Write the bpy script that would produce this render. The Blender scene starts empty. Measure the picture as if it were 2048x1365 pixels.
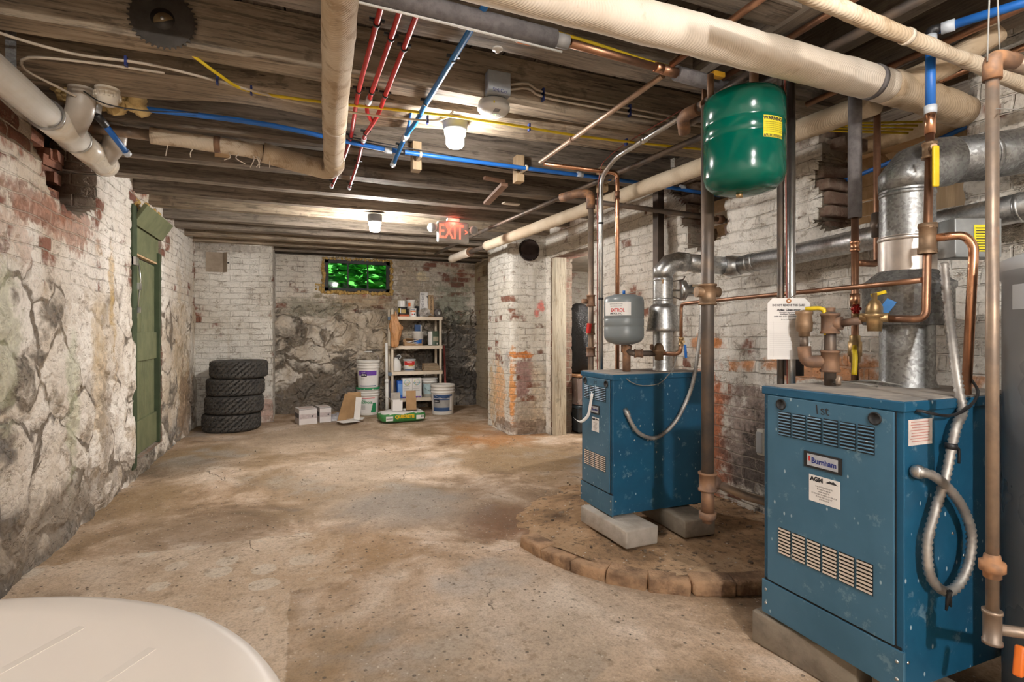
import bpy, bmesh, math, random
import numpy as np
from mathutils import Vector, Matrix
from mathutils.noise import noise as pnoise
random.seed(7)
SC = bpy.context.scene
COL = SC.collection

# ------------------------------------------------------------------ camera
F = 1059.0
YAW = math.radians(21.6)
CAMZ = 1.1
cam = bpy.data.cameras.new('camera')
camo = bpy.data.objects.new('camera', cam); COL.objects.link(camo)
cam.sensor_width = 36.0
cam.lens = 36.0 * F / 2048
cam.shift_y = -17.5 / 2048
cam.clip_start = 0.02
camo.location = (0, 0, CAMZ)
camo.rotation_euler = (math.radians(90), 0, -YAW)
SC.camera = camo
# ------------------------------------------------------------------ world, sun, exposure
w = bpy.data.worlds.new('world'); SC.world = w; w.use_nodes = True
wn = w.node_tree.nodes; wl = w.node_tree.links
sky = wn.new('ShaderNodeTexSky'); sky.sky_type = 'NISHITA'; sky.sun_disc = False
sky.sun_elevation = math.radians(50); sky.sun_rotation = math.radians(180)
wl.new(sky.outputs[0], wn['Background'].inputs[0]); wn['Background'].inputs[1].default_value = 0.10
sl = bpy.data.lights.new('sun', 'SUN'); sl.energy = 3.5; sl.angle = 0.01
so = bpy.data.objects.new('sun', sl); COL.objects.link(so); so.location = (0, 0, 6)
so.rotation_euler = (math.radians(42), 0, math.radians(12))
SC.view_settings.view_transform = 'Standard'
SC.view_settings.look = 'None'
SC.view_settings.gamma = 1
SC.view_settings.exposure = 1.2
SC.view_settings.use_curve_mapping = False
try:
    SC.cycles.max_bounces = 6; SC.cycles.diffuse_bounces = 4; SC.cycles.glossy_bounces = 3
    SC.cycles.use_adaptive_sampling = True; SC.cycles.adaptive_threshold = 0.08
    SC.cycles.transmission_bounces = 6; SC.cycles.transparent_max_bounces = 8
    SC.cycles.caustics_reflective = False; SC.cycles.caustics_refractive = False
    SC.cycles.sample_clamp_indirect = 6
    SC.cycles.use_denoising = True
except Exception: pass
LAMP_STRENGTH = 300.0

SY, CY = math.sin(YAW), math.cos(YAW)
def P(px, py, x=None, y=None, z=None):
    """a point of the room seen towards a picture position, at a known x, y or z"""
    u = (px - 1024) / F; v = (665 - py) / F
    dx, dy, dz = SY + CY * u, CY - SY * u, v
    if x is not None: t = x / dx
    elif y is not None: t = y / dy
    else: t = (z - CAMZ) / dz
    return Vector((dx * t, dy * t, CAMZ + dz * t))

# ------------------------------------------------------------------ node helper
class NT:
    def __init__(s, name, rough=.6, metal=0.0, spec=None):
        s.m = bpy.data.materials.new(name); s.m.use_nodes = True
        s.t = s.m.node_tree; s.b = s.t.nodes['Principled BSDF']
        s.out = s.t.nodes['Material Output']
        s.b.inputs['Roughness'].default_value = rough
        s.b.inputs['Metallic'].default_value = metal
        if spec is not None: s.b.inputs['Specular IOR Level'].default_value = spec
    def n(s, typ, **kw):
        nd = s.t.nodes.new('ShaderNode' + typ)
        for k, v in kw.items(): setattr(nd, k, v)
        return nd
    def link(s, a, b): s.t.links.new(a, b)
    def put(s, sock, v):
        if isinstance(v, bpy.types.NodeSocket): s.link(v, sock)
        elif v is not None:
            if sock.type == 'RGBA' and len(v) == 3: v = (*v, 1)
            sock.default_value = v
    def pos(s): return s.n('NewGeometry').outputs['Position']
    def obj(s): return s.n('TexCoord').outputs['Object']
    def mapping(s, vec, scale=(1,1,1), loc=(0,0,0), rot=(0,0,0)):
        m = s.n('Mapping'); s.put(m.inputs['Vector'], vec)
        m.inputs['Scale'].default_value = scale; m.inputs['Location'].default_value = loc
        m.inputs['Rotation'].default_value = rot
        return m.outputs[0]
    def noise(s, vec, scale=5, detail=4, rough=.55, dist=0, col=False):
        n = s.n('TexNoise'); s.put(n.inputs['Vector'], vec)
        n.inputs['Scale'].default_value = scale; n.inputs['Detail'].default_value = min(detail, 4.5)
        n.inputs['Roughness'].default_value = rough; n.inputs['Distortion'].default_value = dist
        return n.outputs['Color' if col else 'Fac']
    def voro(s, vec, scale=5, feature='F1', rnd=1.0, out='Distance'):
        n = s.n('TexVoronoi', feature=feature); s.put(n.inputs['Vector'], vec)
        n.inputs['Scale'].default_value = scale
        n.inputs['Randomness'].default_value = rnd
        return n.outputs[out]
    def math(s, op, a, b=None, c=None):
        n = s.n('Math', operation=op); s.put(n.inputs[0], a)
        if b is not None: s.put(n.inputs[1], b)
        if c is not None: s.put(n.inputs[2], c)
        return n.outputs[0]
    def vmath(s, op, a, b=None):
        n = s.n('VectorMath', operation=op); s.put(n.inputs[0], a)
        if b is not None: s.put(n.inputs[1], b)
        return n.outputs[0]
    def step(s, v, lo, hi, a=0.0, b=1.0):
        n = s.n('MapRange', interpolation_type='SMOOTHSTEP'); s.put(n.inputs[0], v)
        n.inputs[1].default_value = lo; n.inputs[2].default_value = hi
        n.inputs[3].default_value = a; n.inputs[4].default_value = b
        return n.outputs[0]
    def mix(s, f, a, b, typ='MIX'):
        n = s.n('MixRGB', blend_type=typ); s.put(n.inputs[0], f); s.put(n.inputs[1], a); s.put(n.inputs[2], b)
        return n.outputs[0]
    def ramp(s, f, stops):
        n = s.n('ValToRGB'); s.put(n.inputs[0], f); e = n.color_ramp.elements
        while len(e) < len(stops): e.new(.5)
        for i, (p, c) in enumerate(stops):
            e[i].position = p; e[i].color = (*c, 1) if len(c) == 3 else c
        return n.outputs[0]
    def xyz(s, vec):
        n = s.n('SeparateXYZ'); s.put(n.inputs[0], vec); return n.outputs
    def comb(s, x, y, z=0.0):
        n = s.n('CombineXYZ'); s.put(n.inputs[0], x); s.put(n.inputs[1], y); s.put(n.inputs[2], z); return n.outputs[0]
    def color(s, c): s.put(s.b.inputs['Base Color'], c)
    def rough(s, c): s.put(s.b.inputs['Roughness'], c)
    def bump(s, h, strength=.3, dist=.005):
        n = s.n('Bump'); n.inputs['Strength'].default_value = strength; n.inputs['Distance'].default_value = dist
        s.put(n.inputs['Height'], h); s.link(n.outputs[0], s.b.inputs['Normal'])
    def displace(s, h):
        n = s.n('Displacement'); s.put(n.inputs['Height'], h); n.inputs['Midlevel'].default_value = 0.0
        n.inputs['Scale'].default_value = 1.0
        s.link(n.outputs[0], s.out.inputs['Displacement'])
        s.m.displacement_method = 'BOTH'

MATS = {}
def pm(name, c, rough=.55, metal=0.0, var=.25, scale=9.0, bump=.15, c2=None, spec=None, det=4, bd=.003):
    """plain procedural material: colour broken up by noise"""
    if name in MATS: return MATS[name]
    h = NT(name, rough, metal, spec)
    o = h.obj()
    n = h.noise(o, scale, det, .6)
    if c2 is None: c2 = tuple(k * (1 - var) for k in c)
    h.color(h.mix(h.step(n, .38, .68), c, c2))
    if rough > .2: h.rough(h.math('MULTIPLY_ADD', n, .3, rough - .15))
    if bump: h.bump(h.noise(o, scale * 8, 3), bump, bd)
    MATS[name] = h.m
    return h.m
def glow(name, c, st):
    h = NT(name, .4); h.color(c); h.b.inputs['Emission Color'].default_value = (*c, 1)
    h.b.inputs['Emission Strength'].default_value = st
    return h.m

# ------------------------------------------------------------------ materials
def m_wood(name, a, b, axis=0, rough=.8, dk=(.05,.04,.03)):
    h = NT(name, rough); p = h.pos()
    sc = [9, 9, 9]; sc[axis] = .55
    n = h.noise(h.mapping(p, tuple(sc)), 3.5, 8, .68, .4)
    n2 = h.noise(p, 1.7, 4)
    sc2 = [60, 60, 60]; sc2[axis] = 2.0
    fine = h.noise(h.mapping(p, tuple(sc2)), 2.0, 3)
    c = h.mix(h.step(n, .3, .7), a, b)
    c = h.mix(h.step(n2, .5, .72), c, tuple(k * .55 for k in a))
    c = h.mix(h.step(h.math('MULTIPLY', fine, n), .32, .42), c, dk, 'MIX') if dk else c
    if dk:
        sc4 = [22, 22, 22]; sc4[axis] = 1.6; g4 = h.noise(h.mapping(p, tuple(sc4)), 2.2, 6, .75)
        c = h.mix(h.math('MULTIPLY', h.step(g4, .52, .60), .55), c, dk); c = h.mix(h.math('MULTIPLY', h.step(g4, .40, .33), .45), c, tuple(q * 1.5 for q in a))
        c = h.mix(h.math('MULTIPLY', h.step(h.noise(p, 5.5, 6, .7), .58, .66), .5), c, tuple(q * .4 for q in b))
    h.color(c)
    sc3 = [1.0, 1.0, 1.0]; sc3[axis] = 260.0
    h.bump(h.math('ADD', h.math('MULTIPLY', n, .6), h.math('MULTIPLY', fine, .5)), .55, .006)
    return h.m
W_JOIST = m_wood('joist_wood', (.30,.25,.20), (.155,.12,.09), 0)
W_JOIST2 = m_wood('joist_wood_light', (.42,.34,.25), (.22,.165,.115), 0)
W_Y = m_wood('beam_wood', (.21,.17,.13), (.11,.085,.065), 1)
W_SUB = m_wood('subfloor_wood', (.17,.14,.11), (.085,.068,.053), 1)
W_LUM = m_wood('new_lumber', (.62,.45,.27), (.50,.34,.19), 0, .7, None)
W_LUMZ = m_wood('new_lumber_upright', (.60,.44,.27), (.48,.33,.18), 2, .7, None)
W_POST = m_wood('painted_post', (.66,.60,.47), (.52,.45,.33), 2, .7, (.25,.17,.1))

def masonry(name, split=None, expose=.42, dirt=.35, white=(.74,.71,.65), tan=(.50,.43,.33), grime=(.23,.19,.145),
            brickA=(.40,.17,.10), brickB=(.20,.09,.065), stoneexp=.5, blobs=(), deep=.05, lowdirt=.55, low_z=.45, sign=1, off=0.0, gapmin=.1, stretch=1.0):
    h = NT(name, .85, 0, .25)
    p = h.pos(); x, y, z = h.xyz(p)
    a = h.math('ADD' if sign > 0 else 'SUBTRACT', x, y)
    nlow = h.noise(p, 1.1, 4, .6); nmid = h.noise(p, 4.5, 6, .62); nfin = h.noise(p, 28, 5, .6)
    nd = h.noise(p, 3.2, 3, .5, 0, True)
    dv = h.vmath('SUBTRACT', nd, (.5, .5, .5))
    base = h.comb(a, z)
    bv = h.vmath('ADD', base, h.vmath('MULTIPLY', dv, (.05, .05, 0)))
    br = h.n('TexBrick'); h.link(bv, br.inputs['Vector'])
    br.inputs['Scale'].default_value = 1.0; br.inputs['Brick Width'].default_value = .215
    br.inputs['Row Height'].default_value = .0715; br.inputs['Mortar Size'].default_value = .0055
    br.inputs['Mortar Smooth'].default_value = .55; br.inputs['Bias'].default_value = 0
    br.inputs['Color1'].default_value = (0,0,0,1); br.inputs['Color2'].default_value = (1,1,1,1); br.inputs['Mortar'].default_value = (.5,.5,.5,1)
    brnd = h.xyz(br.outputs['Color'])[0]; mort = br.outputs['Fac']
    # paint over brick
    bc = h.mix(brnd, brickA, brickB)
    bc = h.mix(mort, bc, (.42,.37,.30))
    wc = h.mix(h.step(nlow, .35, .7), white, tan)
    wc = h.mix(h.step(nmid, .5, .8), wc, tuple(k*.82 for k in white))
    em = h.math('ADD', h.math('MULTIPLY', nlow, .55), h.math('MULTIPLY', nmid, .45))
    em = h.math('ADD', em, h.math('MULTIPLY', h.math('SUBTRACT', brnd, .5), .16))
    bmask = h.step(em, 1 - expose - .03, 1 - expose + .03)
    brick_col = h.mix(bmask, wc, bc)
    crack = h.math('MULTIPLY', mort, h.step(nmid, .46, .60))
    brick_col = h.mix(h.math('MULTIPLY', crack, .55), brick_col, grime)
    bh = h.math('MULTIPLY', h.math('SUBTRACT', 1.0, mort), .0075)
    bh = h.math('ADD', bh, h.math('MULTIPLY', brnd, .006))
    bh = h.math('ADD', bh, h.math('MULTIPLY', nmid, .022))
    bh = h.math('ADD', bh, h.math('MULTIPLY', nfin, .005))
    if split is None:
        col, hh, k = brick_col, bh, 1.0
    else:
        sv = h.vmath('ADD', base, h.vmath('MULTIPLY', dv, (.42, .42, 0)))
        sv = h.mapping(sv, (2.6, 4.1 * stretch, 1))
        e = h.voro(sv, 1.0, 'DISTANCE_TO_EDGE'); cc = h.voro(sv, 1.0, 'F1', 1.0, 'Color')
        sv2 = h.mapping(sv, (2.3, 2.3, 1), (3.1, 7.7, 0)); e2 = h.voro(sv2, 1.0, 'DISTANCE_TO_EDGE')
        r0, r1, r2 = h.xyz(cc)
        sc = h.ramp(r0, [(0, (.13,.12,.11)), (.35, (.30,.26,.21)), (.65, (.20,.19,.18)), (1, (.40,.34,.26))])
        sc = h.mix(h.step(nfin, .4, .7), sc, (.10,.085,.07))
        gap = h.math('MULTIPLY', h.step(e, .008, .07, 1, 0), h.step(h.noise(p, 2.6, 3), .40, .56, gapmin, 1))
        pmk = h.math('ADD', h.math('MULTIPLY', nmid, .6), h.math('MULTIPLY', r1, .25))
        pmk = h.math('ADD', pmk, h.math('MULTIPLY', gap, .16))
        lowm = h.step(h.math('ADD', z, h.math('MULTIPLY', nmid, .5)), low_z, low_z + .5, .16 * lowdirt * 2, 0)
        pmk = h.math('ADD', pmk, lowm)
        smask = h.step(pmk, 1 - stoneexp - .05, 1 - stoneexp + .05)
        wc2 = h.mix(h.step(nmid, .49, .68), wc, tan)
        stone_col = h.mix(smask, wc2, sc)
        stone_col = h.mix(h.math('MULTIPLY', gap, .55), stone_col, (.20,.155,.11))
        # ochre streaks
        vs = h.noise(h.mapping(p, (3.2, 3.2, .5)), 1.6, 3)
        stone_col = h.mix(h.math('MULTIPLY', h.step(vs, .60, .72), .5), stone_col, (.42,.27,.11))
        sh = h.math('MULTIPLY', h.step(e, 0.0, .22), deep)
        sh = h.math('ADD', sh, h.math('MULTIPLY', h.step(e2, 0, .15), deep * .28))
        sh = h.math('ADD', sh, h.math('MULTIPLY', r2, deep * .6))
        sh = h.math('ADD', sh, h.math('MULTIPLY', nmid, .03))
        sh = h.math('ADD', sh, h.math('MULTIPLY', nfin, .008))
        k = h.step(h.math('ADD', z, h.math('MULTIPLY', h.math('SUBTRACT', nmid, .5), .5)), split - .03, split + .03)
        col = h.mix(k, stone_col, brick_col)
        n = h.n('Mix', data_type='FLOAT'); h.put(n.inputs[0], k); h.put(n.inputs[2], sh); h.put(n.inputs[3], bh)
        hh = n.outputs[0]
    # chips, drips and fine grain of the surface
    chips = h.noise(h.mapping(p, (1, 1, 1.7), (3, 1, 8)), 11, 6, .75)
    col = h.mix(h.math('MULTIPLY', h.step(chips, .57, .64), .6), col, (.27,.21,.15))
    col = h.mix(h.math('MULTIPLY', h.step(chips, .36, .30), .6), col, tuple(min(1, q * 1.08) for q in white))
    drip = h.noise(h.mapping(p, (9, 9, .9)), 1.3, 5, .7)
    col = h.mix(h.math('MULTIPLY', h.step(drip, .58, .72), .28), col, (.38,.28,.17))
    gr = h.noise(p, 85, 3, .6)
    col = h.mix(h.step(gr, .45, .72, 0, .25), col, (.20,.165,.13))
    hh = h.math('ADD', hh, h.math('MULTIPLY', h.step(chips, .52, .64, 1, 0), .0045))
    # general staining
    st = h.noise(h.mapping(p, (1.3, 1.3, .8)), 2.1, 7, .7)
    col = h.mix(h.step(st, 1 - dirt - .1, 1 - dirt + .16), col, grime)
    speck = h.voro(p, 34, 'F1'); sm = h.math('MULTIPLY', h.step(speck, .0, .22, 1, 0), h.step(nmid, .5, .62))
    col = h.mix(h.math('MULTIPLY', sm, .7), col, (.09,.07,.055))
    for (ca, cz, ra, rz, c, st_, soft) in blobs:
        ca = ca + off
        da = h.math('DIVIDE', h.math('SUBTRACT', a, ca), ra); dz = h.math('DIVIDE', h.math('SUBTRACT', z, cz), rz)
        d = h.math('SQRT', h.math('ADD', h.math('MULTIPLY', da, da), h.math('MULTIPLY', dz, dz)))
        d = h.math('ADD', d, h.math('MULTIPLY', h.math('SUBTRACT', nmid, .5), 3.2))
        d = h.math('ADD', d, h.math('MULTIPLY', h.math('SUBTRACT', brnd, .5), .5))
        d = h.math('ADD', d, h.math('MULTIPLY', h.math('SUBTRACT', nfin, .5), 1.4))
        cv = h.mix(h.step(nfin, .4, .65), c, tuple(min(1, k * 1.55) for k in c)); cv = h.mix(h.math('MULTIPLY', h.math('MULTIPLY', mort, k), .45), cv, (.42,.36,.29))
        col = h.mix(h.math('MULTIPLY', h.step(d, 1 - soft, 1 + soft, 1, 0), st_), col, cv)
    h.color(col); h.displace(hh)
    return h.m

def m_floor():
    h = NT('concrete_floor', .75, 0, .35); p = h.pos(); x, y, z = h.xyz(p)
    n0 = h.noise(p, .75, 5, .6, .6); n1 = h.noise(h.mapping(p, (1,1,1), (4,2,0)), 1.9, 7, .66, .5); n2 = h.noise(p, 7, 6, .65); n3 = h.noise(p, 45, 4, .6)
    c = h.ramp(n1, [(.34, (.20,.13,.075)), (.44, (.43,.295,.185)), (.54, (.60,.45,.325)), (.66, (.78,.65,.53))])
    c = h.mix(h.step(n0, .45, .62), c, (.33,.225,.125))
    c = h.mix(h.math('MULTIPLY', h.step(h.noise(h.mapping(p,(1,1,1),(9,5,1)), 1.3, 5, .6), .55, .68), .55), c, (.43,.43,.42))
    c = h.mix(h.math('MULTIPLY', h.step(n2, .5, .75), .45), c, (.24,.175,.115))
    # the paler old coating with round adhesive spots
    wob = h.math('MULTIPLY', h.math('SUBTRACT', n2, .5), .32)
    yy = h.math('ADD', y, h.math('MULTIPLY', wob, .5)); xx = h.math('ADD', x, wob)
    inY = h.step(yy, 3.10, 3.13, 1, 0)
    wide = h.math('MULTIPLY', h.step(yy, 2.42, 2.45), h.step(xx, .17, .19, 1, 0))
    nar = h.step(h.math('ADD', x, h.math('MULTIPLY', wob, .12)), -.055, -.045, 1, 0)
    patch = h.math('MULTIPLY', inY, h.math('MAXIMUM', wide, nar))
    pc = h.mix(h.step(n1, .4, .6), (.60,.46,.33), (.70,.57,.44))
    pc = h.mix(h.math('MULTIPLY', h.step(n2, .52, .7), .5), pc, (.44,.33,.22))
    sp = h.voro(h.vmath('ADD', h.comb(x, y), h.vmath('MULTIPLY', h.noise(p, 12, 2, .5, 0, True), (.05,.05,0))), 5.2, 'F1', .45)
    pc = h.mix(h.math('MULTIPLY', h.step(sp, .30, .33, 1, 0), .9), pc, (.74,.66,.55))
    c = h.mix(h.math('MULTIPLY', patch, .82), c, pc)
    # rust runs, darker and paler patches
    for (cx, cy, r, cc, s_) in [(1.15,2.85,.38,(.24,.10,.04),.8), (1.95,5.2,.5,(.46,.20,.06),.75), (1.0,3.3,.75,(.16,.11,.075),.5), (1.9,5.9,.5,(.5,.24,.08),.5),
                                (.3,2.9,.45,(.42,.25,.11),.5), (-.85,5.0,.5,(.14,.11,.08),.55), (-.5,3.35,.55,(.18,.125,.08),.55), (-1.0,2.6,.22,(.12,.085,.06),.6),(.1,5.9,.9,(.60,.50,.40),.4), (.45,4.4,.7,(.62,.53,.43),.5),
                                (.9,1.9,.6,(.58,.50,.41),.55), (.55,3.4,.55,(.45,.44,.42),.5), (2.1,1.5,.5,(.13,.08,.05),.7)]:
        d = h.vmath('DISTANCE', h.comb(x, y), (cx, cy, 0)) if False else None
        vn = h.n('VectorMath', operation='DISTANCE'); h.put(vn.inputs[0], h.comb(x, y)); vn.inputs[1].default_value = (cx, cy, 0)
        d = h.math('ADD', h.math('DIVIDE', vn.outputs['Value'], r), h.math('MULTIPLY', h.math('SUBTRACT', n1, .5), 2.2))
        c = h.mix(h.math('MULTIPLY', h.step(d, .3, 1.15, 1, 0), s_), c, cc)
    # pebbles and specks
    v = h.voro(p, 26, 'F1'); vc = h.xyz(h.voro(p, 26, 'F1', 1.0, 'Color'))[0]
    near = h.step(n0, .35, .6, .3, 1)
    sm = h.math('MULTIPLY', h.step(v, .10, .2, 1, 0), h.step(vc, .50, .6))
    c = h.mix(h.math('MULTIPLY', sm, .8), c, (.12,.10,.085))
    v2 = h.voro(p, 60, 'F1'); vc2 = h.xyz(h.voro(p, 60, 'F1', 1.0, 'Color'))[1]
    c = h.mix(h.math('MULTIPLY', h.math('MULTIPLY', h.step(v2, .15, .28, 1, 0), h.step(vc2, .7, .8)), .6), c, (.70,.62,.52))
    c = h.mix(h.math('MULTIPLY', h.step(n3, .45, .75), .35), c, (.17,.125,.085))
    # cracks
    cr = h.voro(h.vmath('ADD', p, h.vmath('MULTIPLY', h.noise(p, 3, 4, .6, 0, True), (.35,.35,0))), .9, 'DISTANCE_TO_EDGE')
    crm = h.math('MULTIPLY', h.step(cr, 0, .004, 1, 0), h.step(n1, .56, .6))
    c = h.mix(h.math('MULTIPLY', crm, .8), c, (.08,.06,.045))
    n4 = h.noise(p, 120, 3, .6); c = h.mix(h.step(n4, .42, .70, 0, .30), c, (.16,.12,.085))
    c = h.mix(h.math('MULTIPLY', h.step(h.noise(p, 16, 6, .75), .55, .66), .5), c, (.22,.155,.095))
    h.color(c); h.rough(h.step(n2, .3, .7, .65, .9))
    hh = h.math('ADD', h.math('MULTIPLY', n1, .022), h.math('MULTIPLY', n2, .006))
    hh = h.math('ADD', hh, h.math('MULTIPLY', n3, .0045))
    hh = h.math('ADD', hh, h.math('MULTIPLY', patch, .004))
    hh = h.math('ADD', hh, h.math('MULTIPLY', sm, .003))
    hh = h.math('SUBTRACT', hh, h.math('MULTIPLY', crm, .004))
    h.displace(h.math('SUBTRACT', hh, .018))
    return h.m
M_FLOOR = m_floor()

def m_metal(name, c, c2, rough=.35, metal=1.0, scale=14, spangle=False, rust=None, rustamt=.6):
    h = NT(name, rough, metal); o = h.obj()
    n = h.noise(o, scale, 5, .6)
    if spangle:
        v = h.xyz(h.voro(o, 120, 'F1', 1, 'Color'))[0]
        n = h.math('ADD', h.math('MULTIPLY', n, .6), h.math('MULTIPLY', v, .4))
    col = h.mix(h.step(n, .35, .65), c, c2)
    if rust:
        r = h.step(h.noise(o, 6, 6, .7), rustamt, rustamt + .12)
        col = h.mix(r, col, rust)
        h.put(h.b.inputs['Metallic'], h.math('MULTIPLY', h.math('SUBTRACT', 1.0, r), metal))
    h.color(col); h.rough(h.math('MULTIPLY_ADD', n, .25, rough - .08))
    h.bump(h.noise(o, 60, 3), .12, .002)
    return h.m
GALV = m_metal('galvanised_steel', (.62,.63,.63), (.45,.46,.46), .34, 1, 20, True)
GALV_OLD = m_metal('old_galvanised_steel', (.36,.37,.37), (.24,.24,.24), .42, .85, 9, True, (.20,.14,.10), .66)
STEEL = m_metal('conduit_steel', (.68,.68,.67), (.52,.52,.51), .28)
FLEX = m_metal('flexible_conduit_metal', (.52,.50,.47), (.36,.34,.32), .5, .75)
IRON = m_metal('black_iron_pipe', (.12,.105,.095), (.20,.15,.115), .45, .5, 10, False, (.27,.14,.075), .62)
RUSTY = m_metal('rusty_iron', (.30,.17,.10), (.18,.115,.085), .6, .35, 16, False, (.42,.21,.10), .55)
DULL = m_metal('dull_steel_pipe', (.36,.27,.20), (.24,.19,.155), .42, .6, 12, False, (.34,.18,.095), .58)
COPPER = m_metal('copper_pipe', (.46,.245,.145), (.27,.15,.10), .38, .9, 9)
COPPER_L = m_metal('bright_copper', (.80,.44,.27), (.62,.32,.19), .25, 1, 9)
COPPER_T = m_metal('tan_tarnished_copper', (.55,.40,.30), (.42,.29,.21), .4, .6, 9)
BRASS = m_metal('brass', (.62,.45,.24), (.45,.30,.15), .35, .85, 18)
BRONZE = m_metal('bronze_casting', (.38,.25,.155), (.24,.16,.10), .48, .6, 18)

def m_wrap(name, a, b, stain, weave=220, rough=.8, stamt=.6):
    h = NT(name, rough, 0, .3); p = h.pos()
    n = h.noise(p, 3.2, 6, .65); nb = h.noise(p, 14, 5, .6)
    c = h.mix(h.step(n, .4, .65), a, b)
    c = h.mix(h.math('MULTIPLY', h.step(nb, stamt, stamt + .12), .7), c, stain)
    h.color(c)
    wv = h.n('TexWave', wave_type='BANDS', bands_direction='DIAGONAL'); h.link(p, wv.inputs[0])
    wv.inputs['Scale'].default_value = weave * .3; wv.inputs['Distortion'].default_value = 1.0
    h.bump(h.math('ADD', h.math('MULTIPLY', nb, 1.2), h.math('MULTIPLY', wv.outputs['Fac'], .25)), .5, .006)
    return h.m
WRAP = m_wrap('canvas_pipe_wrap', (.78,.70,.60), (.70,.61,.50), (.50,.38,.26), 220, .8, .64)
WRAP_OLD = m_wrap('aged_pipe_wrap', (.66,.56,.43), (.52,.40,.27), (.36,.25,.15), 160, .8, .52)
FOAM = pm('grey_foam', (.17,.155,.155), .85, 0, .3, 30, .4)
PVC = pm('white_pvc', (.80,.76,.68), .25, 0, .1, 6, .02, (.70,.62,.49))
PVC_G = pm('grey_pvc', (.52,.47,.41), .35, 0, .2, 6, .02)
PEXB = pm('blue_pex', (.02,.16,.58), .42, 0, .15, 5, 0)
PEXLB = pm('pale_blue_pex', (.03,.22,.62), .42, 0, .15, 5, 0)
PEXR = pm('red_pex', (.55,.018,.02), .45, 0, .15, 5, 0)
CLIP = pm('black_plastic', (.02,.02,.022), .45, 0, .2, 12, 0)
CLIPB = pm('blue_staple', (.02,.04,.20), .45, 0, .2, 12, 0)
CLEARF = pm('translucent_fitting', (.62,.68,.75), .35, 0, .1, 12, 0)
YEL = pm('yellow_cable', (.80,.58,.02), .45, 0, .15, 12, 0)
CREAM = pm('cream_cable', (.60,.52,.42), .5, 0, .2, 12, 0)
WHITE = pm('white_plastic', (.80,.79,.76), .4, 0, .08, 8, .03)
PAPER = pm('white_paper', (.80,.78,.76), .8, 0, .06, 12, .05)
BLACK = pm('matte_black', (.012,.012,.013), .6, 0, .3, 12, 0)
INK = pm('printed_ink', (.03,.03,.035), .7, 0, .1, 12, 0)
BRICKM = pm('loose_brick', (.36,.16,.10), .9, 0, .5, 10, .6, (.20,.10,.07), bd=.01)
CARD = pm('brown_cardboard', (.42,.26,.13), .85, 0, .2, 7, .1)
TANPL = pm('tan_shelf_plastic', (.72,.62,.49), .5, 0, .12, 7, .05)

def m_blue(name, a, b):
    h = NT(name, .38, 0, .5); p = h.obj()
    n = h.noise(p, 4, 5, .6); c = h.mix(h.step(n, .35, .7), a, b)
    st = h.noise(h.mapping(p, (1,1,1), (0,0,0), (.5,.9,.3)), 16, 6, .75)
    c = h.mix(h.math('MULTIPLY', h.step(st, .58, .68), .4), c, (.25,.38,.44))
    v = h.voro(h.mapping(p, (1,1,.55), (0,0,0), (.4,.3,.2)), 42, 'F1'); vc = h.xyz(h.voro(h.mapping(p, (1,1,.55), (0,0,0), (.4,.3,.2)), 42, 'F1', 1, 'Color'))[0]
    c = h.mix(h.math('MULTIPLY', h.math('MULTIPLY', h.step(v, .1, .18, 1, 0), h.step(vc, .72, .8)), .7), c, (.50,.62,.68))
    h.color(c); h.rough(h.step(n, .3, .7, .32, .5)); h.bump(n, .05, .002)
    return h.m
BLUE = m_blue('blue_enamel', (.012,.10,.195), (.010,.08,.16))
BLUE_F = m_blue('blue_enamel_front', (.06,.16,.25), (.045,.13,.205))
DUSTY = pm('dusty_top', (.42,.37,.32), .85, 0, .35, 9, .1, (.26,.24,.22))
CONC = pm('concrete_block', (.46,.42,.37), .92, 0, .3, 7, .6, (.34,.30,.25), bd=.006)
CONC2 = pm('dirty_concrete_block', (.27,.23,.18), .92, 0, .3, 7, .6, (.17,.14,.11), bd=.006)
RUBBER = pm('tyre_rubber', (.045,.042,.04), .7, 0, .3, 12, .2, (.075,.068,.06))
SAWM = m_metal('dull_saw_steel', (.16,.145,.13), (.10,.09,.08), .4, .8, 9, False, (.16,.09,.05), .62)
GREEND = pm('green_door_paint', (.185,.20,.105), .6, 0, .3, 6, .15, (.145,.16,.085))
GREEND2 = pm('dark_green_paint', (.05,.075,.035), .6, 0, .3, 6, .1)
TANKG = pm('green_tank_enamel', (.0,.115,.075), .17, 0, .12, 3, 0, (.0,.095,.065))
TANKGR = pm('grey_tank_enamel', (.20,.225,.235), .35, 0, .12, 3, 0)
HEATER = pm('grey_heater_enamel', (.25,.26,.27), .28, 0, .1, 2, 0)
HEATERL = pm('light_grey_plastic', (.42,.43,.44), .4, 0, .1, 2, 0)
ORANGE = pm('orange_plastic', (.75,.17,.02), .4, 0, .1, 8, 0)
REDP = pm('red_plastic', (.60,.03,.025), .45, 0, .15, 8, 0)
YELT = pm('yellow_label', (.85,.72,.03), .5, 0, .05, 8, 0)
SPRAYF = pm('spray_foam', (.62,.42,.14), .85, 0, .35, 24, .6, (.42,.25,.07), bd=.01)

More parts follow.
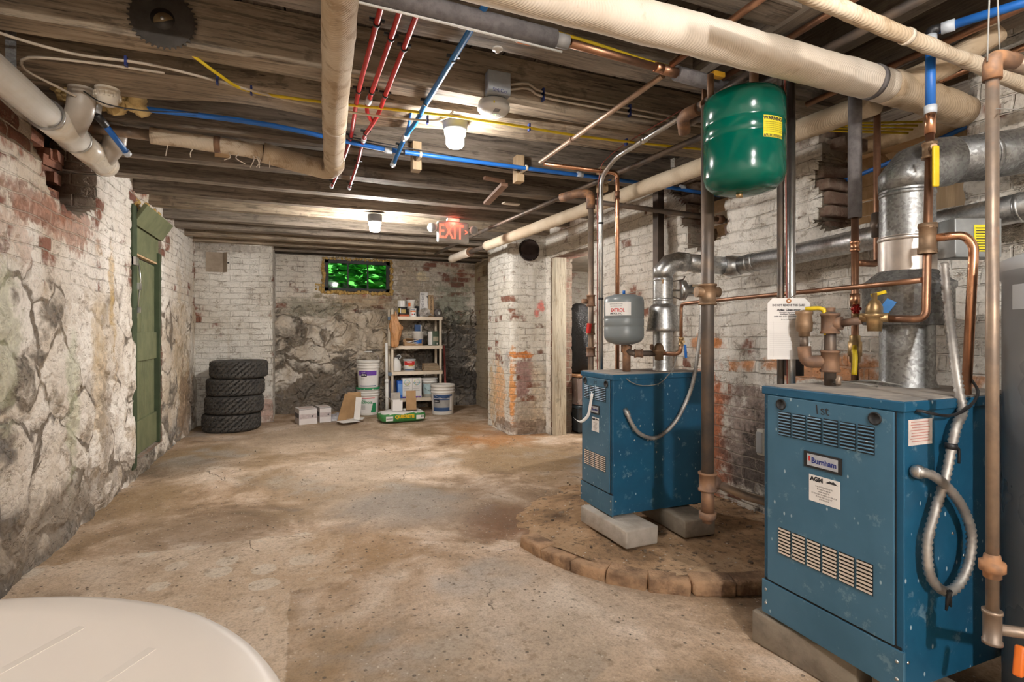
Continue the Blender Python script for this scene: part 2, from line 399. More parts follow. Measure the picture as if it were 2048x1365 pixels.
# ------------------------------------------------------------------ mesh helper
def frame_of(d):
    d = Vector(d).normalized()
    a = Vector((0, 0, 1)) if abs(d.z) < .9 else Vector((1, 0, 0))
    u = d.cross(a).normalized(); return u, d.cross(u).normalized(), d
def mrot(z=0, x=0, y=0):
    return Matrix.Rotation(z, 3, 'Z') @ Matrix.Rotation(x, 3, 'X') @ Matrix.Rotation(y, 3, 'Y')
class M:
    def __init__(s): s.v = []; s.f = []; s.sm = []; s.mi = []; s.cur = 0
    def add(s, vs, fs, smooth=False):
        b = len(s.v); s.v += [tuple(v) for v in vs]
        for f in fs: s.f.append(tuple(i + b for i in f)); s.sm.append(smooth); s.mi.append(s.cur)
        return s
    def box(s, c, d, R=None, taper=None):
        c = Vector(c); hx, hy, hz = d[0]/2, d[1]/2, d[2]/2; vs = []
        for z in (-hz, hz):
            k = taper if (taper and z > 0) else 1
            for x, y in ((-hx,-hy),(hx,-hy),(hx,hy),(-hx,hy)):
                p = Vector((x*k, y*k, z)); p = R @ p if R else p; vs.append(c + p)
        return s.add(vs, [(3,2,1,0),(4,5,6,7),(0,1,5,4),(1,2,6,5),(2,3,7,6),(3,0,4,7)])
    def bbox(s, a, b): return s.box([(a[i]+b[i])/2 for i in range(3)], [abs(b[i]-a[i]) for i in range(3)])
    def rbox(s, c, d, r, R=None, seg=3):
        """box with rounded vertical and horizontal edges"""
        bm = bmesh.new(); bmesh.ops.create_cube(bm, size=1)
        for v in bm.verts: v.co = Vector((v.co.x*d[0], v.co.y*d[1], v.co.z*d[2]))
        bmesh.ops.bevel(bm, geom=list(bm.edges), offset=r, segments=seg, profile=.5, affect='EDGES')
        bm.verts.index_update(); c = Vector(c)
        vs = [c + (R @ v.co if R else v.co) for v in bm.verts]; fs = [tuple(v.index for v in f.verts) for f in bm.faces]
        bm.free(); return s.add(vs, fs, True)
    def tube(s, pts, r, n=12, caps=True, smooth=True):
        pts = [Vector(p) for p in pts]; rs = r if isinstance(r, (list, tuple)) else [r]*len(pts)
        b = len(s.v); u = None; m = len(pts)
        for i, p in enumerate(pts):
            a = pts[min(i+1, m-1)] - pts[max(i-1, 0)]
            if a.length < 1e-9: a = Vector((0,0,1))
            a.normalize()
            if u is None: u = frame_of(a)[0]
            else:
                u = u - a * u.dot(a); u = u.normalized() if u.length > 1e-6 else frame_of(a)[0]
            w_ = a.cross(u)
            k = 1.0
            if 0 < i < m-1:
                d1 = (pts[i]-pts[i-1]); d2 = (pts[i+1]-pts[i])
                if d1.length > 1e-9 and d2.length > 1e-9:
                    k = 1/max(.6, math.cos(d1.angle(d2)/2))
            for j in range(n):
                t = 2*math.pi*j/n; s.v.append(tuple(p + (u*math.cos(t) + w_*math.sin(t))*rs[i]*(k if n > 4 else 1)))
        for i in range(m-1):
            for j in range(n):
                k = (j+1) % n
                s.f.append((b+i*n+j, b+i*n+k, b+(i+1)*n+k, b+(i+1)*n+j)); s.sm.append(smooth); s.mi.append(s.cur)
        if caps:
            s.f.append(tuple(b+j for j in range(n))[::-1]); s.sm.append(False); s.mi.append(s.cur)
            s.f.append(tuple(b+(m-1)*n+j for j in range(n))); s.sm.append(False); s.mi.append(s.cur)
        return s
    def cyl(s, a, b, r, r2=None, n=20): return s.tube([a, b], [r, r if r2 is None else r2], n)
    def lathe(s, prof, o=(0,0,0), ax=(0,0,1), n=32, smooth=True, a0=0, a1=2*math.pi):
        """prof: (radius, height) pairs turned about ax"""
        u, v_, d = frame_of(ax)
        if tuple(ax) == (0,0,1): u, v_ = Vector((1,0,0)), Vector((0,1,0))
        o = Vector(o); b = len(s.v); full = abs(a1-a0-2*math.pi) < 1e-6; m = n if full else n+1
        for (r, h_) in prof:
            for j in range(m):
                t = a0 + (a1-a0)*j/n; s.v.append(tuple(o + d*h_ + (u*math.cos(t)+v_*math.sin(t))*r))
        for i in range(len(prof)-1):
            for j in range(n):
                k = (j+1) % m if full else j+1
                s.f.append((b+i*m+j, b+i*m+k, b+(i+1)*m+k, b+(i+1)*m+j)); s.sm.append(smooth); s.mi.append(s.cur)
        return s
    def poly(s, pts2, h_, o=(0,0,0), R=None):
        """outline in x, y pushed up by h_"""
        n = len(pts2); o = Vector(o); f = lambda p: o + (R @ Vector(p) if R else Vector(p))
        vs = [f((x, y, 0)) for x, y in pts2] + [f((x, y, h_)) for x, y in pts2]
        return s.add(vs, [tuple(range(n))[::-1], tuple(range(n, 2*n))] + [(i, (i+1)%n, (i+1)%n+n, i+n) for i in range(n)])
    def jitter(s, a, sc=8, seed=0):
        s.v = [tuple(Vector(p) + Vector((pnoise(Vector(p)*sc + Vector((seed,0,0))), pnoise(Vector(p)*sc + Vector((0,9+seed,0))), pnoise(Vector(p)*sc + Vector((0,0,5+seed)))))*a) for p in s.v]; return s
    def build(s, name, mat, parent=None, bevel=0, sub=0, solid=0, solid_off=-1):
        me = bpy.data.meshes.new(name); me.from_pydata(s.v, [], s.f)
        for m_ in (mat if isinstance(mat, (list, tuple)) else [mat]): me.materials.append(m_)
        me.polygons.foreach_set('use_smooth', s.sm); me.polygons.foreach_set('material_index', s.mi)
        me.update(); o = bpy.data.objects.new(name, me); COL.objects.link(o)
        if parent is not None:
            o.parent = parent
            o.matrix_parent_inverse = Matrix.Translation(-base_of(parent))
        if bevel:
            m_ = o.modifiers.new('bevel', 'BEVEL'); m_.width = bevel; m_.segments = 2; m_.limit_method = 'ANGLE'
        if solid:
            m_ = o.modifiers.new('solid', 'SOLIDIFY'); m_.thickness = solid; m_.offset = solid_off
        if sub:
            m_ = o.modifiers.new('sub', 'SUBSURF'); m_.levels = sub; m_.render_levels = sub
        return o
def split_build(m, name, mat, parent):
    n = len(m.v); pr = list(range(n))
    def fd(i):
        while pr[i] != i: pr[i] = pr[pr[i]]; i = pr[i]
        return i
    for f in m.f:
        r0 = fd(f[0])
        for i in f[1:]: pr[fd(i)] = r0
    g = {}
    for k, f in enumerate(m.f): g.setdefault(fd(f[0]), []).append(k)
    for ks in g.values():
        q = M(); us = sorted({i for k in ks for i in m.f[k]}); mp = {x: y for y, x in enumerate(us)}
        q.v = [m.v[i] for i in us]; q.f = [tuple(mp[i] for i in m.f[k]) for k in ks]; q.sm = [m.sm[k] for k in ks]; q.mi = [m.mi[k] for k in ks]
        o = q.build(name, mat, parent)
    return o
BASES = {}
def base_of(o): return BASES.get(o.name, Vector((0,0,0)))
def thing(name, label, cat, loc=(0,0,0), group=None, kind=None):
    o = bpy.data.objects.new(name, None); COL.objects.link(o); o.location = loc; o.empty_display_size = .05
    BASES[o.name] = Vector(loc)
    return tag(o, label, cat, group, kind)
def tag(o, label=None, cat=None, group=None, kind=None):
    if label: o['label'] = label
    if cat: o['category'] = cat
    if group: o['group'] = group
    if kind: o['kind'] = kind
    return o
def children(r): return [c for c in bpy.data.objects if c.parent == r]
def dup(root, delta, label, rotz=0.0, group=None):
    """a copy of a thing with copies of its parts, moved by delta and turned about its base"""
    r = root.copy(); COL.objects.link(r)
    if root.type == 'EMPTY' or True:
        r.location = Vector(root.location) + Vector(delta); r.rotation_euler = (0, 0, root.rotation_euler.z + rotz)
    r['label'] = label
    if group: r['group'] = group
    BASES[r.name] = Vector(r.location)
    for ch in children(root):
        c = ch.copy(); COL.objects.link(c); c.parent = r; c.matrix_parent_inverse = ch.matrix_parent_inverse.copy()
        for g in children(ch):
            d = g.copy(); COL.objects.link(d); d.parent = c; d.matrix_parent_inverse = g.matrix_parent_inverse.copy()
    return r
def local(root_o):  # meshes written in room coordinates, kept under an Empty standing elsewhere
    return root_o

def spline(pts, step=.02):
    pts = [Vector(p) for p in pts]; out = []
    P_ = [pts[0]*2-pts[1]] + pts + [pts[-1]*2-pts[-2]]
    for i in range(1, len(P_)-2):
        a, b, c, d = P_[i-1:i+3]; n = max(2, int((c-b).length/step))
        for k in range(n):
            t = k/n; out.append(.5*((2*b)+(-a+c)*t+(2*a-5*b+4*c-d)*t*t+(-a+3*b-3*c+d)*t**3))
    out.append(pts[-1]); return out
def rounded(pts, r, seg=6):
    """polyline with rounded corners, for bent pipe"""
    pts = [Vector(p) for p in pts]; out = [pts[0]]
    for i in range(1, len(pts)-1):
        a, b, c = pts[i-1:i+2]; d1 = (a-b); d2 = (c-b); rr = min(r, d1.length*.45, d2.length*.45)
        p1 = b + d1.normalized()*rr; p2 = b + d2.normalized()*rr
        for k in range(seg+1):
            t = k/seg; out.append(p1*(1-t)**2 + b*2*t*(1-t) + p2*t*t)
    out.append(pts[-1]); return out
def corrugated(pts, r, pitch=.012, amp=.12):
    q = spline(pts, pitch/2); return q, [r*(1+amp*(1 if i % 2 else -1)) for i in range(len(q))]

FONT = {}
def text_data(s_, size, weight=0.0):
    k = (s_, size, weight)
    if k not in FONT:
        cu = bpy.data.curves.new('t', 'FONT'); cu.body = s_; cu.size = size; cu.align_x = 'CENTER'; cu.align_y = 'CENTER'
        cu.offset = weight; cu.resolution_u = 3
        o = bpy.data.objects.new('t', cu); COL.objects.link(o)
        me = bpy.data.meshes.new_from_object(o.evaluated_get(bpy.context.evaluated_depsgraph_get()))
        FONT[k] = ([tuple(v.co) for v in me.vertices], [tuple(p.vertices) for p in me.polygons])
        bpy.data.objects.remove(o); bpy.data.curves.remove(cu); bpy.data.meshes.remove(me)
    return FONT[k]
def text_on(m, s_, size, o, right, up, wx=1.0, weight=0.0, cylr=None):
    """flat lettering laid on a face (or wrapped on an upright cylinder of radius cylr)"""
    vs, fs = text_data(s_, size, weight); o = Vector(o); R_ = Vector(right).normalized(); U = Vector(up).normalized(); N = R_.cross(U)
    if cylr:
        out = []
        for x, y, z in vs:
            t = x*wx/cylr; out.append(o + R_*math.sin(t)*cylr + N*(math.cos(t)-1)*cylr + U*y)
    else: out = [o + R_*x*wx + U*y for x, y, z in vs]
    return m.add(out, fs)
def decal(m, o, right, up, w_, h_, th=.0008):
    o = Vector(o); R_ = Vector(right).normalized(); U = Vector(up).normalized(); N = R_.cross(U)
    vs = [o + R_*a*w_/2 + U*b*h_/2 + N*c for c in (0, th) for a, b in ((-1,-1),(1,-1),(1,1),(-1,1))]
    return m.add(vs, [(3,2,1,0),(4,5,6,7),(0,1,5,4),(1,2,6,5),(2,3,7,6),(3,0,4,7)])
def wrapdecal(m, c, r, z0, z1, a0, a1, n=16):
    """curved label on an upright round body: angles in radians about the z axis"""
    m.lathe([(r, z0), (r, z1)], (c[0], c[1], 0), (0,0,1), n, True, a0, a1); return m

# ------------------------------------------------------------------ structure
def inside(p, poly):
    x, y = p; c = False; n = len(poly)
    for i in range(n):
        x1, y1 = poly[i]; x2, y2 = poly[(i+1)%n]
        if (y1 > y) != (y2 > y) and x < (x2-x1)*(y-y1)/(y2-y1)+x1: c = not c
    return c
def grid_wall(name, o, d, length, z0, z1, step, mat, holes=(), thick=.12, flip=False, lean=None):
    """wall surface starting at o, running along d; holes are outlines in (distance, height)"""
    o = Vector(o); d = Vector(d).normalized(); nx = max(1, int(length/step)); nz = max(1, int((z1-z0)/step))
    xs = [length*i/nx for i in range(nx+1)]; zs = [z0+(z1-z0)*j/nz for j in range(nz+1)]
    vs = []; 
    for zz in zs:
        for xx in xs: vs.append(tuple(o + d*xx + Vector((0,0,zz))))
    fs = []
    for j in range(nz):
        for i in range(nx):
            c = (xs[i]+length/nx/2, zs[j]+(z1-z0)/nz/2)
            if any(inside(c, hp) for hp in holes): continue
            q = (j*(nx+1)+i, j*(nx+1)+i+1, (j+1)*(nx+1)+i+1, (j+1)*(nx+1)+i)
            fs.append(q[::-1] if flip else q)
    m = M(); m.add(vs, fs, True)
    used = sorted({i for f in m.f for i in f}); mp = {a: b for b, a in enumerate(used)}
    m.v = [m.v[i] for i in used]; m.f = [tuple(mp[i] for i in f) for f in m.f]
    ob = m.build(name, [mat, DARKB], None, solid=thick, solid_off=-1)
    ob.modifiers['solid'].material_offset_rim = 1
    ob['kind'] = 'structure'
    return ob
def struct(m, name, mat, parent=None, **k):
    o = m.build(name, mat, parent, **k)
    if parent is None: o['kind'] = 'structure'
    return o

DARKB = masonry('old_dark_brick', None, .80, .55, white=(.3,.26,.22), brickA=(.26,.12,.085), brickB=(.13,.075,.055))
XL, XR, YB, CH = -1.17, 2.50, 7.80, 2.15    # walls and underside of joists
CEIL = 2.36
MW_L = masonry('left_masonry', 1.40, .425, .30, stoneexp=.42, deep=.016, lowdirt=.55, low_z=.25, tan=(.58,.49,.38), off=-1.2, white=(.88,.84,.78), gapmin=.0, stretch=.8,
    blobs=[(3.55, 1.68, .40, .10, (.30,.14,.085), .7, .25), (2.6, 1.55, .5, .14, (.40,.24,.16), .45, .3), (3.2, 1.70, .25, .08, (.25,.12,.08), .7, .25),
           (4.25, 1.35, .05, .35, (.45,.30,.10), .6, .4), (4.0, .9, .12, .55, (.42,.30,.14), .5, .4), (3.4, .16, 1.3, .14, (.22,.18,.14), .65, .4), (4.1, .45, .12, .4, (.22,.17,.12), .6, .4),
           (6.4, .9, .3, .7, (.38,.29,.18), .6, .4), (6.6, .3, .35, .35, (.25,.17,.11), .8, .3), (2.9, 1.0, .1, .4, (.36,.38,.25), .5, .4), (3.6, .7, .08, .35, (.40,.42,.28), .5, .4)])
MW_CH = masonry('chimney_brick', None, .365, .22, white=(.80,.78,.73), tan=(.58,.54,.47),
    blobs=[(5.95, 2.15, .6, .12, (.22,.19,.16), .6, .4), (6.72, .10, .15, .16, (.33,.17,.12), .7, .4)])
MW_B = masonry('back_masonry', 1.42, .42, .42, stoneexp=.52, deep=.06, gapmin=.45, lowdirt=.8, white=(.80,.76,.69), tan=(.55,.46,.35), grime=(.19,.155,.12),
    blobs=[(9.9, 1.55, .25, .35, (.12,.15,.10), .6, .4), (9.9, .75, .45, .5, (.06,.052,.045), .85, .35), (8.6, 1.55, .5, .10, (.33,.25,.16), .7, .35), (9.25, 1.8, .3, .3, (.33,.27,.20), .8, .3), (7.9, 1.45, .4, .12, (.16,.15,.10), .6, .4), (9.45, 1.93, .10, .10, (.66,.57,.40), .7, .3)])
MW_R = masonry('right_masonry', None, .395, .23, white=(.84,.81,.75), tan=(.66,.59,.50), off=2.5,
    blobs=[(2.69, .45, .13, .42, (.42,.13,.05), .9, .3), (2.35, .42, .28, .28, (.20,.13,.11), .75, .3), (2.3, .30, .16, .25, (.07,.06,.055), .8, .35), (2.0, .92, .45, .06, (.55,.24,.09), .85, .3), (1.6, .80, .3, .05, (.50,.2,.08), .8, .25),
           (2.8, 1.02, .12, .05, (.52,.22,.08), .8, .25), (2.2, 2.05, .9, .12, (.34,.30,.26), .5, .4)])
MW_P = masonry('pillar_brick', None, .365, .16, white=(.82,.80,.75), tan=(.70,.66,.58), sign=-1,
    blobs=[(-3.02, .25, .22, .22, (.36,.30,.23), .75, .35), (-3.02, .58, .13, .26, (.28,.165,.15), .9, .22), (-3.06, .855, .16, .035, (.55,.19,.045), .95, .2),
           (-3.17, .45, .05, .38, (.58,.26,.08), .9, .3), (-3.55, .45, .16, .33, (.58,.30,.10), .7, .35), (-3.78, .3, .12, .3, (.50,.36,.20), .7, .3), (-3.30, .80, .07, .10, (.36,.34,.32), .7, .3),
           (-2.87, .45, .10, .35, (.55,.47,.36), .6, .4), (-3.1, .06, .5, .07, (.26,.20,.16), .8, .3), (-2.83, 1.38, .04, .06, (.68,.13,.11), .75, .35), (-2.88, 1.31, .03, .04, (.68,.13,.11), .75, .35)])
MW_T = masonry('tan_brick', None, .32, .2, white=(.50,.43,.32), tan=(.40,.31,.19))
MW_D = masonry('room_beyond_brick', None, .34, .25, white=(.55,.52,.47), tan=(.40,.36,.30))

# floor
def grid_floor():
    m = M(); st = .022; x0, x1, y0, y1 = -1.35, 4.6, -2.6, 8.2
    xs = list(np.arange(x0, x1+.01, st)); ys = list(np.arange(y0, y1+.01, st)); nx = len(xs)
    m.v = [(float(x), float(y), 0.0) for y in ys for x in xs]
    m.f = [(j*nx+i, j*nx+i+1, (j+1)*nx+i+1, (j+1)*nx+i) for j in range(len(ys)-1) for i in range(nx-1)]
    m.sm = [True]*len(m.f); m.mi = [0]*len(m.f)
    return struct(m, 'floor', M_FLOOR)
grid_floor()
struct(M().bbox((-1.6,-2.8,-.35), (4.8,8.4,-.12)), 'trim_1', CONC2)

# left wall: brick over whitewashed rubble, a door and a broken hole under the joists
y0 = -2.6
doorhole = [(4.70-y0, .10), (5.60-y0, .10), (5.60-y0, 2.06), (4.70-y0, 2.06)]
brk = [(3.10-y0,2.5), (3.12-y0,1.98), (3.22-y0,1.93), (3.3-y0,1.80), (3.42-y0,1.78), (3.55-y0,1.73), (3.72-y0,1.74), (3.86-y0,1.80), (3.98-y0,1.83), (4.0-y0,2.0), (4.06-y0,2.5)]
grid_wall('wall_left', (XL-.03, y0, 0), (0,1,0), 10.6, -.05, CEIL, .02, MW_L, [doorhole, brk], .20)
# bulging stone at the foot of the left wall beyond the door
# back wall with window opening, chimney breast, right-hand walls
WX0, WX1, WZ0, WZ1 = .27, 1.20, 1.66, 2.13
grid_wall('wall_back', (XL-.3, YB+.03, 0), (1,0,0), 4.3, -.05, CEIL, .02, MW_B, [[(WX0-XL+.3,WZ0),(WX1-XL+.3,WZ0),(WX1-XL+.3,WZ1),(WX0-XL+.3,WZ1)]], .22)
ch = M()
def slab(m, o, d, L, z0, z1, st=.02):
    o = Vector(o); d = Vector(d).normalized(); nx = int(L/st); nz = int((z1-z0)/st); b = len(m.v)
    for j in range(nz+1):
        for i in range(nx+1): m.v.append(tuple(o + d*(L*i/nx) + Vector((0,0,z0+(z1-z0)*j/nz))))
    for j in range(nz):
        for i in range(nx):
            m.f.append((b+j*(nx+1)+i, b+j*(nx+1)+i+1, b+(j+1)*(nx+1)+i+1, b+(j+1)*(nx+1)+i)); m.sm.append(True); m.mi.append(m.cur)
def block_walls(name, x0, x1, y0, y1, z1, mat, faces='-x-y+x'):
    m = M()
    if '-y' in faces: slab(m, (x0,y0,-.05), (1,0,0), x1-x0, 0, z1)
    if '+x' in faces: slab(m, (x1,y0,-.05), (0,1,0), y1-y0, 0, z1)
    if '-x' in faces: slab(m, (x0,y1,-.05), (0,-1,0), y1-y0, 0, z1)
    bm = bmesh.new(); me = bpy.data.meshes.new('t'); me.from_pydata(m.v, [], m.f); bm.from_mesh(me)
    bmesh.ops.remove_doubles(bm, verts=bm.verts, dist=.002); bm.verts.index_update()
    m2 = M(); m2.add([v.co.copy() for v in bm.verts], [tuple(v.index for v in f.verts) for f in bm.faces], True); bm.free(); bpy.data.meshes.remove(me)
    return struct(m2, name, mat)
block_walls('wall_chimney_breast', XL-.05, -.365, 7.15, YB+.1, 2.30, MW_CH, '-y+x')
block_walls('wall_pillar', 2.085, 2.50, 5.27, 5.97, 2.22, MW_P, '-y-x')
grid_wall('wall_right_far', (XR, 8.0, 0), (0,-1,0), 8.0-5.95, -.05, CEIL, .02, MW_T, [], .15)
# right wall: doorway, two broken openings high up
ys = 5.30
def yz(y, z): return (ys-y, z)
doorway = [yz(5.15,-.1), yz(4.24,-.1), yz(4.24,1.92), yz(5.15,1.92)]
hole1 = [yz(3.10,2.5), yz(3.16,2.1), yz(3.0,1.98), yz(3.06,1.86), yz(2.97,1.80), yz(3.0,1.66), yz(2.8,1.64), yz(2.60,1.70), yz(2.56,1.80), yz(2.60,1.90), yz(2.54,2.02), yz(2.58,2.5)]
hole2 = [yz(2.02,2.5), yz(2.0,2.2), yz(1.96,2.02), yz(2.02,1.9), yz(1.96,1.78), yz(2.0,1.66), yz(1.93,1.60), yz(1.3,1.60), yz(1.26,2.5)]
grid_wall('wall_right', (XR, ys, 0), (0,-1,0), 7.9, -.05, CEIL, .02, MW_R, [doorway, hole1, hole2], .22)
struct(M().bbox((-1.6,-2.75,-.1),(4.8,-2.62,2.5)), 'wall_rear', pm('rear_plaster', (.62,.58,.52), .85))
# room beyond the doorway
grid_wall('wall_beyond', (2.7, 6.6, 0), (1,0,0), 1.9, -.05, CEIL, .03, MW_D, [], .1)
grid_wall('wall_beyond_side', (4.55, 6.7, 0), (0,-1,0), 9.2, -.05, CEIL, .04, MW_D, [], .1)
struct(M().bbox((2.5,6.6,-.05),(2.72,6.75,2.36)), 'trim_2', CONC2)

# ceiling: subfloor boards
def subfloor():
    m = M(); x = -1.5; 
    while x < 4.8:
        w_ = random.uniform(.13,.17); m.bbox((x+.004,-2.7,CEIL-.01+random.uniform(0,.006)), (x+w_-.004,8.3,CEIL+.03)); x += w_
    return struct(m, 'ceiling', W_SUB)
subfloor()
struct(M().bbox((-1.8,-2.8,CEIL+.035),(4.9,8.4,CEIL+.10)), 'trim_3', W_SUB)
# joists, each a beam of its own
def rough_box(a, b, nseg, amp, seed):
    m = M(); (x0,y0_,z0_),(x1,y1_,z1_) = a, b; vs = []; 
    for i in range(nseg+1):
        x = x0+(x1-x0)*i/nseg
        for (yy,zz) in ((y0_,z0_),((y0_+y1_)/2,z0_),(y1_,z0_),(y1_,(z0_+z1_)/2),(y1_,z1_),(y0_,z1_),(y0_,(z0_+z1_)/2)):
            q = Vector((x*1.6+seed, yy*7, zz*7)); 
            vs.append((x, yy+pnoise(q)*amp, zz+(pnoise(q+Vector((5,5,5)))*amp if zz < z1_ else 0)))
    fs = []
    for i in range(nseg):
        for j in range(7):
            k = (j+1)%7; fs.append((i*7+j, (i+1)*7+j, (i+1)*7+k, i*7+k))
    fs.append(tuple(range(7))); fs.append(tuple(nseg*7+j for j in range(7))[::-1])
    m.add(vs, fs); return m
jy = [1.30, 1.815, 2.29, 2.62, 3.19, 3.76, 4.27, 4.74, 5.20, 5.67, 6.14, 6.60, 7.06, 7.50]
nm = 4
for i, yy in enumerate(jy):
    x1 = 1.50 if yy < 1.6 else (2.62 if not 2.5 < yy < 3.4 else 2.62)
    wd = .055
    if i == 3:    # the thick rough log beam
        m = rough_box((-1.25, -.13, 2.15), (2.6, .13, CEIL-.012), 60, .03, 3)
        c, s_ = math.cos(-.085), math.sin(-.085)
        m.v = [(a*c-b*s_, yy+a*s_+b*c, z) for a, b, z in m.v]; mt = W_JOIST2
    else:
        m = rough_box((-1.28, yy-wd, CH+random.uniform(-.006,.006)), (x1, yy+wd, CEIL-.012), 40, .009, i*3.3); mt = [W_JOIST, W_JOIST2][i in (2, 8, 11, 12)]
    o = struct(m, 'trim_%d' % nm, mt); nm += 1
for yy in (-2.0,-1.5,-1.0,-.5,0,.45,.9):
    struct(rough_box((-1.28, yy-.05, CH), (1.5, yy+.05, CEIL-.012), 20, .006, yy), 'trim_%d' % nm, W_JOIST); nm += 1
def ybeam(x0_, x1_, ya, yb, z0_, z1_, mat=W_Y, seed=0):
    global nm
    m = rough_box((ya, x0_, z0_), (yb, x1_, z1_), 24, .007, seed); m.v = [(b, a, z) for a, b, z in m.v]
    struct(m, 'trim_%d' % nm, mat); nm += 1
def hole_bricks(edge, x0_, x1_, n_per, seed):
    global nm
    random.seed(seed); m = M()
    for (ya, yb, za, zb) in edge:
        z = za
        while z < zb:
            f = (z-za)/max(.01, zb-za); y = ya+(yb-ya)*f
            ln = random.uniform(.10, .19); m.rbox((random.uniform(x0_, x0_+.05)+.10, y+random.uniform(-.05,.03), z+.034), (.20, ln, .058), .006, mrot(random.uniform(-.12,.12), random.uniform(-.06,.06)), 1); z += .07
    m.jitter(.012, 16, seed); o = struct(m, 'trim_%d' % nm, pm('exposed_brick_ends', (.17,.105,.075), .9, 0, .5, 9, .6, (.30,.24,.19), bd=.01)); nm += 1
    random.seed(7)
hole_bricks([(3.12,3.02,1.66,2.16),(2.56,2.54,1.72,2.14)], 2.49, 2.6, 1, 3)
hole_bricks([(2.02,1.99,1.62,2.14)], 2.49, 2.6, 1, 5)
ybeam(1.50,1.60,-2.6,1.76,2.13,CEIL-.012,W_Y,1); ybeam(1.85,1.94,-2.6,1.75,2.17,CEIL-.012,W_Y,2); ybeam(2.24,2.33,-2.6,1.75,2.17,CEIL-.012,W_Y,4)
ybeam(2.5,2.62,1.2,8,2.17,CEIL-.012,W_Y,6)
# back wall plate and header over the window
struct(rough_box((XL, 7.70, 2.16), (2.5, 7.79, CEIL-.012), 30, .006, 9), 'trim_%d' % nm, pm('sooty_timber', (.075,.062,.05), .85, 0, .4, 8, .3)); nm += 1
# doorway post and lintel
dp = thing('door_2', 'open doorway in the right wall with a cream painted jamb', None, (2.56,5.1,0), kind='structure'); 
rough_box((0,0,0),(1,1,1),2,0,0)
m = M().bbox((2.50,5.06,0),(2.63,5.15,1.93)); m.build('jamb', W_POST, dp, bevel=.004)
M().bbox((2.50,4.2,1.92),(2.72,5.16,2.0)).build('lintel', W_POST, dp, bevel=.004)
M().bbox((2.50,4.2,0),(2.70,4.24,1.93)).build('jamb', W_POST, dp, bevel=.004)

# ------------------------------------------------------------------ lamps
def lamp(p, label, ztop, st=300):
    t = thing('ceiling_lamp', label, 'lamp', (p[0], p[1], ztop), 'sealed jar lamps on the joists')
    x, y = p[0], p[1]
    zz = lambda k: ztop - k*.8
    M().lathe([(.0,ztop),(.058,ztop),(.062,zz(.02)),(.060,zz(.075)),(.054,zz(.09)),(0,zz(.09))], (x,y,0)).build('lamp_base', pm('grey_lamp_base', (.20,.21,.22), .5), t)
    M().lathe([(.0,zz(.088)),(.050,zz(.088)),(.052,zz(.10)),(.050,zz(.112)),(.044,zz(.112)),(.044,zz(.165)),(.036,zz(.182)),(0,zz(.186))], (x,y,0)).build('glass_jar', glow('lamp_glow', (1.0,.95,.895), st), t)
    return t
lamp((.70, 2.53), 'bright white jar lamp beside the round smoke alarm', 2.16, 110)
lamp((.594, 4.78), 'glowing jar lamp on the far joists, nearer the back window', 2.135, 460)
lamp((1.10, .40), 'jar lamp on a joist overhead, just out of view', 2.14, 100)
lamp((.30, -1.75), 'added unseen fill lamp at the rear end of the cellar', 2.15, 1080)  # invented lamp behind the camera, adds frontal fill light
lamp((3.5, 4.6), 'added hidden lamp lighting the room beyond the doorway', 1.95, 350)  # unseen lamp added to brighten the room beyond
lamp((3.9, 1.3), 'jar lamp beyond the broken openings in the right wall', 2.34)

# ------------------------------------------------------------------ window
wt = thing('window_1', 'small three-pane basement window showing green leaves, in a black frame', None, ((WX0+WX1)/2, YB, WZ0), kind='structure')
m = M()
for a, b in (((WX0+.02,YB-.0,WZ0+.02),(WX1-.02,YB+.05,WZ0+.065)), ((WX0+.02,YB,WZ1-.06),(WX1-.02,YB+.05,WZ1-.01)), ((WX0+.02,YB,WZ0+.02),(WX0+.07,YB+.05,WZ1-.01)), ((WX1-.07,YB,WZ0+.02),(WX1-.02,YB+.05,WZ1-.01))): m.bbox(a, b)
for k in (1,2):
    xx = WX0+.06+(WX1-WX0-.12)*k/3; m.bbox((xx-.009,YB+.005,WZ0+.06), (xx+.009,YB+.045,WZ1-.05))
m.build('window_frame', pm('black_frame_paint', (.02,.018,.017), .6, 0, .4, 9, .2), wt)
hg = NT('window_glass', .05); hg.b.inputs['Transmission Weight'].default_value = 1.0; hg.b.inputs['IOR'].default_value = 1.1
hg.b.inputs['Base Color'].default_value = (.92,.97,.94,1); hg.rough(hg.step(hg.noise(hg.pos(), 9, 4), .4, .7, .02, .12))
for k in range(3):
    a = WX0+.06+(WX1-WX0-.12)*k/3; b = WX0+.06+(WX1-WX0-.12)*(k+1)/3
    M().bbox((a+.008,YB+.022,WZ0+.062),(b-.008,YB+.026,WZ1-.058)).build('window_pane', hg.m, wt)
# yellow foam packed round the frame
def foam_ring():
    m = M(); pts = []
    L = [((WX0,WZ0),(WX1,WZ0)),((WX1,WZ0),(WX1,WZ1)),((WX1,WZ1),(WX0,WZ1)),((WX0,WZ1),(WX0,WZ0))]
    for (a, b) in L:
        n = int(math.dist(a,b)/.022)
        for i in range(n):
            t = (i+random.random())/n; x = a[0]+(b[0]-a[0])*t+random.uniform(-.012,.012); z = a[1]+(b[1]-a[1])*t+random.uniform(-.012,.012)
            r = random.uniform(.016,.032)
            if z > WZ1-.05 : r *= .7
            m.lathe([(0,-r),(r*.7,-r*.7),(r,0),(r*.7,r*.7),(0,r)], (x, YB-.012+random.uniform(-.01,.01), z), (random.random(),random.random(),random.random()+.1), 7)
    for i in range(14):
        r = random.uniform(.008,.018); m.lathe([(0,-r),(r*.7,-r*.7),(r,0),(r*.7,r*.7),(0,r)], (WX0-.03-random.random()*.07, YB-.02, WZ0+.02+random.random()*.09), n=7)
    return m.jitter(.006, 60)
o = foam_ring().build('foam_seal', SPRAYF, wt)
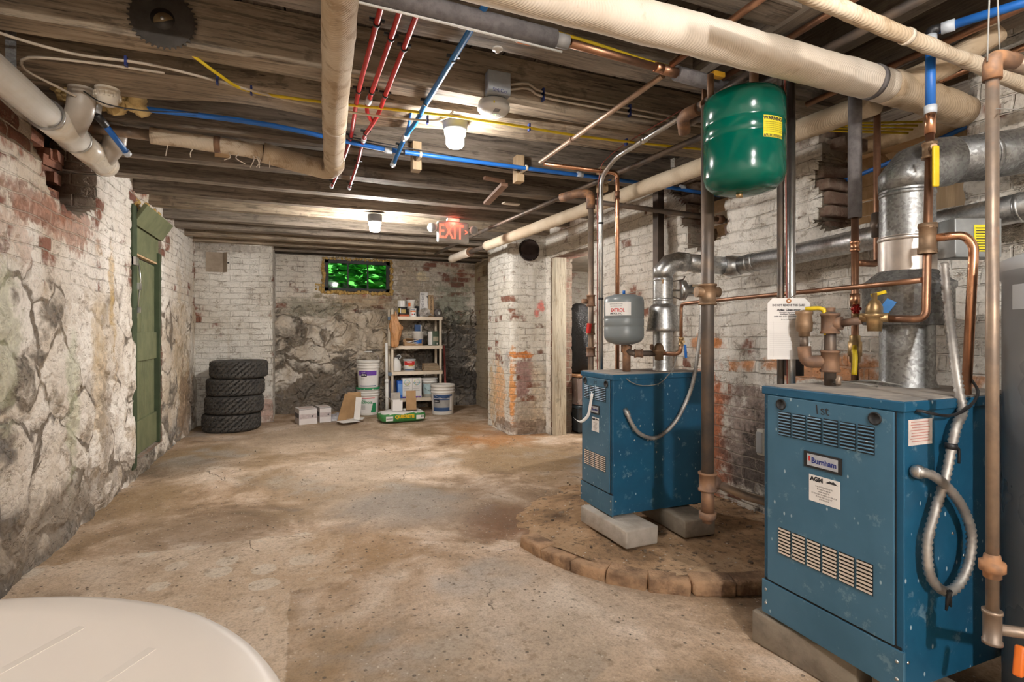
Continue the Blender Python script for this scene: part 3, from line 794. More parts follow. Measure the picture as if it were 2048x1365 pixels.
# window well and leafy shrub outside
struct(M().bbox((WX0-.5,YB+.25,1.45),(WX1+.5,YB+1.6,1.60)), 'trim_%d' % nm, CONC2); nm += 1
M_ = M().bbox((WX0-.4,YB+1.15,1.55),(WX1+.5,YB+1.25,1.80)); struct(M_, 'trim_%d' % nm, BRICKM); nm += 1
def shrub():
    m = M()
    for i in range(5200):
        c = Vector((random.uniform(-.9,2.6), YB+random.uniform(1.35,2.4), random.uniform(1.6,4.2)))
        R = Matrix.Rotation(random.uniform(0,6.28),3,'Z') @ Matrix.Rotation(random.uniform(-1,1),3,'X'); s_ = random.uniform(.06,.12)
        m.add([c+R@Vector(q)*s_ for q in ((-1,0,0),(-.3,-.5,.1),(.5,-.45,.12),(1.1,0,0),(.5,.45,.12),(-.3,.5,.1))], [(0,1,2,3,4,5)])
    co = M().rbox((.85,YB+2.75,2.9),(4.4,.5,3.2),.1); co.jitter(.12,3); m.add(co.v, co.f)
    return m
hl = NT('green_leaves', .45); hl.color(hl.mix(hl.noise(hl.pos(), 5, 3), (.04,.34,.03), (.16,.62,.10))); hl.b.inputs['Subsurface Weight'].default_value = 0
tag(shrub().build('leafy_shrub', hl.m), 'green leafy shrub outside the small basement window', 'shrub', kind='stuff')

# ------------------------------------------------------------------ door in the left wall
d = thing('door_1', 'old green beadboard door set in the left stone wall', None, (XL-.04, 5.15, 0), kind='structure')
DX = XL-.06
def dbox(y0_,y1_,z0_,z1_,x0_,x1_,mat,name,**k): return M().bbox((x0_,y0_,z0_),(x1_,y1_,z1_)).build(name, mat, d, **k)
dbox(4.66,4.76,.08,2.05,DX-.02,DX+.07,GREEND2,'door_frame')
dbox(5.52,5.62,.08,1.80,DX-.02,DX+.05,GREEND2,'door_frame')
m = M(); y = 4.765
while y < 5.50:
    m.bbox((DX-.02,y,.14),(DX+.014,min(y+.040,5.52),1.68)); y += .047
m.bbox((DX-.03,4.76,.12),(DX+.004,5.52,1.69)); m.build('door_leaf', GREEND, d, bevel=.003)
dbox(4.77,5.52,.87,1.10,DX+.01,DX+.030,GREEND,'rail',bevel=.003)
dbox(4.77,5.52,.14,.40,DX+.01,DX+.030,GREEND,'rail',bevel=.003)
dbox(4.76,5.54,1.70,1.715,DX+.0,DX+.035,W_LUM,'header_strip')
dbox(4.74,5.60,1.72,2.06,DX-.01,DX+.03,GREEND,'transom_board')
m = M().box((DX+.085,5.18,2.0),(.028,.86,.17),mrot(0,0,.55)); m.build('tilted_board', GREEND, d, bevel=.003)
M().bbox((DX-.02,4.70,0),(DX+.03,5.60,.13)).build('sill_stone', CONC2, d, bevel=.01)
m = M()
for i in range(60):
    r = random.uniform(.015,.035); m.lathe([(0,-r),(r*.7,-r*.7),(r,0),(r*.7,r*.7),(0,r)], (DX+.03+random.uniform(-.02,.03), random.uniform(4.72,5.5), 2.09+random.uniform(-.03,.04)), n=6)
m.jitter(.01,30).build('foam_stuffing', SPRAYF, d)
lt = M().bbox((DX+.05,4.66,1.60),(DX+.085,4.74,1.66)); lt.tube([(DX+.08,4.76,1.62),(DX+.085,4.79,1.5),(DX+.075,4.80,1.40),(DX+.05,4.80,1.15)], .005, 8); lt.box((DX+.065,4.80,1.27),(.03,.045,.04)); lt.box((DX+.075,4.79,1.45),(.02,.06,.05))
lt.build('slide_bolt', STEEL, d)
M().bbox((DX+.03,4.80,.22),(DX+.045,4.83,.36)).build('hinge', GREEND2, d)

# bricks showing in the broken hole
hb = M()
for k in range(30):
    c = (XL-.22-random.random()*.08, random.uniform(3.15,4.0), random.uniform(1.75,2.2))
    hb.box(c, (.1,.2,.06), mrot(random.uniform(-.15,.15), random.uniform(-.1,.1)))
tag(hb.jitter(.012,14).build('broken_bricks', BRICKM), 'broken red bricks in the ragged hole high in the left wall', 'bricks', kind='stuff')
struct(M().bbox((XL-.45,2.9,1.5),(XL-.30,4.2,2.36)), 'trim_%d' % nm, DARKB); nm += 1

# ------------------------------------------------------------------ ceiling pipes
def pipe(name, label, cat, pts, r, mat, n=16, group=None, bend=0, parts=()):
    q = rounded(pts, bend) if bend else pts
    if parts:
        t = thing(name, label, cat, pts[0], group)
        M().tube(q, r, n).build('pipe_run', mat, t)
        for (nm_, mesh_, mt) in parts: mesh_.build(nm_, mt, t)
        return t
    o = M().tube(q, r, n).build(name, mat); return tag(o, label, cat, group)
def ring(p, d, r, wd=.02): d = Vector(d).normalized(); p = Vector(p); return M().tube([p-d*wd/2, p+d*wd/2], r, 20)
def wobble(pts, r, amp, sc=4, step=.05, n=24):
    q = spline(pts, step); rr = [r*(1+amp*pnoise(Vector(p)*sc)) for p in q]
    m = M().tube(q, rr, n); m.v = [tuple(Vector(v)+Vector(v).normalized()*0 + Vector((pnoise(Vector(v)*22), pnoise(Vector(v)*22+Vector((3,3,3))), pnoise(Vector(v)*22+Vector((7,1,5)))))*.004) for v in m.v]
    return m
# the short run towards the door, with its elbow
t = thing('insulated_pipe', 'canvas wrapped pipe running front to back from the top edge, ending in a droopy elbow', 'pipe', (.1,1.45,2.04))
wobble([(.085,1.28,2.04),(.10,1.6,2.045),(.13,2.4,2.05),(.162,3.10,2.05)], .052, .05).build('pipe_wrap', WRAP_OLD, t)
wobble([(.165,3.05,2.05),(.166,3.20,2.045),(.12,3.26,2.05),(-.02,3.23,2.06),(-.20,3.20,2.085)], .052, .10, 9).build('elbow_wrap', WRAP_OLD, t)
ring((.137,2.55,2.05),(.05,1,0),.0545,.012).build('band', WRAP, t)
ring((.166,3.12,2.05),(.0,1,0),.056,.02).build('band', WRAP_OLD, t)
t = thing('insulated_pipe', 'torn wrapped pipe crossing left of the droopy elbow under the joists', 'pipe', (-.2,3.20,2.10))
wobble([(-.20,3.205,2.09),(-.45,3.20,2.10),(-.72,3.19,2.105)], .040, .10, 9).build('pipe_wrap', WRAP_OLD, t)
M().tube([(-.72,3.19,2.105),(-1.12,3.18,2.11)], .028, 16).build('bare_pipe', DULL, t)
ring((-.42,3.20,2.10),(1,0,0),.043,.03).build('rusty_band', RUSTY, t)
m = M()
for k in range(9): 
    x0_ = random.uniform(-.7,-.1); m.tube(spline([(x0_,3.19,2.065),(x0_+random.uniform(-.02,.03),3.17,2.03),(x0_+random.uniform(-.03,.03),3.18,1.99+random.random()*.03)],.01), .0025, 5)
split_build(m, 'torn_strand', WRAP, t)
# big main
t = thing('insulated_main', 'thick white canvas wrapped heating main crossing the top right', 'pipe', (1.0,1.29,2.0))
mm = wobble([(.06,1.275,2.0),(.5,1.28,2.0),(1.4,1.29,2.0),(2.0,1.295,2.0)], .058, .02, 3, .05, 32); mm.build('pipe_wrap', WRAP, t)
wobble([(1.98,1.295,2.0),(2.15,1.30,2.0),(2.35,1.30,1.985),(2.46,1.305,1.98)], .060, .12, 7, .04, 32).build('aged_wrap', WRAP_OLD, t)
wobble([(2.05,1.30,2.01),(2.18,1.20,2.08),(2.26,1.10,2.16)], .045, .12, 9, .03, 24).build('branch_wrap', WRAP_OLD, t)
ring((1.90,1.293,2.0),(1,0,0),.0605,.022).build('grey_band', FOAM, t)
# thin main above it
t = thing('insulated_pipe', 'thinner stained wrapped pipe running above the big main at top right', 'pipe', (1.5,1.0,1.96))
wobble([(1.05,.99,1.985),(1.5,1.0,1.96),(2.0,1.0,1.93),(2.46,1.01,1.90)], .022, .12, 9, .03, 20).build('pipe_wrap', WRAP_OLD, t)
ring((1.62,1.0,1.953),(1,0,-.05),.0235,.015).build('band', WRAP, t)
# the long diagonal insulated line
t = thing('insulated_pipe', 'long cream wrapped pipe running from the big main past the pillar to the back', 'pipe', (2.0,1.6,2.0))
A = Vector((2.085,1.40,2.0)); B = Vector((1.70,6.3,2.0)); L = (B-A)
wobble([A, A+L*.25, A+L*.5, A+L*.78], .047, .04, 3, .06, 24).build('pipe_wrap', m_wrap('cream_pipe_wrap', (.70,.60,.46), (.60,.49,.35), (.40,.30,.18), 200, .75, .62), t)
M().tube([A+L*.76, A+L*.90], .024, 14).build('bare_pipe', IRON, t)
wobble([A+L*.875, A+L*.96, B], .047, .04, 3, .06, 20).build('end_sleeve', WRAP, t)
ring(A+L*.33, L, .050, .05).build('band', WRAP_OLD, t); ring(A+L*.875, L, .050, .01).build('sleeve_mouth', ORANGE if False else RUSTY, t)
# bare steel line beside it
pipe('steel_pipe', 'thin dark steel pipe running beside the cream wrapped pipe to the back', 'pipe', [(1.88,2.1,2.09),(1.62,5.2,2.09),(1.52,6.4,2.06)], .017, IRON)
# foam covered copper line
t = thing('foam_covered_pipe', 'grey foam covered copper pipe along the joist at top centre', 'pipe', (.5,1.63,2.1))
M().tube([(-.1,1.60,2.105),(.5,1.615,2.1),(.80,1.625,2.1)], .031, 20).build('foam_sleeve', FOAM, t)
M().tube([(.80,1.625,2.1),(.85,1.627,2.1)], .024, 20).build('foam_end', pm('grey_tape', (.30,.29,.28), .6), t)
M().tube([(.84,1.627,2.1),(1.28,1.66,2.1)], .0145, 16).build('copper_run', COPPER, t)
m = M().tube([(.835,1.627,2.1),(.86,1.628,2.1)], .017, 16); m.tube([(1.235,1.656,2.1),(1.27,1.658,2.1)], .018, 16); split_build(m, 'coupling', COPPER_L, t)
M().tube([(1.27,1.66,2.1),(1.34,1.665,2.1)], .019, 16).build('tee', COPPER, t)
M().tube([(1.34,1.665,2.1),(1.66,1.69,2.1)], .028, 20).build('foam_sleeve', FOAM, t)
pipe('copper_pipe', 'pale tarnished copper pipe slanting from the foam covered line down to the blue line', 'pipe', [(1.305,1.70,2.10),(1.285,2.80,2.09)], .0115, COPPER_T, parts=[('strap', ring((1.29,2.42,2.095),(0,1,0),.0145,.012), RUSTY)])
pipe('copper_pipe', 'copper pipe rising from the tee in the foam covered line up over the main', 'pipe', [(1.30,1.64,2.115),(1.30,1.05,2.118)], .0125, COPPER)
pipe('white_tube', 'thin white tube running under the grey foam covered pipe', 'tube', [(-.1,1.60,2.068),(.5,1.615,2.065),(.83,1.63,2.065)], .004, WHITE, 8)
# copper lines between the right-hand beams
pipe('copper_pipe', 'copper pipe running front to back left of the first right-hand beam', 'pipe', [(1.56,.35,2.115),(1.56,1.72,2.115)], .012, COPPER)
pipe('copper_pipe', 'copper pipe running front to back behind the blue tube at top right', 'pipe', [(2.14,.5,2.14),(2.14,1.75,2.14)], .013, COPPER)
pipe('copper_pipe', 'copper pipe nearest the right edge, high between the beams', 'pipe', [(2.40,.6,2.12),(2.40,1.75,2.12)], .013, COPPER_L)
pipe('dark_pipe', 'old dark pipe crossing above the big main at top right', 'pipe', [(1.74,.5,2.11),(1.74,2.1,2.11)], .016, IRON)
# red tubes
def clipm(p, w_=.05): 
    p = Vector(p); m = M().box(p+Vector((0,0,.012)), (w_,.012,.008)); m.tube([p+Vector((0,-.006,0)), p+Vector((0,.006,0))], .0125, 12); return m
def pex(label, pts, mat, r, clips, fits, cat='tube', name='heating_tube', group=None):
    t = thing(name, label, cat, pts[0], group)
    M().tube(spline(pts,.03), r, 12).build('tube', mat, t)
    for c in clips: clipm(c).build('clip', CLIP, t)
    for a, b in fits: M().tube([a, b], r*1.45, 12).build('fitting', CLEARF, t)
    return t
pex('leftmost of the three red tubes, passing close beside the wrapped pipe', [(.235,1.5,2.125),(.230,1.75,2.125),(.222,2.3,2.125),(.228,2.6,2.12),(.238,2.95,2.13),(.225,3.4,2.135),(.195,3.96,2.135)], PEXR, .0095,
    [(.230,1.80,2.125),(.222,2.33,2.125),(.236,2.9,2.128),(.197,3.85,2.135)], [((.194,3.93,2.135),(.193,3.975,2.135))])
pex('middle red tube, hooking right to join the red tube beside it', [(.29,1.5,2.125),(.288,1.80,2.125),(.275,2.33,2.125),(.272,2.45,2.122),(.28,2.53,2.118),(.305,2.60,2.115),(.318,2.62,2.115)], PEXR, .0095,
    [(.288,1.87,2.125),(.275,2.32,2.125)], [((.2735,2.38,2.124),(.272,2.43,2.123))])
pex('rightmost red tube, running farthest back with clear fittings', [(.345,1.5,2.125),(.342,1.80,2.125),(.333,2.33,2.125),(.33,2.5,2.118),(.315,2.65,2.112),(.300,2.80,2.112),(.305,3.0,2.125),(.315,3.4,2.135),(.313,3.94,2.135)], PEXR, .0095,
    [(.342,1.92,2.125),(.333,2.33,2.125),(.300,2.78,2.113),(.315,3.35,2.135),(.313,3.86,2.135)], [((.301,2.86,2.115),(.303,2.91,2.119)),((.313,3.92,2.135),(.313,3.965,2.135))])
t = pex('blue tube slanting across the joists right of the red tubes', [(.535,1.45,2.125),(.528,1.8,2.125),(.515,2.33,2.125),(.51,2.55,2.115),(.495,2.75,2.11),(.490,3.12,2.075)], PEXLB, .0115,
    [(.527,1.93,2.125),(.514,2.34,2.125),(.492,2.88,2.105)], [((.497,2.72,2.11),(.493,2.78,2.11)),((.490,3.09,2.08),(.490,3.125,2.075))], name='water_tube')
M().tube([(.497,2.74,2.112),(.487,2.52,2.17)], .007, 10).build('side_tube', PEXB, t)
t = thing('water_tube', 'long blue tube running across under the joists to the hole in the right wall', 'tube', (.5,2.93,2.1))
M().tube(spline([(-.78,2.87,2.12),(-.2,2.87,2.125),(.24,2.96,2.12),(.5,2.965,2.105),(1.3,2.97,2.10),(2.1,2.98,2.10),(2.75,2.95,2.07)],.06), .0125, 12).build('tube', PEXB, t)
for xx in (.42,1.62,2.42): M().tube([(xx,2.965,2.103),(xx+.04,2.966,2.103)], .0165, 12).build('fitting', CLEARF, t)
M().tube([(.49,2.965,2.103),(.53,2.966,2.103)], .016, 12).build('tee', CLIP, t)
M().tube([(.49,2.97,2.10),(.49,3.06,2.085),(.49,3.12,2.07)], .013, 12).build('elbow', CLEARF, t)
for k, xx in enumerate((.62, 1.27, 1.88)):
    lab = ['small bare wood block holding the blue tube near the left lamp', 'small bare wood block holding the blue tube beside the tan pipe end', 'small bare wood block holding the blue tube near the copper riser'][k]
    tb = thing('wood_block', lab, 'block', (xx,3.075,2.08), 'pipe blocks on the joist')
    M().bbox((xx-.026,3.06,2.045),(xx+.026,3.13,2.21)).build('block', W_LUMZ, tb, bevel=.002)
    m = ring((xx,2.968,2.103),(1,0,0),.0165,.014); m.bbox((xx-.008,2.975,2.092),(xx+.008,3.062,2.112)); m.build('strap', TANPL, tb)
t = thing('water_tube', 'short blue stub with white fittings hanging beside the waste pipe', 'tube', (-.83,2.88,2.12))
p0 = Vector((-.84,2.86,2.14)); p1 = p0+Vector((-.01,.0,-.07)); p2 = Vector((-.79,3.05,1.97))
M().tube([p0,p1], .018, 12).build('fitting', CLEARF, t); M().tube([p1,p1+(p2-p1)*.3], .017, 12).build('elbow', CLIP, t)
M().tube([p1+(p2-p1)*.25,p2], .0135, 12).build('tube', PEXB, t); M().tube([p2,p2+(p2-p1)*.1], .017, 12).build('cap', CLEARF, t)
# cables
def cable(label, pts, r, mat, clips=(), name='electric_cable', group=None):
    if not clips: return tag(M().tube(spline(pts,.03), r, 8).build(name, mat), label, 'cable', group)
    t = thing(name, label, 'cable', pts[0], group); M().tube(spline(pts,.03), r, 8).build('cable', mat, t)
    for c in clips: M().box(c, (.008,.022,.035)).build('staple', CLIPB, t)
    return t
cable('yellow cable stapled along the rough beam from the left to the green tank', [(-.42,2.30,2.17),(-.30,2.36,2.11),(-.22,2.47,2.115),(.0,2.47,2.11),(.5,2.44,2.12),(.9,2.42,2.12),(1.4,2.40,2.11),(2.2,2.34,2.12)], .0065, YEL,
      [(-.2,2.48,2.12),(1.05,2.42,2.12),(1.6,2.395,2.11)])
cable('cream cable curving in from the left and running along behind the yellow one', [(-1.12,2.0,2.16),(-1.02,2.25,2.12),(-.80,2.40,2.125),(-.5,2.40,2.125),(.0,2.50,2.105),(.35,2.50,2.10),(.60,2.46,2.105),(.66,2.42,2.14)], .0055, CREAM,
      [(-.62,2.40,2.125),(-.32,2.43,2.12),(.55,2.475,2.105)])
cable('cream cable looping back over the waste pipe at the left wall', [(-.50,2.42,2.112),(-.75,2.43,2.112),(-.93,2.45,2.105),(-.98,2.55,2.10),(-.93,2.68,2.10),(-.87,2.78,2.10),(-.85,2.80,2.16)], .005, CREAM)
for k, dz in enumerate((0,-.022)):
    cable(['upper of two cream cables from the grey box along the dark joist', 'lower of two cream cables from the grey box along the dark joist'][k],
          [(.86,2.215,2.21+dz),(.95,2.20,2.225+dz),(1.05,2.215,2.205+dz),(1.5,2.215,2.205+dz*1.2),(2.3,2.215,2.20+dz)], .0055, CREAM, [(1.03,2.215,2.205+dz),(1.50,2.215,2.204+dz)])
cable('yellow cable high on the joist behind the foam covered pipe', [(.75,1.735,2.20),(1.0,1.74,2.19),(1.3,1.745,2.17),(1.7,1.745,2.16)], .006, YEL)
for k in range(3):
    cable(['lowest', 'middle', 'highest'][k]+' of three black cables sagging behind the jar lamp and blue tube', [(.25,3.02,2.14+.014*k),(.6,3.04,2.13+.012*k),(1.2,3.045,2.105+.014*k),(1.9,3.05,2.12+.01*k)], .0035, CLIP)
for k in range(4):
    cable(['front','second','third','rearmost'][k]+' yellow cable of the bundle near the right-hand opening', [(1.95+.03*k,1.9,2.10),(2.1+.02*k,1.80,2.04+.015*k),(2.3,1.72,2.03+.012*k),(2.6,1.60-.02*k,2.02+.01*k)], .005, YEL)
# waste pipe on the left
t = thing('waste_pipe', 'fat white plastic waste pipe slanting along the top of the left wall', 'pipe', (-1.0,2.6,2.0))
XP, ZP = -.985, 2.0
M().tube([(XP,1.4,ZP),(XP,2.78,ZP)], .057, 28).build('pipe_run', PVC, t)
M().tube([(XP,2.74,ZP),(XP,3.05,ZP)], .063, 28).build('wye_fitting', PVC, t)
M().tube([(XP,3.0,ZP),(XP,3.40,ZP)], .062, 28).build('wye_fitting', PVC, t)
M().lathe([(.062,0),(.064,.01),(.064,.05),(.058,.07),(0,.07)], (XP,3.40,ZP), (0,1,0), 28).build('end_cap', PVC, t)
for yy in (2.74,3.04): ring((XP,yy,ZP),(0,1,0),.0665,.012).build('steel_band', STEEL, t)
M().tube(rounded([(XP,2.98,ZP),(XP+.10,2.80,ZP+.06),(XP+.11,2.80,ZP+.30)],.05), .05, 24).build('branch', PVC_G, t)
M().tube(rounded([(XP,3.38,ZP),(XP+.10,3.24,ZP+.05),(XP+.12,3.22,ZP+.32)],.05), .05, 24).build('branch', PVC_G, t)
m = M().bbox((-.985,2.42,2.05),(-.955,2.425,2.33)); m.box((-.93,3.0,2.10),(.03,.004,.20),mrot(0,0,.3)); split_build(m, 'hanger_strap', GALV_OLD, t)
t = thing('cleanout_plug', 'white threaded waste plug hanging under the rough beam at left', 'pipe', (-.78,2.72,2.12))
M().lathe([(0,.06),(.046,.06),(.046,-.01),(.042,-.015),(.038,-.02),(.038,-.035),(.02,-.045),(0,-.045)], (-.78,2.76,2.12), n=24).build('plug_body', PVC, t)
m = M()
for k in range(16): a = k*math.pi/8; m.box((-.78+.046*math.cos(a), 2.76+.046*math.sin(a), 2.115),(.008,.008,.02),mrot(a))
m.build('grip_ridges', PVC, t)
m = M()
for k in range(70):
    r = random.uniform(.015,.04); m.lathe([(0,-r),(r*.7,-r*.7),(r,0),(r*.7,r*.7),(0,r)], (-.80+random.uniform(-.17,.12), 2.87+random.uniform(-.03,.02), 2.12+random.uniform(-.01,.05)), n=6)
tag(m.jitter(.02,25).build('fibreglass_wad', pm('yellow_fibreglass', (.62,.45,.20), .95, 0, .35, 20, .6)), 'wad of yellow fibreglass stuffed behind the white waste pipe', 'insulation', kind='stuff')
tag(M().tube(spline([(-.86,2.75,2.12),(-.78,2.72,2.07),(-.65,2.76,2.075),(-.45,2.82,2.12)],.02), .003, 6).build('electric_cable', CLIP), 'thin dark cable drooping in front of the threaded plug', 'cable')

# saw blade on the joist
def saw():
    n = 36; m = M(); R0, R1 = .100, .109; vs = []; pts = []
    for k in range(n):
        a = 2*math.pi*k/n; b = a+2*math.pi/n*.55
        pts += [(R0*math.cos(a),R0*math.sin(a)),(R1*math.cos(a+.02),R1*math.sin(a+.02)),(R1*math.cos(a+.055),R1*math.sin(a+.055)),(R0*math.cos(b),R0*math.sin(b))]
    m.poly(pts, .0025, (-.465,2.224,2.222), Matrix(((1,0,0),(0,0,-1),(0,1,0)))); return m
t = thing('saw_blade', 'round toothed saw blade nailed to a joist at top left', 'saw blade', (-.465,2.22,2.22))
saw().build('blade', SAWM, t)
M().lathe([(0,.003),(.038,.003),(.038,0)], (-.465,2.2225,2.222), (0,-1,0), 28).build('hub_disc', pm('dark_hub', (.06,.055,.05), .4, .6), t)
M().lathe([(.0,.005),(.032,.005),(.03,.003)], (-.46,2.2225,2.212), (0,-1,0), 24, True, 3.6, 6.6).build('hub_label', pm('worn_label', (.35,.24,.12), .7), t)
M().lathe([(0,.008),(.006,.007),(.007,.004)], (-.465,2.2225,2.222), (0,-1,0), 10).build('nail', STEEL, t)
# smoke alarm, box, escutcheon
t = thing('smoke_alarm', 'round white smoke alarm under the grey electrical box', 'smoke alarm', (.80,2.245,2.12))
M().lathe([(0,0),(.066,0),(.070,-.006),(.070,-.02),(.073,-.022),(.073,-.034),(.06,-.05),(0,-.053)], (.80,2.245,2.135), n=40).build('alarm_body', WHITE, t)
m = decal(M(), (.79,2.2485-.073,2.107), (1,0,0), (0,0,1), .030,.011); m.build('yellow_sticker', YELT, t)
m = M()
for k in range(5): m.box((.80,2.215-.006*k,2.0815+.0008*k),(.026,.002,.003))
m.lathe([(.024,-.0535),(.024,-.0545),(.0225,-.0545),(.0225,-.0535)],(.81,2.255,2.135),n=24); m.build('vent_slots', pm('grey_print',(.35,.34,.33),.6), t)
M().lathe([(0,-.055),(.002,-.055),(.002,-.053)],(.81,2.25,2.135),n=8).build('indicator_light', glow('green_led',(.2,1,.1),4), t)
t = thing('junction_box', 'grey plastic box marked in blue pen above the smoke alarm', 'electrical box', (.79,2.20,2.17))
M().rbox((.80,2.19,2.190),(.105,.05,.10),.004).build('box_body', pm('blue_grey_plastic',(.40,.43,.46),.45), t)
text_on(M(), 'SMICo', .024, (.80,2.1642,2.153), (1,0,0), (0,0,1)).build('handwriting', pm('blue_pen',(.03,.04,.2),.6), t)
t = thing('ceiling_escutcheon', 'small round white cap on the joist above the smoke alarm', 'cap', (.65,1.83,2.14))
M().lathe([(0,0),(.020,0),(.019,-.006),(.008,-.008),(.007,-.016),(0,-.018)], (.665,1.825,2.142), n=24).build('cap_plate', WHITE, t)
# orange bracket pieces
tag(M().rbox((.72,1.70,2.125),(.06,.03,.03),.005).build('pipe_bracket', ORANGE), 'orange plastic bracket under the grey foam covered pipe', 'bracket')
tag(M().rbox((1.50,1.62,2.10),(.055,.03,.02),.004).build('cable_tag', pm('amber_plastic',(.75,.40,.03),.4)), 'amber plastic tag on the joist above the green tank', 'tag')
# loose splintered wood under the joists
m = M().box((1.30,3.62,2.10),(.05,.60,.022),mrot(-.12,.02)); m.box((1.20,3.35,2.125),(.16,.03,.018),mrot(.2)); tag(m.jitter(.006,9).build('wood_offcut', pm('red_brown_wood',(.30,.17,.11),.7)), 'reddish broken strip of wood hanging under the joists left of the exit sign', 'offcut')
tag(M().box(P(1022,408,z=2.13),(.14,.06,.01),mrot(.1)).build('paper_scrap', pm('beige_card',(.60,.52,.42),.8)), 'small beige card stuck under a joist beyond the hanging wood strip', 'card')
tag(M().box((-.45,3.62,2.19),(.08,.60,.035),mrot(.14,.10)).build('wood_brace', W_LUM), 'short wooden brace between two joists left of the wrapped elbow', 'brace')
for k, (px_, py_) in enumerate(((820,197),(930,202))): pass
# exit sign
ex = thing('exit_sign', 'white exit sign with red letters and two small lamp heads', 'exit sign', (1.29,4.74,2.0))
EX, EY, EZ = 1.288, 4.735, 2.02
M().rbox((EX,EY,EZ),(.30,.05,.195),.018).build('sign_body', pm('sign_grey_white',(.50,.49,.46),.45), ex)
M().bbox((EX-.055,EY-.03,EZ+.098),(EX+.055,EY+.03,EZ+.125)).build('canopy', WHITE, ex)
m = text_on(M(), 'EXIT', .185, (EX-.022,EY-.0262,EZ-.004), (1,0,0), (0,0,1), .62, .003); m.build('letters', glow('exit_red', (1.0,.16,.10), .75), ex)
text_on(M(), '>', .075, (EX+.122,EY-.0262,EZ), (1,0,0), (0,0,1), .7, .002).build('arrow', glow('exit_red_arrow', (1.0,.16,.10), .75), ex)
for s_ in (-1, 1):
    hd = M().lathe([(0,-.03),(.025,-.028),(.042,0),(.043,.012),(0,.014)], (EX+s_*.195,EY-.01,EZ+.03), (s_*.25,-.9,-.2), 24).build('lamp_head', WHITE, ex)
    M().lathe([(0,.016),(.034,.015),(.036,.011)], (EX+s_*.195,EY-.01,EZ+.03), (s_*.25,-.9,-.2), 24).build('lens', HEATERL, hd)
    M().cyl((EX+s_*.14,EY,EZ+.03),(EX+s_*.19,EY,EZ+.03),.012).build('lamp_arm', WHITE, ex)
rl = bpy.data.lights.new('exit_light','POINT'); rl.energy = 0.35; rl.color = (1,.15,.1); rl.shadow_soft_size = .03
ro = bpy.data.objects.new('exit_light', rl); COL.objects.link(ro); ro.location = (EX,EY-.06,EZ+.09)

# ------------------------------------------------------------------ round brick pad and blocks
PC = Vector((1.95, 2.57)); PR = .90
pad = thing('furnace_pad', 'low round dirt and brick pad under the further blue boiler', 'pad', (PC.x, PC.y, 0))
m = M(); rings = [0, .2, .4, .6, .74, .845]; n = 90; vs = [(PC.x, PC.y, .045)]
for r in rings[1:]:
    for k in range(n):
        a = 2*math.pi*k/n; gone = 88 < math.degrees(a) < 186; x = min(PC.x+r*math.cos(a), 2.47); y = PC.y+r*math.sin(a)
        vs.append((x, y, (.045 if not gone else .045*max(0, 1-(r/.80)**3)-.006)+(r>.8)*(not gone)*.008+pnoise(Vector((x*6,y*6,0)))*.012+pnoise(Vector((x*22,y*22,0)))*.004))
fs = [(0, 1+k, 1+(k+1)%n) for k in range(n)]
for i in range(len(rings)-2):
    for k in range(n): b0 = 1+i*n; fs.append((b0+k, b0+n+k, b0+n+(k+1)%n, b0+(k+1)%n))
m.add(vs, fs, True)
hd = NT('pad_dirt', .95, 0, .2); pp = hd.pos(); nn = hd.noise(pp, 3, 6, .65); nf = hd.noise(pp, 26, 5, .7)
cc = hd.ramp(nn, [(.3,(.14,.09,.055)),(.5,(.42,.27,.155)),(.7,(.56,.40,.26))]); cc = hd.mix(hd.step(nf,.5,.7), cc, (.12,.085,.06))
vv = hd.voro(pp, 40, 'F1'); vc = hd.xyz(hd.voro(pp, 40, 'F1', 1, 'Color'))[0]
cc = hd.mix(hd.math('MULTIPLY', hd.step(vv,.12,.25,1,0), hd.step(vc,.8,.85)), cc, (.6,.55,.48)); hd.color(cc); hd.bump(hd.math('ADD', nf, nn), .8, .02)
m.build('dirt_fill', hd.m, pad)
PB = pm('pad_brick', (.46,.29,.17), .9, 0, .5, 9, .7, (.19,.115,.07), bd=.012)
nb = 31; bricks = []
for k in range(nb):
    a = math.radians(96) + 2*math.pi*k/nb
    r = PR-.045+random.uniform(-.01,.01); c = (PC.x+r*math.cos(a), PC.y+r*math.sin(a), .022)
    if c[0] > 2.40 or math.degrees(a) < 188: continue
    ln = 2*math.pi*PR/nb
    mb = M().rbox((c[0], c[1], c[2]+random.uniform(-.006,.006)), (.10, ln-.006, .068), .012, mrot(a+random.uniform(-.05,.05), random.uniform(-.05,.05)), 2)
    mb.jitter(.008, 22, k).build('edge_brick', PB, pad)
random.seed(11); m = M()
for k in range(60):
    a = random.uniform(0,6.28); r = .78*math.sqrt(random.random()); x, y = PC.x+r*math.cos(a), PC.y+r*math.sin(a)
    if x > 2.4: continue
    m.box((x,y,.058),(random.uniform(.006,.03),random.uniform(.004,.012),.008),mrot(random.uniform(0,6),random.uniform(-.3,.3)))
tag(m.build('pad_debris', pm('dark_debris',(.10,.07,.05),.9,0,.5,30,.2,(.34,.27,.2))), 'loose crumbs and scraps strewn over the dirt pad', 'debris', kind='stuff'); random.seed(7)
def cblock(c, d, rz, label, mat=CONC, group=None):
    return tag(M().rbox((c[0],c[1],c[2]), d, .008, mrot(rz), 2).jitter(.004, 14, c[0]).build('concrete_block', mat), label, 'block', group)
cblock((1.53,2.37,.10), (.19,.42,.09), .04, 'pale concrete block under the left end of the further boiler')
cblock((1.90,2.36,.10), (.19,.40,.09), -.05, 'dirty concrete block under the right end of the further boiler', CONC2)
cblock((1.60,1.27,.058), (.19,.36,.112), .10, 'grey concrete block under the left corner of the nearer boiler', CONC2)
cblock((1.62,.86,.058), (.19,.36,.112), -.04, 'grey concrete block at the bottom edge under the nearer boiler', CONC2)

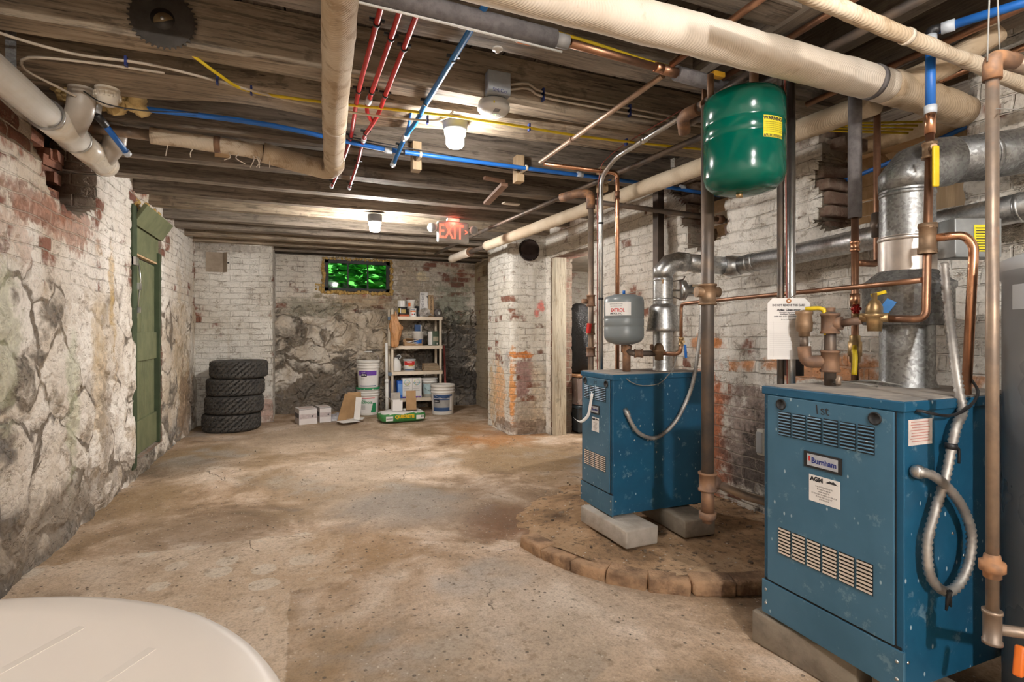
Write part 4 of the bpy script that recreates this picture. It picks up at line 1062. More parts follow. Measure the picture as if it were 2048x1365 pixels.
# ------------------------------------------------------------------ boilers
def boiler(name, label, x0, x1, y0, y1, z0, z1, ncol, flue):
    t = thing(name, label, 'boiler', (x0, (y0+y1)/2, z0))
    W, H = y1-y0, z1-z0
    kz = z0 + H*.145; th = .022
    M().bbox((x0+.002,y0,z0),(x1,y1,z1-.012)).build('jacket', BLUE, t, bevel=.003)
    M().bbox((x0-.004,y0-.006,z1-.032),(x1+.004,y1+.006,z1-.004)).build('lid', BLUE, t, bevel=.003)
    M().bbox((x0+.004,y0+.002,z1-.006),(x1-.002,y1-.002,z1-.0015)).build('lid_top', DUSTY, t)
    M().bbox((x0-.006,y0-.003,z0-.004),(x0+.004,y1+.003,kz-.004)).build('kick_panel', BLUE_F, t, bevel=.0015)
    M().bbox((x0+.0,y0+.006,kz-.004),(x0+.004,y1-.006,kz+.004)).build('gap_shade_strip', BLACK, t)  # black strips painted as the shade in the panel gaps
    fp = M().bbox((x0-.007,y0+.022,kz+.004),(x0+.004,y1-.022,z1-.034)).build('front_panel', BLUE_F, t, bevel=.0015)
    mm = M(); mm.bbox((x0-.0012,y0+.019,kz+.002),(x0+.0025,y0+.0225,z1-.032)); mm.build('gap_shade_strip', BLACK, t)
    xf = x0-.0075
    Y = lambda f: y1 - W*f           # f: 0 at the left end as seen, 1 at the right end
    Z = lambda f: z0 + H*f
    for row, (f0, f1, za, zb, dusty) in enumerate(((.15,.86,.793,.895,False),(.15,.85,.288,.400,True))):
        for c in range(ncol):
            a = f0+(f1-f0)*c/ncol; b = f0+(f1-f0)*(c+1)/ncol - (f1-f0)/ncol*.14
            g = M().bbox((xf-.0008,Y(b),Z(za)),(xf+.001,Y(a),Z(zb))); vo = g.build('vent_shade_plate', BLACK, t)  # black plate stands in for the shade inside the vent
            s = M(); ns = 8
            for k in range(ns):
                zz = Z(za)+(Z(zb)-Z(za))*(k+.5)/ns; dz = (Z(zb)-Z(za))/ns
                s.box((xf-.0022,(Y(a)+Y(b))/2,zz),(.0030,Y(a)-Y(b)-.002,dz*(.52 if dusty else .40)),mrot(0,0,.5))
            s.build('vent_slats', DUSTBEIGE if dusty else BLUE_F, vo)
    for f in (.17,.845):
        m = M().lathe([(.0,.0),(.014,.0),(.014,.003),(.018,.004),(.019,.0)], (xf,Y(f),Z(.925)), (-1,0,0), 24); k_ = m.build('knob_shade_disc', BLACK, t)  # black disc painted as the shade inside the knob hole
    npx = M(); decal(npx, (xf,Y(.50),Z(.722)), (0,-1,0), (0,0,1), W*.275, H*.063, .003); npo = npx.build('nameplate', CLIP, t)
    decal(M(), (xf-.003,Y(.50),Z(.722)), (0,-1,0), (0,0,1), W*.225, H*.046, .0006).build('nameplate_face', pm('silver_face',(.50,.52,.56),.4), npo)
    sz = W*.052
    text_on(M(), 'Burnham', sz*.98, (xf-.0039,Y(.512),Z(.721)), (0,-1,0), (0,0,1), .98, .0008).build('nameplate_text', pm('deep_blue_ink',(.01,.03,.22),.4), npo)
    decal(M(), (xf-.0037,Y(.405),Z(.727)), (0,-1,0), (0,0,1), sz*.22, sz*.62, .0003).build('nameplate_mark', REDP, npo)
    st = M(); decal(st, (xf,Y(.51),Z(.611)), (0,-1,0), (0,0,1), W*.225, H*.105, .0008); so_ = st.build('service_sticker', PAPER, t)
    m = M(); text_on(m, 'AGM', sz*.75, (xf-.0012,Y(.455),Z(.648)), (0,-1,0), (0,0,1), 1.1, .0012)
    m.poly([(-.02,0),(.02,0),(.006,.009),(0,.006),(-.006,.009)], .0003, (xf-.001,Y(.565),Z(.645)), Matrix(((0,0,-1),(-1,0,0),(0,1,0))))
    for k, s_ in enumerate(('THIS SYSTEM SERVICED','& MAINTAINED BY','AGM SERVICES','IF YOU ARE IN NEED OF SERVICE','PLEASE PHONE US AT','877-280-1919')):
        text_on(m, s_, sz*.25, (xf-.0012,Y(.51),Z(.622-.0098*k)), (0,-1,0), (0,0,1), .95, 0)
    m.build('sticker_text', INK, so_)
    m = M()
    for (f, zf) in ((.03,.04),(.03,.10),(.97,.04),(.97,.10)): m.lathe([(0,.003),(.004,.002),(.005,0)], (x0-.006,Y(f),Z(zf)), (-1,0,0), 10)
    split_build(m, 'panel_screw', STEEL, t)
    m = M()
    for (fx, fz) in ((.12,.96),(.28,.62),(.22,.52),(.36,.51),(.45,.42),(.03,.10),(.5,.96),(.7,.5)): m.lathe([(0,.002),(.004,.0015),(.005,0)], (x0+(x1-x0)*fx,y0-.001,Z(fz)), (0,-1,0), 10)
    split_build(m, 'side_rivet', STEEL, t)
    m = M()
    for fx in (.06,.92):
        for fy in (.12,.88): m.box((x0+(x1-x0)*fx, y0+W*fy, z0-.006),(.03,.03,.016))
    split_build(m, 'leveling_foot', IRON, t)
    return t, Y, Z, xf
DUSTBEIGE = pm('dusty_beige_slats', (.55,.46,.37), .8, 0, .15, 12, .05)
b1, Y1, Z1, xf1 = boiler('gas_boiler', 'further blue boiler marked 3rd, standing on the round brick pad', 1.48, 2.08, 2.335, 2.66, .157, .885, 4, None)
b2, Y2, Z2, xf2 = boiler('gas_boiler', 'nearer large blue boiler marked 1st, in the right foreground', 1.50, 2.08, .934, 1.397, .130, .917, 6, None)
text_on(M(), '1st', .042, (xf2-.0005,Y2(.49),Z2(.925)), (0,-1,0), (0,.12,1), 1.0, .0).build('marker_number', INK, b2)
text_on(M(), '3rd', .032, (xf1-.0005,Y1(.5),Z1(.925)), (0,-1,0), (0,.12,1), .8, .0).build('marker_number', INK, b1)
# pink and white notice on the near boiler's side
so_ = M(); decal(so_, (1.568,.9335,.828), (1,0,0), (0,0,1), .100,.070,.0008); so_ = so_.build('side_notice', pm('pinkish_paper',(.78,.70,.66),.8), b2)
m = M()
for k in range(8): m.box((1.568+random.uniform(-.006,.006),.9324,.856-.0075*k),(.075,.0004,.0022))
m.build('notice_print', pm('red_print',(.62,.28,.24),.7), so_)
m = M(); m.box((1.84,.9335,.86),(.06,.001,.03)); 
# dangling white strip on the far boiler
sp = spline([(xf1-.002,Y1(.42),.77),(xf1-.012,Y1(.40),.70),(xf1-.02,Y1(.36),.64),(xf1-.035,Y1(.18),.60),(xf1-.045,Y1(.02),.615)], .02)
m = M(); vs = []
for i, p in enumerate(sp): vs += [p+Vector((0,.012,0.004)), p+Vector((0,-.012,-.004))]
m.add(vs, [(2*i,2*i+1,2*i+3,2*i+2) for i in range(len(sp)-1)], True)
tag(m.build('paper_strip', PAPER, None, solid=.0006), 'curled white paper strip hanging from the further boiler front', 'paper strip')

# flues
def corr_ring(m, p, d, r): d = Vector(d).normalized(); p = Vector(p); m.tube([p-d*.008,p-d*.003,p+d*.003,p+d*.008],[r,r*1.03,r*1.03,r],32)
f1 = thing('boiler_flue', 'shiny galvanised flue rising from the further boiler and running along the right wall', 'flue', (1.92,2.5,.885))
fx, fy = 1.92, 2.50
M().lathe([(.058,.883),(.056,.90),(.053,.905),(.053,1.13)], (fx,fy,0), n=32).build('flue_collar', GALV, f1)
M().lathe([(.092,1.105),(.096,1.108),(.090,1.13),(.080,1.20),(.080,1.235),(.074,1.247),(.056,1.262)], (fx,fy,0), n=36).build('draft_hood', GALV, f1)
mv = M().tube([(fx,fy,1.255),(fx,fy,1.42)], .054, 32, False); corr_ring(mv,(fx,fy,1.285),(0,0,1),.054); corr_ring(mv,(fx,fy,1.40),(0,0,1),.054); mv.build('vertical_section', GALV, f1)
e = [Vector((fx,fy,1.41)),Vector((fx,fy,1.445)),Vector((fx+.035,fy-.012,1.49)),Vector((fx+.085,fy-.03,1.505)),Vector((fx+.13,fy-.045,1.50))]
M().tube(e, .055, 28).build('elbow', GALV, f1)
M().tube([e[-1],Vector((2.27,2.37,1.48))], .051, 28).build('short_run', GALV, f1)
M().tube([(2.24,2.375,1.482),(2.29,2.36,1.479),(2.305,2.31,1.48)], .054, 28).build('elbow', GALV, f1)
mv = M().tube([(2.305,2.32,1.48),(2.305,.4,1.557)], .0505, 32)
for yy in (2.24,2.20,1.62,1.05): corr_ring(mv,(2.305,yy,1.48+(2.32-yy)*.04),(0,1,-.04),.0515)
mv.build('wall_run', GALV, f1)
M().box((fx-.034,fy-.044,1.385),(.028,.003,.022),mrot(.75)).build('orange_sticker', pm('orange_sticker',(.62,.32,.10),.6), f1)
dm = thing('flue_damper_motor', 'small round damper motor mounted beside the further flue', 'motor', (2.02,2.46,1.33))
M().lathe([(0,-.03),(.055,-.03),(.058,-.025),(.058,.0),(.035,.002),(.035,.05),(.03,.055),(0,.055)], (2.035,2.455,1.34), (1,-.35,0), 28).build('motor_body', STEEL, dm)
M().tube([(1.95,2.49,1.34),(2.035,2.455,1.34)], .005, 8).build('damper_shaft', IRON, dm)
M().box((2.085,2.43,1.345),(.045,.045,.055),mrot(-.3)).build('terminal_box', pm('brown_box',(.34,.25,.16),.5,.4), dm)
m = M()
for a, b in (((1.96,2.46,1.39),(2.02,2.45,1.40)),((1.96,2.46,1.30),(2.02,2.45,1.285)),((2.02,2.45,1.40),(2.03,2.445,1.42))): m.tube([a,b],.004,6)
m.build('motor_bracket', IRON, dm)
F2x, F2y = 1.944, 1.20
f2 = thing('boiler_flue', 'large dull galvanised flue rising from the nearer boiler with a wide hood', 'flue', (F2x,F2y,.917))
M().lathe([(.088,.915),(.082,.93),(.080,.94),(.080,1.14)], (F2x,F2y,0), n=40).build('flue_collar', GALV_OLD, f2)
M().lathe([(.126,1.125),(.130,1.128),(.130,1.245),(.136,1.255),(.136,1.268),(.125,1.275),(.09,1.305),(.085,1.31)], (F2x,F2y,0), n=44).build('draft_hood', GALV_OLD, f2)
mv = M().tube([(F2x,F2y,1.305),(F2x,F2y,1.43)], .083, 36, False); corr_ring(mv,(F2x,F2y,1.42),(0,0,1),.083); mv.build('bright_section', m_metal('aluminium_sheet',(.68,.62,.57),(.58,.53,.49),.4), f2)
mv = M().tube([(F2x,F2y,1.425),(F2x,F2y,1.60)], .080, 36, False); corr_ring(mv,(F2x,F2y,1.575),(0,0,1),.080); mv.build('vertical_section', GALV_OLD, f2)
hd_ = Vector((.94,-.34,.15)).normalized()
M().tube([(F2x,F2y,1.59),(F2x,F2y,1.62),Vector((F2x,F2y,1.655))+hd_*.03,Vector((F2x,F2y,1.672))+hd_*.09,Vector((F2x,F2y,1.67))+hd_*.15], .083, 32).build('elbow', GALV_OLD, f2)
p0 = Vector((F2x,F2y,1.67))+hd_*.13; mv = M().tube([p0,p0+hd_*.46], .078, 32)
for k in (.14,.32,.35): corr_ring(mv, p0+hd_*k, hd_, .080)
mv.build('horizontal_run', GALV_OLD, f2)
# galvanised box on the hood with yellow warning label and conduit
jb = thing('electrical_box', 'grey metal box with a yellow warning label beside the nearer flue', 'electrical box', (2.0,1.10,1.34))
BX0 = Vector((1.985,1.055,1.40)); bu = Vector((.93,-.368,0)); bn = Vector((-.368,-.93,0))
Rb = Matrix((bu, -bn, Vector((0,0,1)))).transposed()
M().rbox(BX0+bu*.02, (.15,.07,.125), .004, Rb).build('box_body', m_metal('grey_steel_box',(.42,.44,.45),(.33,.35,.36),.4,.6), jb)
yl = decal(M(), BX0+bu*.045+bn*.036+Vector((0,0,-.002)), bu, (0,0,1), .080,.085,.0008).build('warning_label', YELT, jb)
m = M()
for k in range(9): m.box(BX0+bu*(.045+random.uniform(-.002,.002))+bn*.0375+Vector((0,0,.030-.0085*k)), (.068,.0004,.0028), Rb)
m.build('label_print', INK, yl)
q, r = corrugated([P(1888,526,y=1.03),P(1893,590,y=1.02),P(1905,690,y=.96),P(1918,780,y=.93),P(1925,822,y=.915),P(1911,859,y=.905),P(1893,946,y=.905),P(1870,1024,y=.905),P(1855,1083,y=.905),P(1858,1143,y=.903),P(1874,1173,y=.90),P(1897,1184,y=.895),P(1920,1166,y=.895),P(1938,1125,y=.895),P(1943,1070,y=.895),P(1929,1024,y=.895),P(1902,983,y=.895),P(1868,953,y=.90),P(1838,944,y=.91),P(1829,944,y=.93)], .0118, .014, .15)
t = thing('flexible_conduit', 'ribbed metal conduit looped down the side of the nearer boiler', 'conduit', (1.7,.9,.5))
M().tube(q, r, 14).build('conduit', FLEX, t)
M().tube([P(1845,946,y=.905),P(1836,944,y=.915),P(1831,944,y=.935)], .0165, 14).build('connector', GALV, t)
m = M()
for (px_, py_, dd) in ((1897,1182,(.01,0,-.045)),(1899,1182,(-.015,.0,-.05))): a = P(px_,py_,y=.885); m.tube([a, a+Vector(dd)*.5, a+Vector(dd)], [.008,.006,.003], 6)
ring(P(1897,1183,y=.895),(1,0,.2),.0145,.014)
m.build('tape_tie', CLIP, t)
a = P(1902,893,y=.905); ring(a,(.1,0,1),.0145,.016).build('tape_tie', CLIP, t)
M().tube(spline([a+Vector((.01,0,0)),a+Vector((.03,-.002,-.01)),a+Vector((.035,0,-.05))],.01),[.004]*len(spline([a+Vector((.01,0,0)),a+Vector((.03,-.002,-.01)),a+Vector((.035,0,-.05))],.01)),6).build('tape_tail', CLIP, t)
cable('black cable drooping across the top of the nearer boiler side', [P(1829,823,y=.932),P(1845,823,y=.915),P(1880,831,y=.90),P(1910,830,y=.895),P(1938,815,y=.895),P(1955,792,y=.90),P(1953,775,y=.93),P(1938,755,y=.97),P(1925,745,y=1.0)], .004, CLIP)
q, r = corrugated([P(1396,572,y=2.42),P(1403,600,y=2.40),P(1402,650,y=2.36),P(1396,700,y=2.32),P(1390,745,y=2.30),P(1378,790,y=2.30),P(1350,845,y=2.30),P(1312,876,y=2.30),P(1280,868,y=2.30),P(1262,845,y=2.305),P(1255,828,y=2.31),P(1250,820,y=2.335)], .0105, .014, .15)
t = thing('flexible_conduit', 'ribbed metal conduit hanging in a curve on the side of the further boiler', 'conduit', (1.8,2.3,.8))
M().tube(q, r, 12).build('conduit', FLEX, t); M().tube([P(1256,830,y=2.31),P(1250,820,y=2.338)], .015, 12).build('connector', GALV, t)
cable('thin grey wire drooping at the top of the further boiler side', [P(1250,755,y=2.335),P(1262,765,y=2.32),P(1285,772,y=2.315),P(1318,768,y=2.315),P(1335,752,y=2.32),P(1347,735,y=2.35),P(1356,700,y=2.37)], .0028, pm('grey_wire',(.25,.24,.22),.5))
for k in range(2):
    cable(['curled grey wire end lying on the nearer boiler top, left','curled grey wire end lying on the nearer boiler top, by the flue'][k], [(1.72+.12*k,1.15,.925),(1.68+.12*k,1.22,.935),(1.70+.1*k,1.30,.925)] , .0025, pm('grey_wire',(.25,.24,.22),.5))

# ------------------------------------------------------------------ vertical pipes
def fitting(p, r, h_, d=(0,0,1)):
    p = Vector(p); d = Vector(d).normalized()
    return M().tube([p-d*h_/2,p-d*(h_/2-.008),p-d*(h_/2-.009),p+d*(h_/2-.009),p+d*(h_/2-.008),p+d*h_/2],[r*1.12,r*1.12,r,r,r*1.12,r*1.12],18)
# drop pipe in front of the further boiler
t = thing('drop_pipe', 'thick dark iron pipe hanging in front of the further boiler', 'pipe', (1.548,1.727,.3))
px_, py_ = 1.548, 1.727
M().cyl((px_,py_,.46),(px_,py_,2.03),.0255).build('pipe_run', IRON, t)
m = fitting((px_,py_,1.255),.033,.085); m.tube([(px_-.05,py_+.01,1.265),(px_+.05,py_-.01,1.265)],.022,14); m.build('valve_body', BRONZE, t)
m = fitting((px_,py_,.487),.034,.075); m.tube([(px_,py_,.48),(px_+.05,py_+.0,.475)],.028,14); m.build('tee', RUSTY, t)
M().cyl((px_,py_,.36),(px_,py_,.47),.0255).build('nipple', RUSTY, t)
M().lathe([(.0,-.045),(.020,-.045),(.022,-.03),(.030,-.03),(.034,-.02),(.034,0),(.025,.0)], (px_,py_,.362), n=18).build('end_cap', RUSTY, t)
M().tube([(px_+.04,py_,.475),(1.66,1.63,.44),(1.95,1.42,.36)], .017, 14).build('branch', DULL, t)
# its top line carrying the tank
t = thing('steel_pipe', 'dark steel pipe over the green tank ending in a brown elbow', 'pipe', (1.58,1.6,2.05))
M().tube([(1.56,1.87,2.05),(1.63,1.30,2.068) if False else (1.60,1.40,2.10)], .0185, 16).build('pipe_run', IRON, t)
M().tube(rounded([(1.565,1.80,2.05),(1.555,1.89,2.05),(1.60,1.93,2.0)],.03),.027,16).build('elbow', RUSTY, t)
m = M()
for dy in (0,.05): m.box((1.565,1.76-dy,2.085),(.03,.008,.09)); m.tube([(1.565,1.765-dy,2.05),(1.565,1.755-dy,2.05)],.026,14)
m.build('hanger_clamp', RUSTY, t)
# chrome-like conduit with a bend
t = thing('steel_conduit', 'shiny steel conduit running under the joists and bending down behind the further boiler', 'conduit', (1.66,2.7,1.2))
M().tube(rounded([(1.63,1.95,2.10),(1.665,2.60,2.10),(1.655,2.74,2.02),(1.655,2.74,1.9),(1.655,2.74,.15)],.12,8), .0135, 14).build('conduit', STEEL, t)
m = M()
for zz in (2.0,1.75,1.3): m.tube([(1.655,2.74,zz-.006),(1.655,2.74,zz+.006)],.0155,12)
split_build(m, 'tie', CLIP, t); ring((1.648,2.3,2.10),(.05,1,0),.0175,.03).build('coupling', STEEL, t)
cable('thin dark red wire strapped along the bent shiny conduit', [(1.615,1.97,2.12),(1.645,2.60,2.12),(1.634,2.73,2.0),(1.634,2.745,1.5),(1.634,2.745,.6)], .003, pm('dark_red_wire',(.25,.06,.04),.5))
t = thing('brown_riser', 'brown iron riser with a red valve handle left of the grey tank', 'pipe', (1.65,2.85,.5))
M().cyl((1.65,2.85,.05),(1.65,2.85,1.93),.0175).build('pipe_run', DULL, t)
M().tube(rounded([(1.65,2.85,1.86),(1.65,2.85,1.955),(1.58,2.90,1.96),(1.52,3.0,1.95)],.04),.027,16).build('elbow', RUSTY, t)
m = fitting((1.65,2.85,1.295),.025,.07); m.tube([(1.62,2.85,1.29),(1.59,2.85,1.29)],.015,12); m.build('tee', RUSTY, t)
fitting((1.65,2.85,.98),.026,.06).build('union', RUSTY, t)
m = fitting((1.65,2.85,1.12),.024,.07); hv = m.build('valve_body', BRONZE, t)
M().box((1.625,2.83,1.125),(.022,.02,.06),mrot(.3,.2)).build('red_lever', REDP, hv)
M().tube([(1.655,2.85,1.905),(2.4,2.85,1.885),(2.72,2.85,1.87)], .0165, 14).build('crossing_pipe', IRON, t)
M().lathe([(.0,-.02),(.03,-.02),(.03,.02),(0,.02)],(2.66,2.85,1.873),(1,0,0),16).build('end_fitting', RUSTY, t)
t = thing('copper_riser', 'bright orange copper riser standing behind the grey tank', 'pipe', (1.776,2.75,1.0))
M().tube(rounded([(1.30,2.78,2.075),(1.776,2.75,2.065),(1.776,2.75,1.9),(1.776,2.75,.7)],.035), .0125, 14).build('pipe_run', COPPER_L, t)
fitting((1.776,2.75,1.93),.0145,.05).build('coupling', COPPER, t)
tag(M().box((2.40,3.18,1.22),(.05,.06,2.3)).build('iron_post', pm('dark_rusty_steel',(.085,.06,.045),.6,.4,.4,6,.2)), 'dark square steel post behind the bent flue of the further boiler', 'post')
t = thing('support_conduit', 'straight shiny vertical conduit behind the white service card', 'conduit', (1.75,1.50,.2))
M().cyl((1.75,1.50,.0),(1.75,1.50,2.13),.0155).build('conduit', STEEL, t)
M().cyl((1.735,1.535,.02),(1.735,1.535,2.13),.013).build('dark_tube', IRON, t)
M().lathe([(.02,0),(.035,0),(.035,.05),(.045,.06),(.045,.08),(.02,.08)],(1.80,1.53,.93),n=18).build('dark_elbow', IRON, t)
cable('thin red wire running down beside the straight vertical conduit', [(1.722,1.505,2.1),(1.724,1.50,1.5),(1.722,1.49,.5)], .0025, pm('dark_red_wire',(.25,.06,.04),.5))
# foam covered and copper risers behind the nearer boiler
t = thing('foam_covered_riser', 'riser wrapped in grey foam above bare copper with a yellow-handled valve', 'pipe', (2.0,1.425,1.0))
qx, qy = 2.0, 1.425
M().cyl((qx,qy,1.545),(qx,qy,2.10),.0235).build('foam_sleeve', FOAM, t)
M().cyl((qx,qy,.6),(qx,qy,1.56),.013).build('copper_run', COPPER, t)
m = fitting((qx,qy,1.435),.0155,.04); m.tube([(qx,qy,1.25),(qx,qy,1.20)],.0175,12); m.tube([(qx,qy,1.14),(qx,qy,1.13)],.0175,12); split_build(m, 'coupling', COPPER_L, t)
m = M().lathe([(.014,-.055),(.019,-.05),(.019,-.03),(.024,-.028),(.024,.028),(.019,.03),(.019,.05),(.014,.055)],(qx,qy,1.035),n=18); m.tube([(qx,qy,1.04),(qx-.045,qy-.03,1.04)],.009,10); vb = m.build('valve_body', BRASS, t)
M().tube(spline([(qx-.045,qy-.032,1.045),(qx-.06,qy-.04,1.03),(qx-.07,qy-.05,1.0),(qx-.075,qy-.05,.94)],.01),.0095,8).build('yellow_lever', YEL, vb)
m = M().tube([(qx,qy,1.185),(qx-.07,qy-.05,1.185)],.013,12); m.lathe([(0,0),(.012,0),(.012,-.02),(0,-.025)],(qx-.05,qy-.04,1.178),n=12); hb_ = m.build('drain_valve', BRASS, t)
m = M()
for k in range(6):
    a = k*math.pi/3; m.lathe([(0,-.006),(.0065,0),(0,.006)],(qx-.085+.0,qy-.065+.014*math.cos(a),1.187+.014*math.sin(a)),(1,.5,0),8)
m.lathe([(0,-.005),(.011,-.005),(.011,.005),(0,.005)],(qx-.085,qy-.065,1.187),(1,.7,0),14); m.build('red_wheel', REDP, hb_)
t = thing('copper_drop', 'copper drop pipe with a dark check valve, turning back into the foam covered riser', 'pipe', (2.12,1.42,1.4))
M().tube(rounded([(2.12,1.42,2.12),(2.12,1.42,1.42),(2.12,1.42,1.37),(2.07,1.42,1.37),(2.01,1.425,1.37)],.03),.0125,14).build('pipe_run', COPPER, t)
m = M().lathe([(.014,-.05),(.02,-.045),(.02,-.02),(.024,-.018),(.024,.018),(.02,.02),(.02,.045),(.014,.05)],(2.12,1.42,1.525),n=16); m.tube([(2.12,1.42,1.52),(2.08,1.38,1.515)],.01,10); m.build('valve_body', IRON, t)
# iron tree on the nearer boiler top
t = thing('boiler_header', 'rusty iron riser with tees and a relief valve on top of the nearer boiler', 'pipe', (1.70,1.30,.917))
hx, hy = 1.70, 1.30
M().cyl((hx,hy,.915),(hx,hy,1.17),.0185).build('pipe_run', IRON, t)
m = fitting((hx,hy,1.0),.028,.075); m.build('tee', RUSTY, t)
m = fitting((hx,hy,1.13),.028,.07); m.lathe([(0,.0),(.016,.0),(.016,.02),(0,.02)],(hx,hy,1.165),n=6); m.build('tee', RUSTY, t)
M().tube(rounded([(hx,hy,1.0),(hx-.045,hy+.06,.995),(hx-.045,hy+.065,1.05)],.03),.022,14).build('elbow', RUSTY, t)
M().cyl((hx-.045,hy+.065,1.04),(hx-.045,hy+.065,1.09),.014).build('nipple', IRON, t)
rv = M().lathe([(.012,0),(.018,.0),(.018,.014),(.026,.02),(.028,.045),(.024,.075),(.028,.08),(.028,.09),(0,.095)],(hx-.045,hy+.065,1.085),n=22).build('relief_valve', BRONZE, t)
m = M().tube(spline([(hx-.045,hy+.06,1.183),(hx-.02,hy+.02,1.183),(hx-.012,hy+.01,1.165),(hx-.012,hy+.005,1.09)],.01),.0075,8); m.build('yellow_lever', YEL, rv)
M().tube([(hx,hy,1.13),(hx+.012,hy-.035,1.13)],.024,14).build('bushing', RUSTY, t)
M().tube([(hx+.01,hy-.03,1.13),(hx+.03,hy-.09,1.14)],.013,12).build('nipple', RUSTY, t)
M().tube([(1.655,1.235,.925),(1.66,1.24,.940),(1.664,1.236,.955)],.008,10).build('pipe_stub', DULL, t)
vx, vy, vz = 1.742, 1.175, 1.148
prv = thing('reducing_valve', 'brass bell-shaped reducing valve with a small blue tag over the nearer boiler', 'valve', (vx,vy,vz))
M().lathe([(0,-.045),(.020,-.045),(.023,-.01),(.026,.0),(.034,.004),(.034,.012),(.026,.014),(.024,.035),(.014,.055),(.008,.058),(.008,.08),(0,.08)],(vx,vy,vz),n=28).build('valve_body', BRASS, prv)
M().tube([(vx-.012,vy+.038,vz),(vx+.012,vy-.038,vz)],.015,12).build('side_ports', BRASS, prv)
M().box((vx+.012,vy-.005,vz+.078),(.012,.042,.010),mrot(.3,-.25)).build('adjusting_lever', YEL, prv)
m = M(); R_ = mrot(.2,.5,.3); m.box((vx+.014,vy-.032,vz+.036),(.003,.03,.045),R_); m.build('blue_tag', pm('blue_tag',(.05,.20,.50),.5), prv)
cp = thing('copper_feed', 'copper feed pipe with a yellow-handled valve dropping from the blue tube over the nearer boiler', 'pipe', (1.8,1.05,1.4))
top = Vector((1.83,1.06,1.80)); bot = Vector((1.79,1.05,1.14)); dd = (bot-top)
M().tube(rounded([top, bot, Vector((1.757,1.14,1.143))],.03), .0115, 14).build('pipe_run', COPPER, cp)
M().tube([top, top+dd*.12],.0145,14).build('ribbed_adapter', COPPER_L, cp)
m = fitting(top+dd*.20,.019,.05); m.tube([top+dd*.20, top+dd*.20+Vector((-.03,-.03,0))],.009,10); bv = m.build('ball_valve', BRONZE, cp)
m = M().rbox(top+dd*.20+Vector((-.04,-.04,-.065)),(.020,.010,.125),.004,mrot(-.3)); m.build('yellow_lever', YEL, bv)
m = fitting(top+dd*.62,.023,.085); m.lathe([(.026,-.008),(.026,.008),(.018,.008)],top+dd*.68,(0,0,1),8); m.lathe([(.026,-.008),(.026,.008),(.018,.008)],top+dd*.56,(0,0,1),8); m.build('backflow_valve', BRONZE, cp)
M().tube(rounded([top+dd*.62, Vector((1.86,.985,1.395)), Vector((1.87,.965,1.36)), Vector((1.825,.962,.90))],.03,5), .0125, 14).build('side_drop', COPPER_L, cp)
bt = thing('water_tube', 'bright blue tube crossing the top right corner and dropping in front of the big main', 'tube', (1.83,1.06,1.9))
M().tube([(1.83,1.06,1.79),(1.83,1.06,2.03)], .0135, 14).build('vertical_tube', PEXB, bt)
M().tube([(1.845,1.045,2.045),(2.03,.66,2.05)], .0135, 14).build('ceiling_tube', PEXB, bt)
m = M().tube([(1.83,1.06,1.785),(1.83,1.06,1.81)],.017,14); m.tube([(1.848,1.04,2.045),(1.862,1.01,2.045)],.018,14); m.tube([(1.83,1.06,2.0),(1.83,1.06,2.03)],.017,14); split_build(m, 'fitting', CLEARF, bt)
M().tube(rounded([(1.83,1.06,2.02),(1.83,1.06,2.047),(1.848,1.04,2.046)],.015),.0145,12).build('elbow', CLIP, bt)
# long copper line between boilers
t = thing('copper_line', 'thin copper line running level from the further boiler valves to the nearer flue', 'pipe', (1.85,1.7,1.25))
M().tube(rounded([(1.79,1.06,1.262),(1.80,1.20,1.26),(1.86,2.20,1.252),(1.875,2.29,1.25),(1.875,2.29,1.03)],.03), .009, 14).build('pipe_run', COPPER, t)
m = fitting((1.875,2.29,1.05),.013,.045); m.tube([(1.875,2.29,1.05),(1.86,2.25,1.05)],.008,8); m.build('valve_body', BRASS, t)
M().rbox((1.875,2.255,1.0),(.012,.012,.07),.004,mrot(0,0,-.1)).build('blue_lever', PEXB, t)
# further boiler piping with the grey tank
t = thing('boiler_header', 'rusty pipe run with a bell-shaped valve under the grey tank', 'pipe', (1.70,2.42,.95))
M().tube(rounded([(1.66,2.48,.885),(1.66,2.48,.99),(1.665,2.47,1.03)],.02),.022,14).build('riser', RUSTY, t)
M().tube(rounded([(1.66,2.47,1.0),(1.67,2.44,.985),(1.80,2.38,.985)],.03),.0155,14).build('pipe_run', IRON, t)
fitting((1.70,2.425,.985),.021,.045,(.14,-.06,0)).build('union', RUSTY, t)
M().lathe([(0,-.045),(.022,-.04),(.024,-.01),(.032,.0),(.036,.006),(.036,.014),(.026,.018),(.024,.035),(.012,.05),(0,.052)],(1.80,2.38,.99),n=24).build('bell_valve', BRONZE, t)
M().tube(rounded([(1.80,2.38,.985),(1.875,2.30,.985),(1.875,2.29,1.04)],.03),.0115,12).build('outlet', COPPER, t)
M().lathe([(.0,0),(.016,.0),(.016,.006),(0,.006)],(1.755,2.385,1.02),(.3,-1,0),10).build('red_wheel', RUSTY, t)
tk = thing('expansion_tank', 'small grey expansion tank with a white label above the further boiler', 'tank', (1.65,2.49,1.03))
tx, ty = 1.65, 2.49
M().lathe([(0,1.030),(.05,1.033),(.09,1.048),(.106,1.068),(.108,1.08),(.108,1.125),(.105,1.13),(.108,1.135),(.108,1.17),(.105,1.175),(.108,1.18),(.108,1.275),(.10,1.293),(.06,1.307),(0,1.312)],(tx,ty,0),n=48).build('tank_shell', TANKGR, tk)
M().cyl((tx,ty,.99),(tx,ty,1.035),.016).build('bottom_nipple', RUSTY, tk)
M().cyl((tx,ty,1.31),(tx,ty,1.33),.008).build('valve_cap', PEXB, tk)
ac = math.atan2(-ty,-tx)
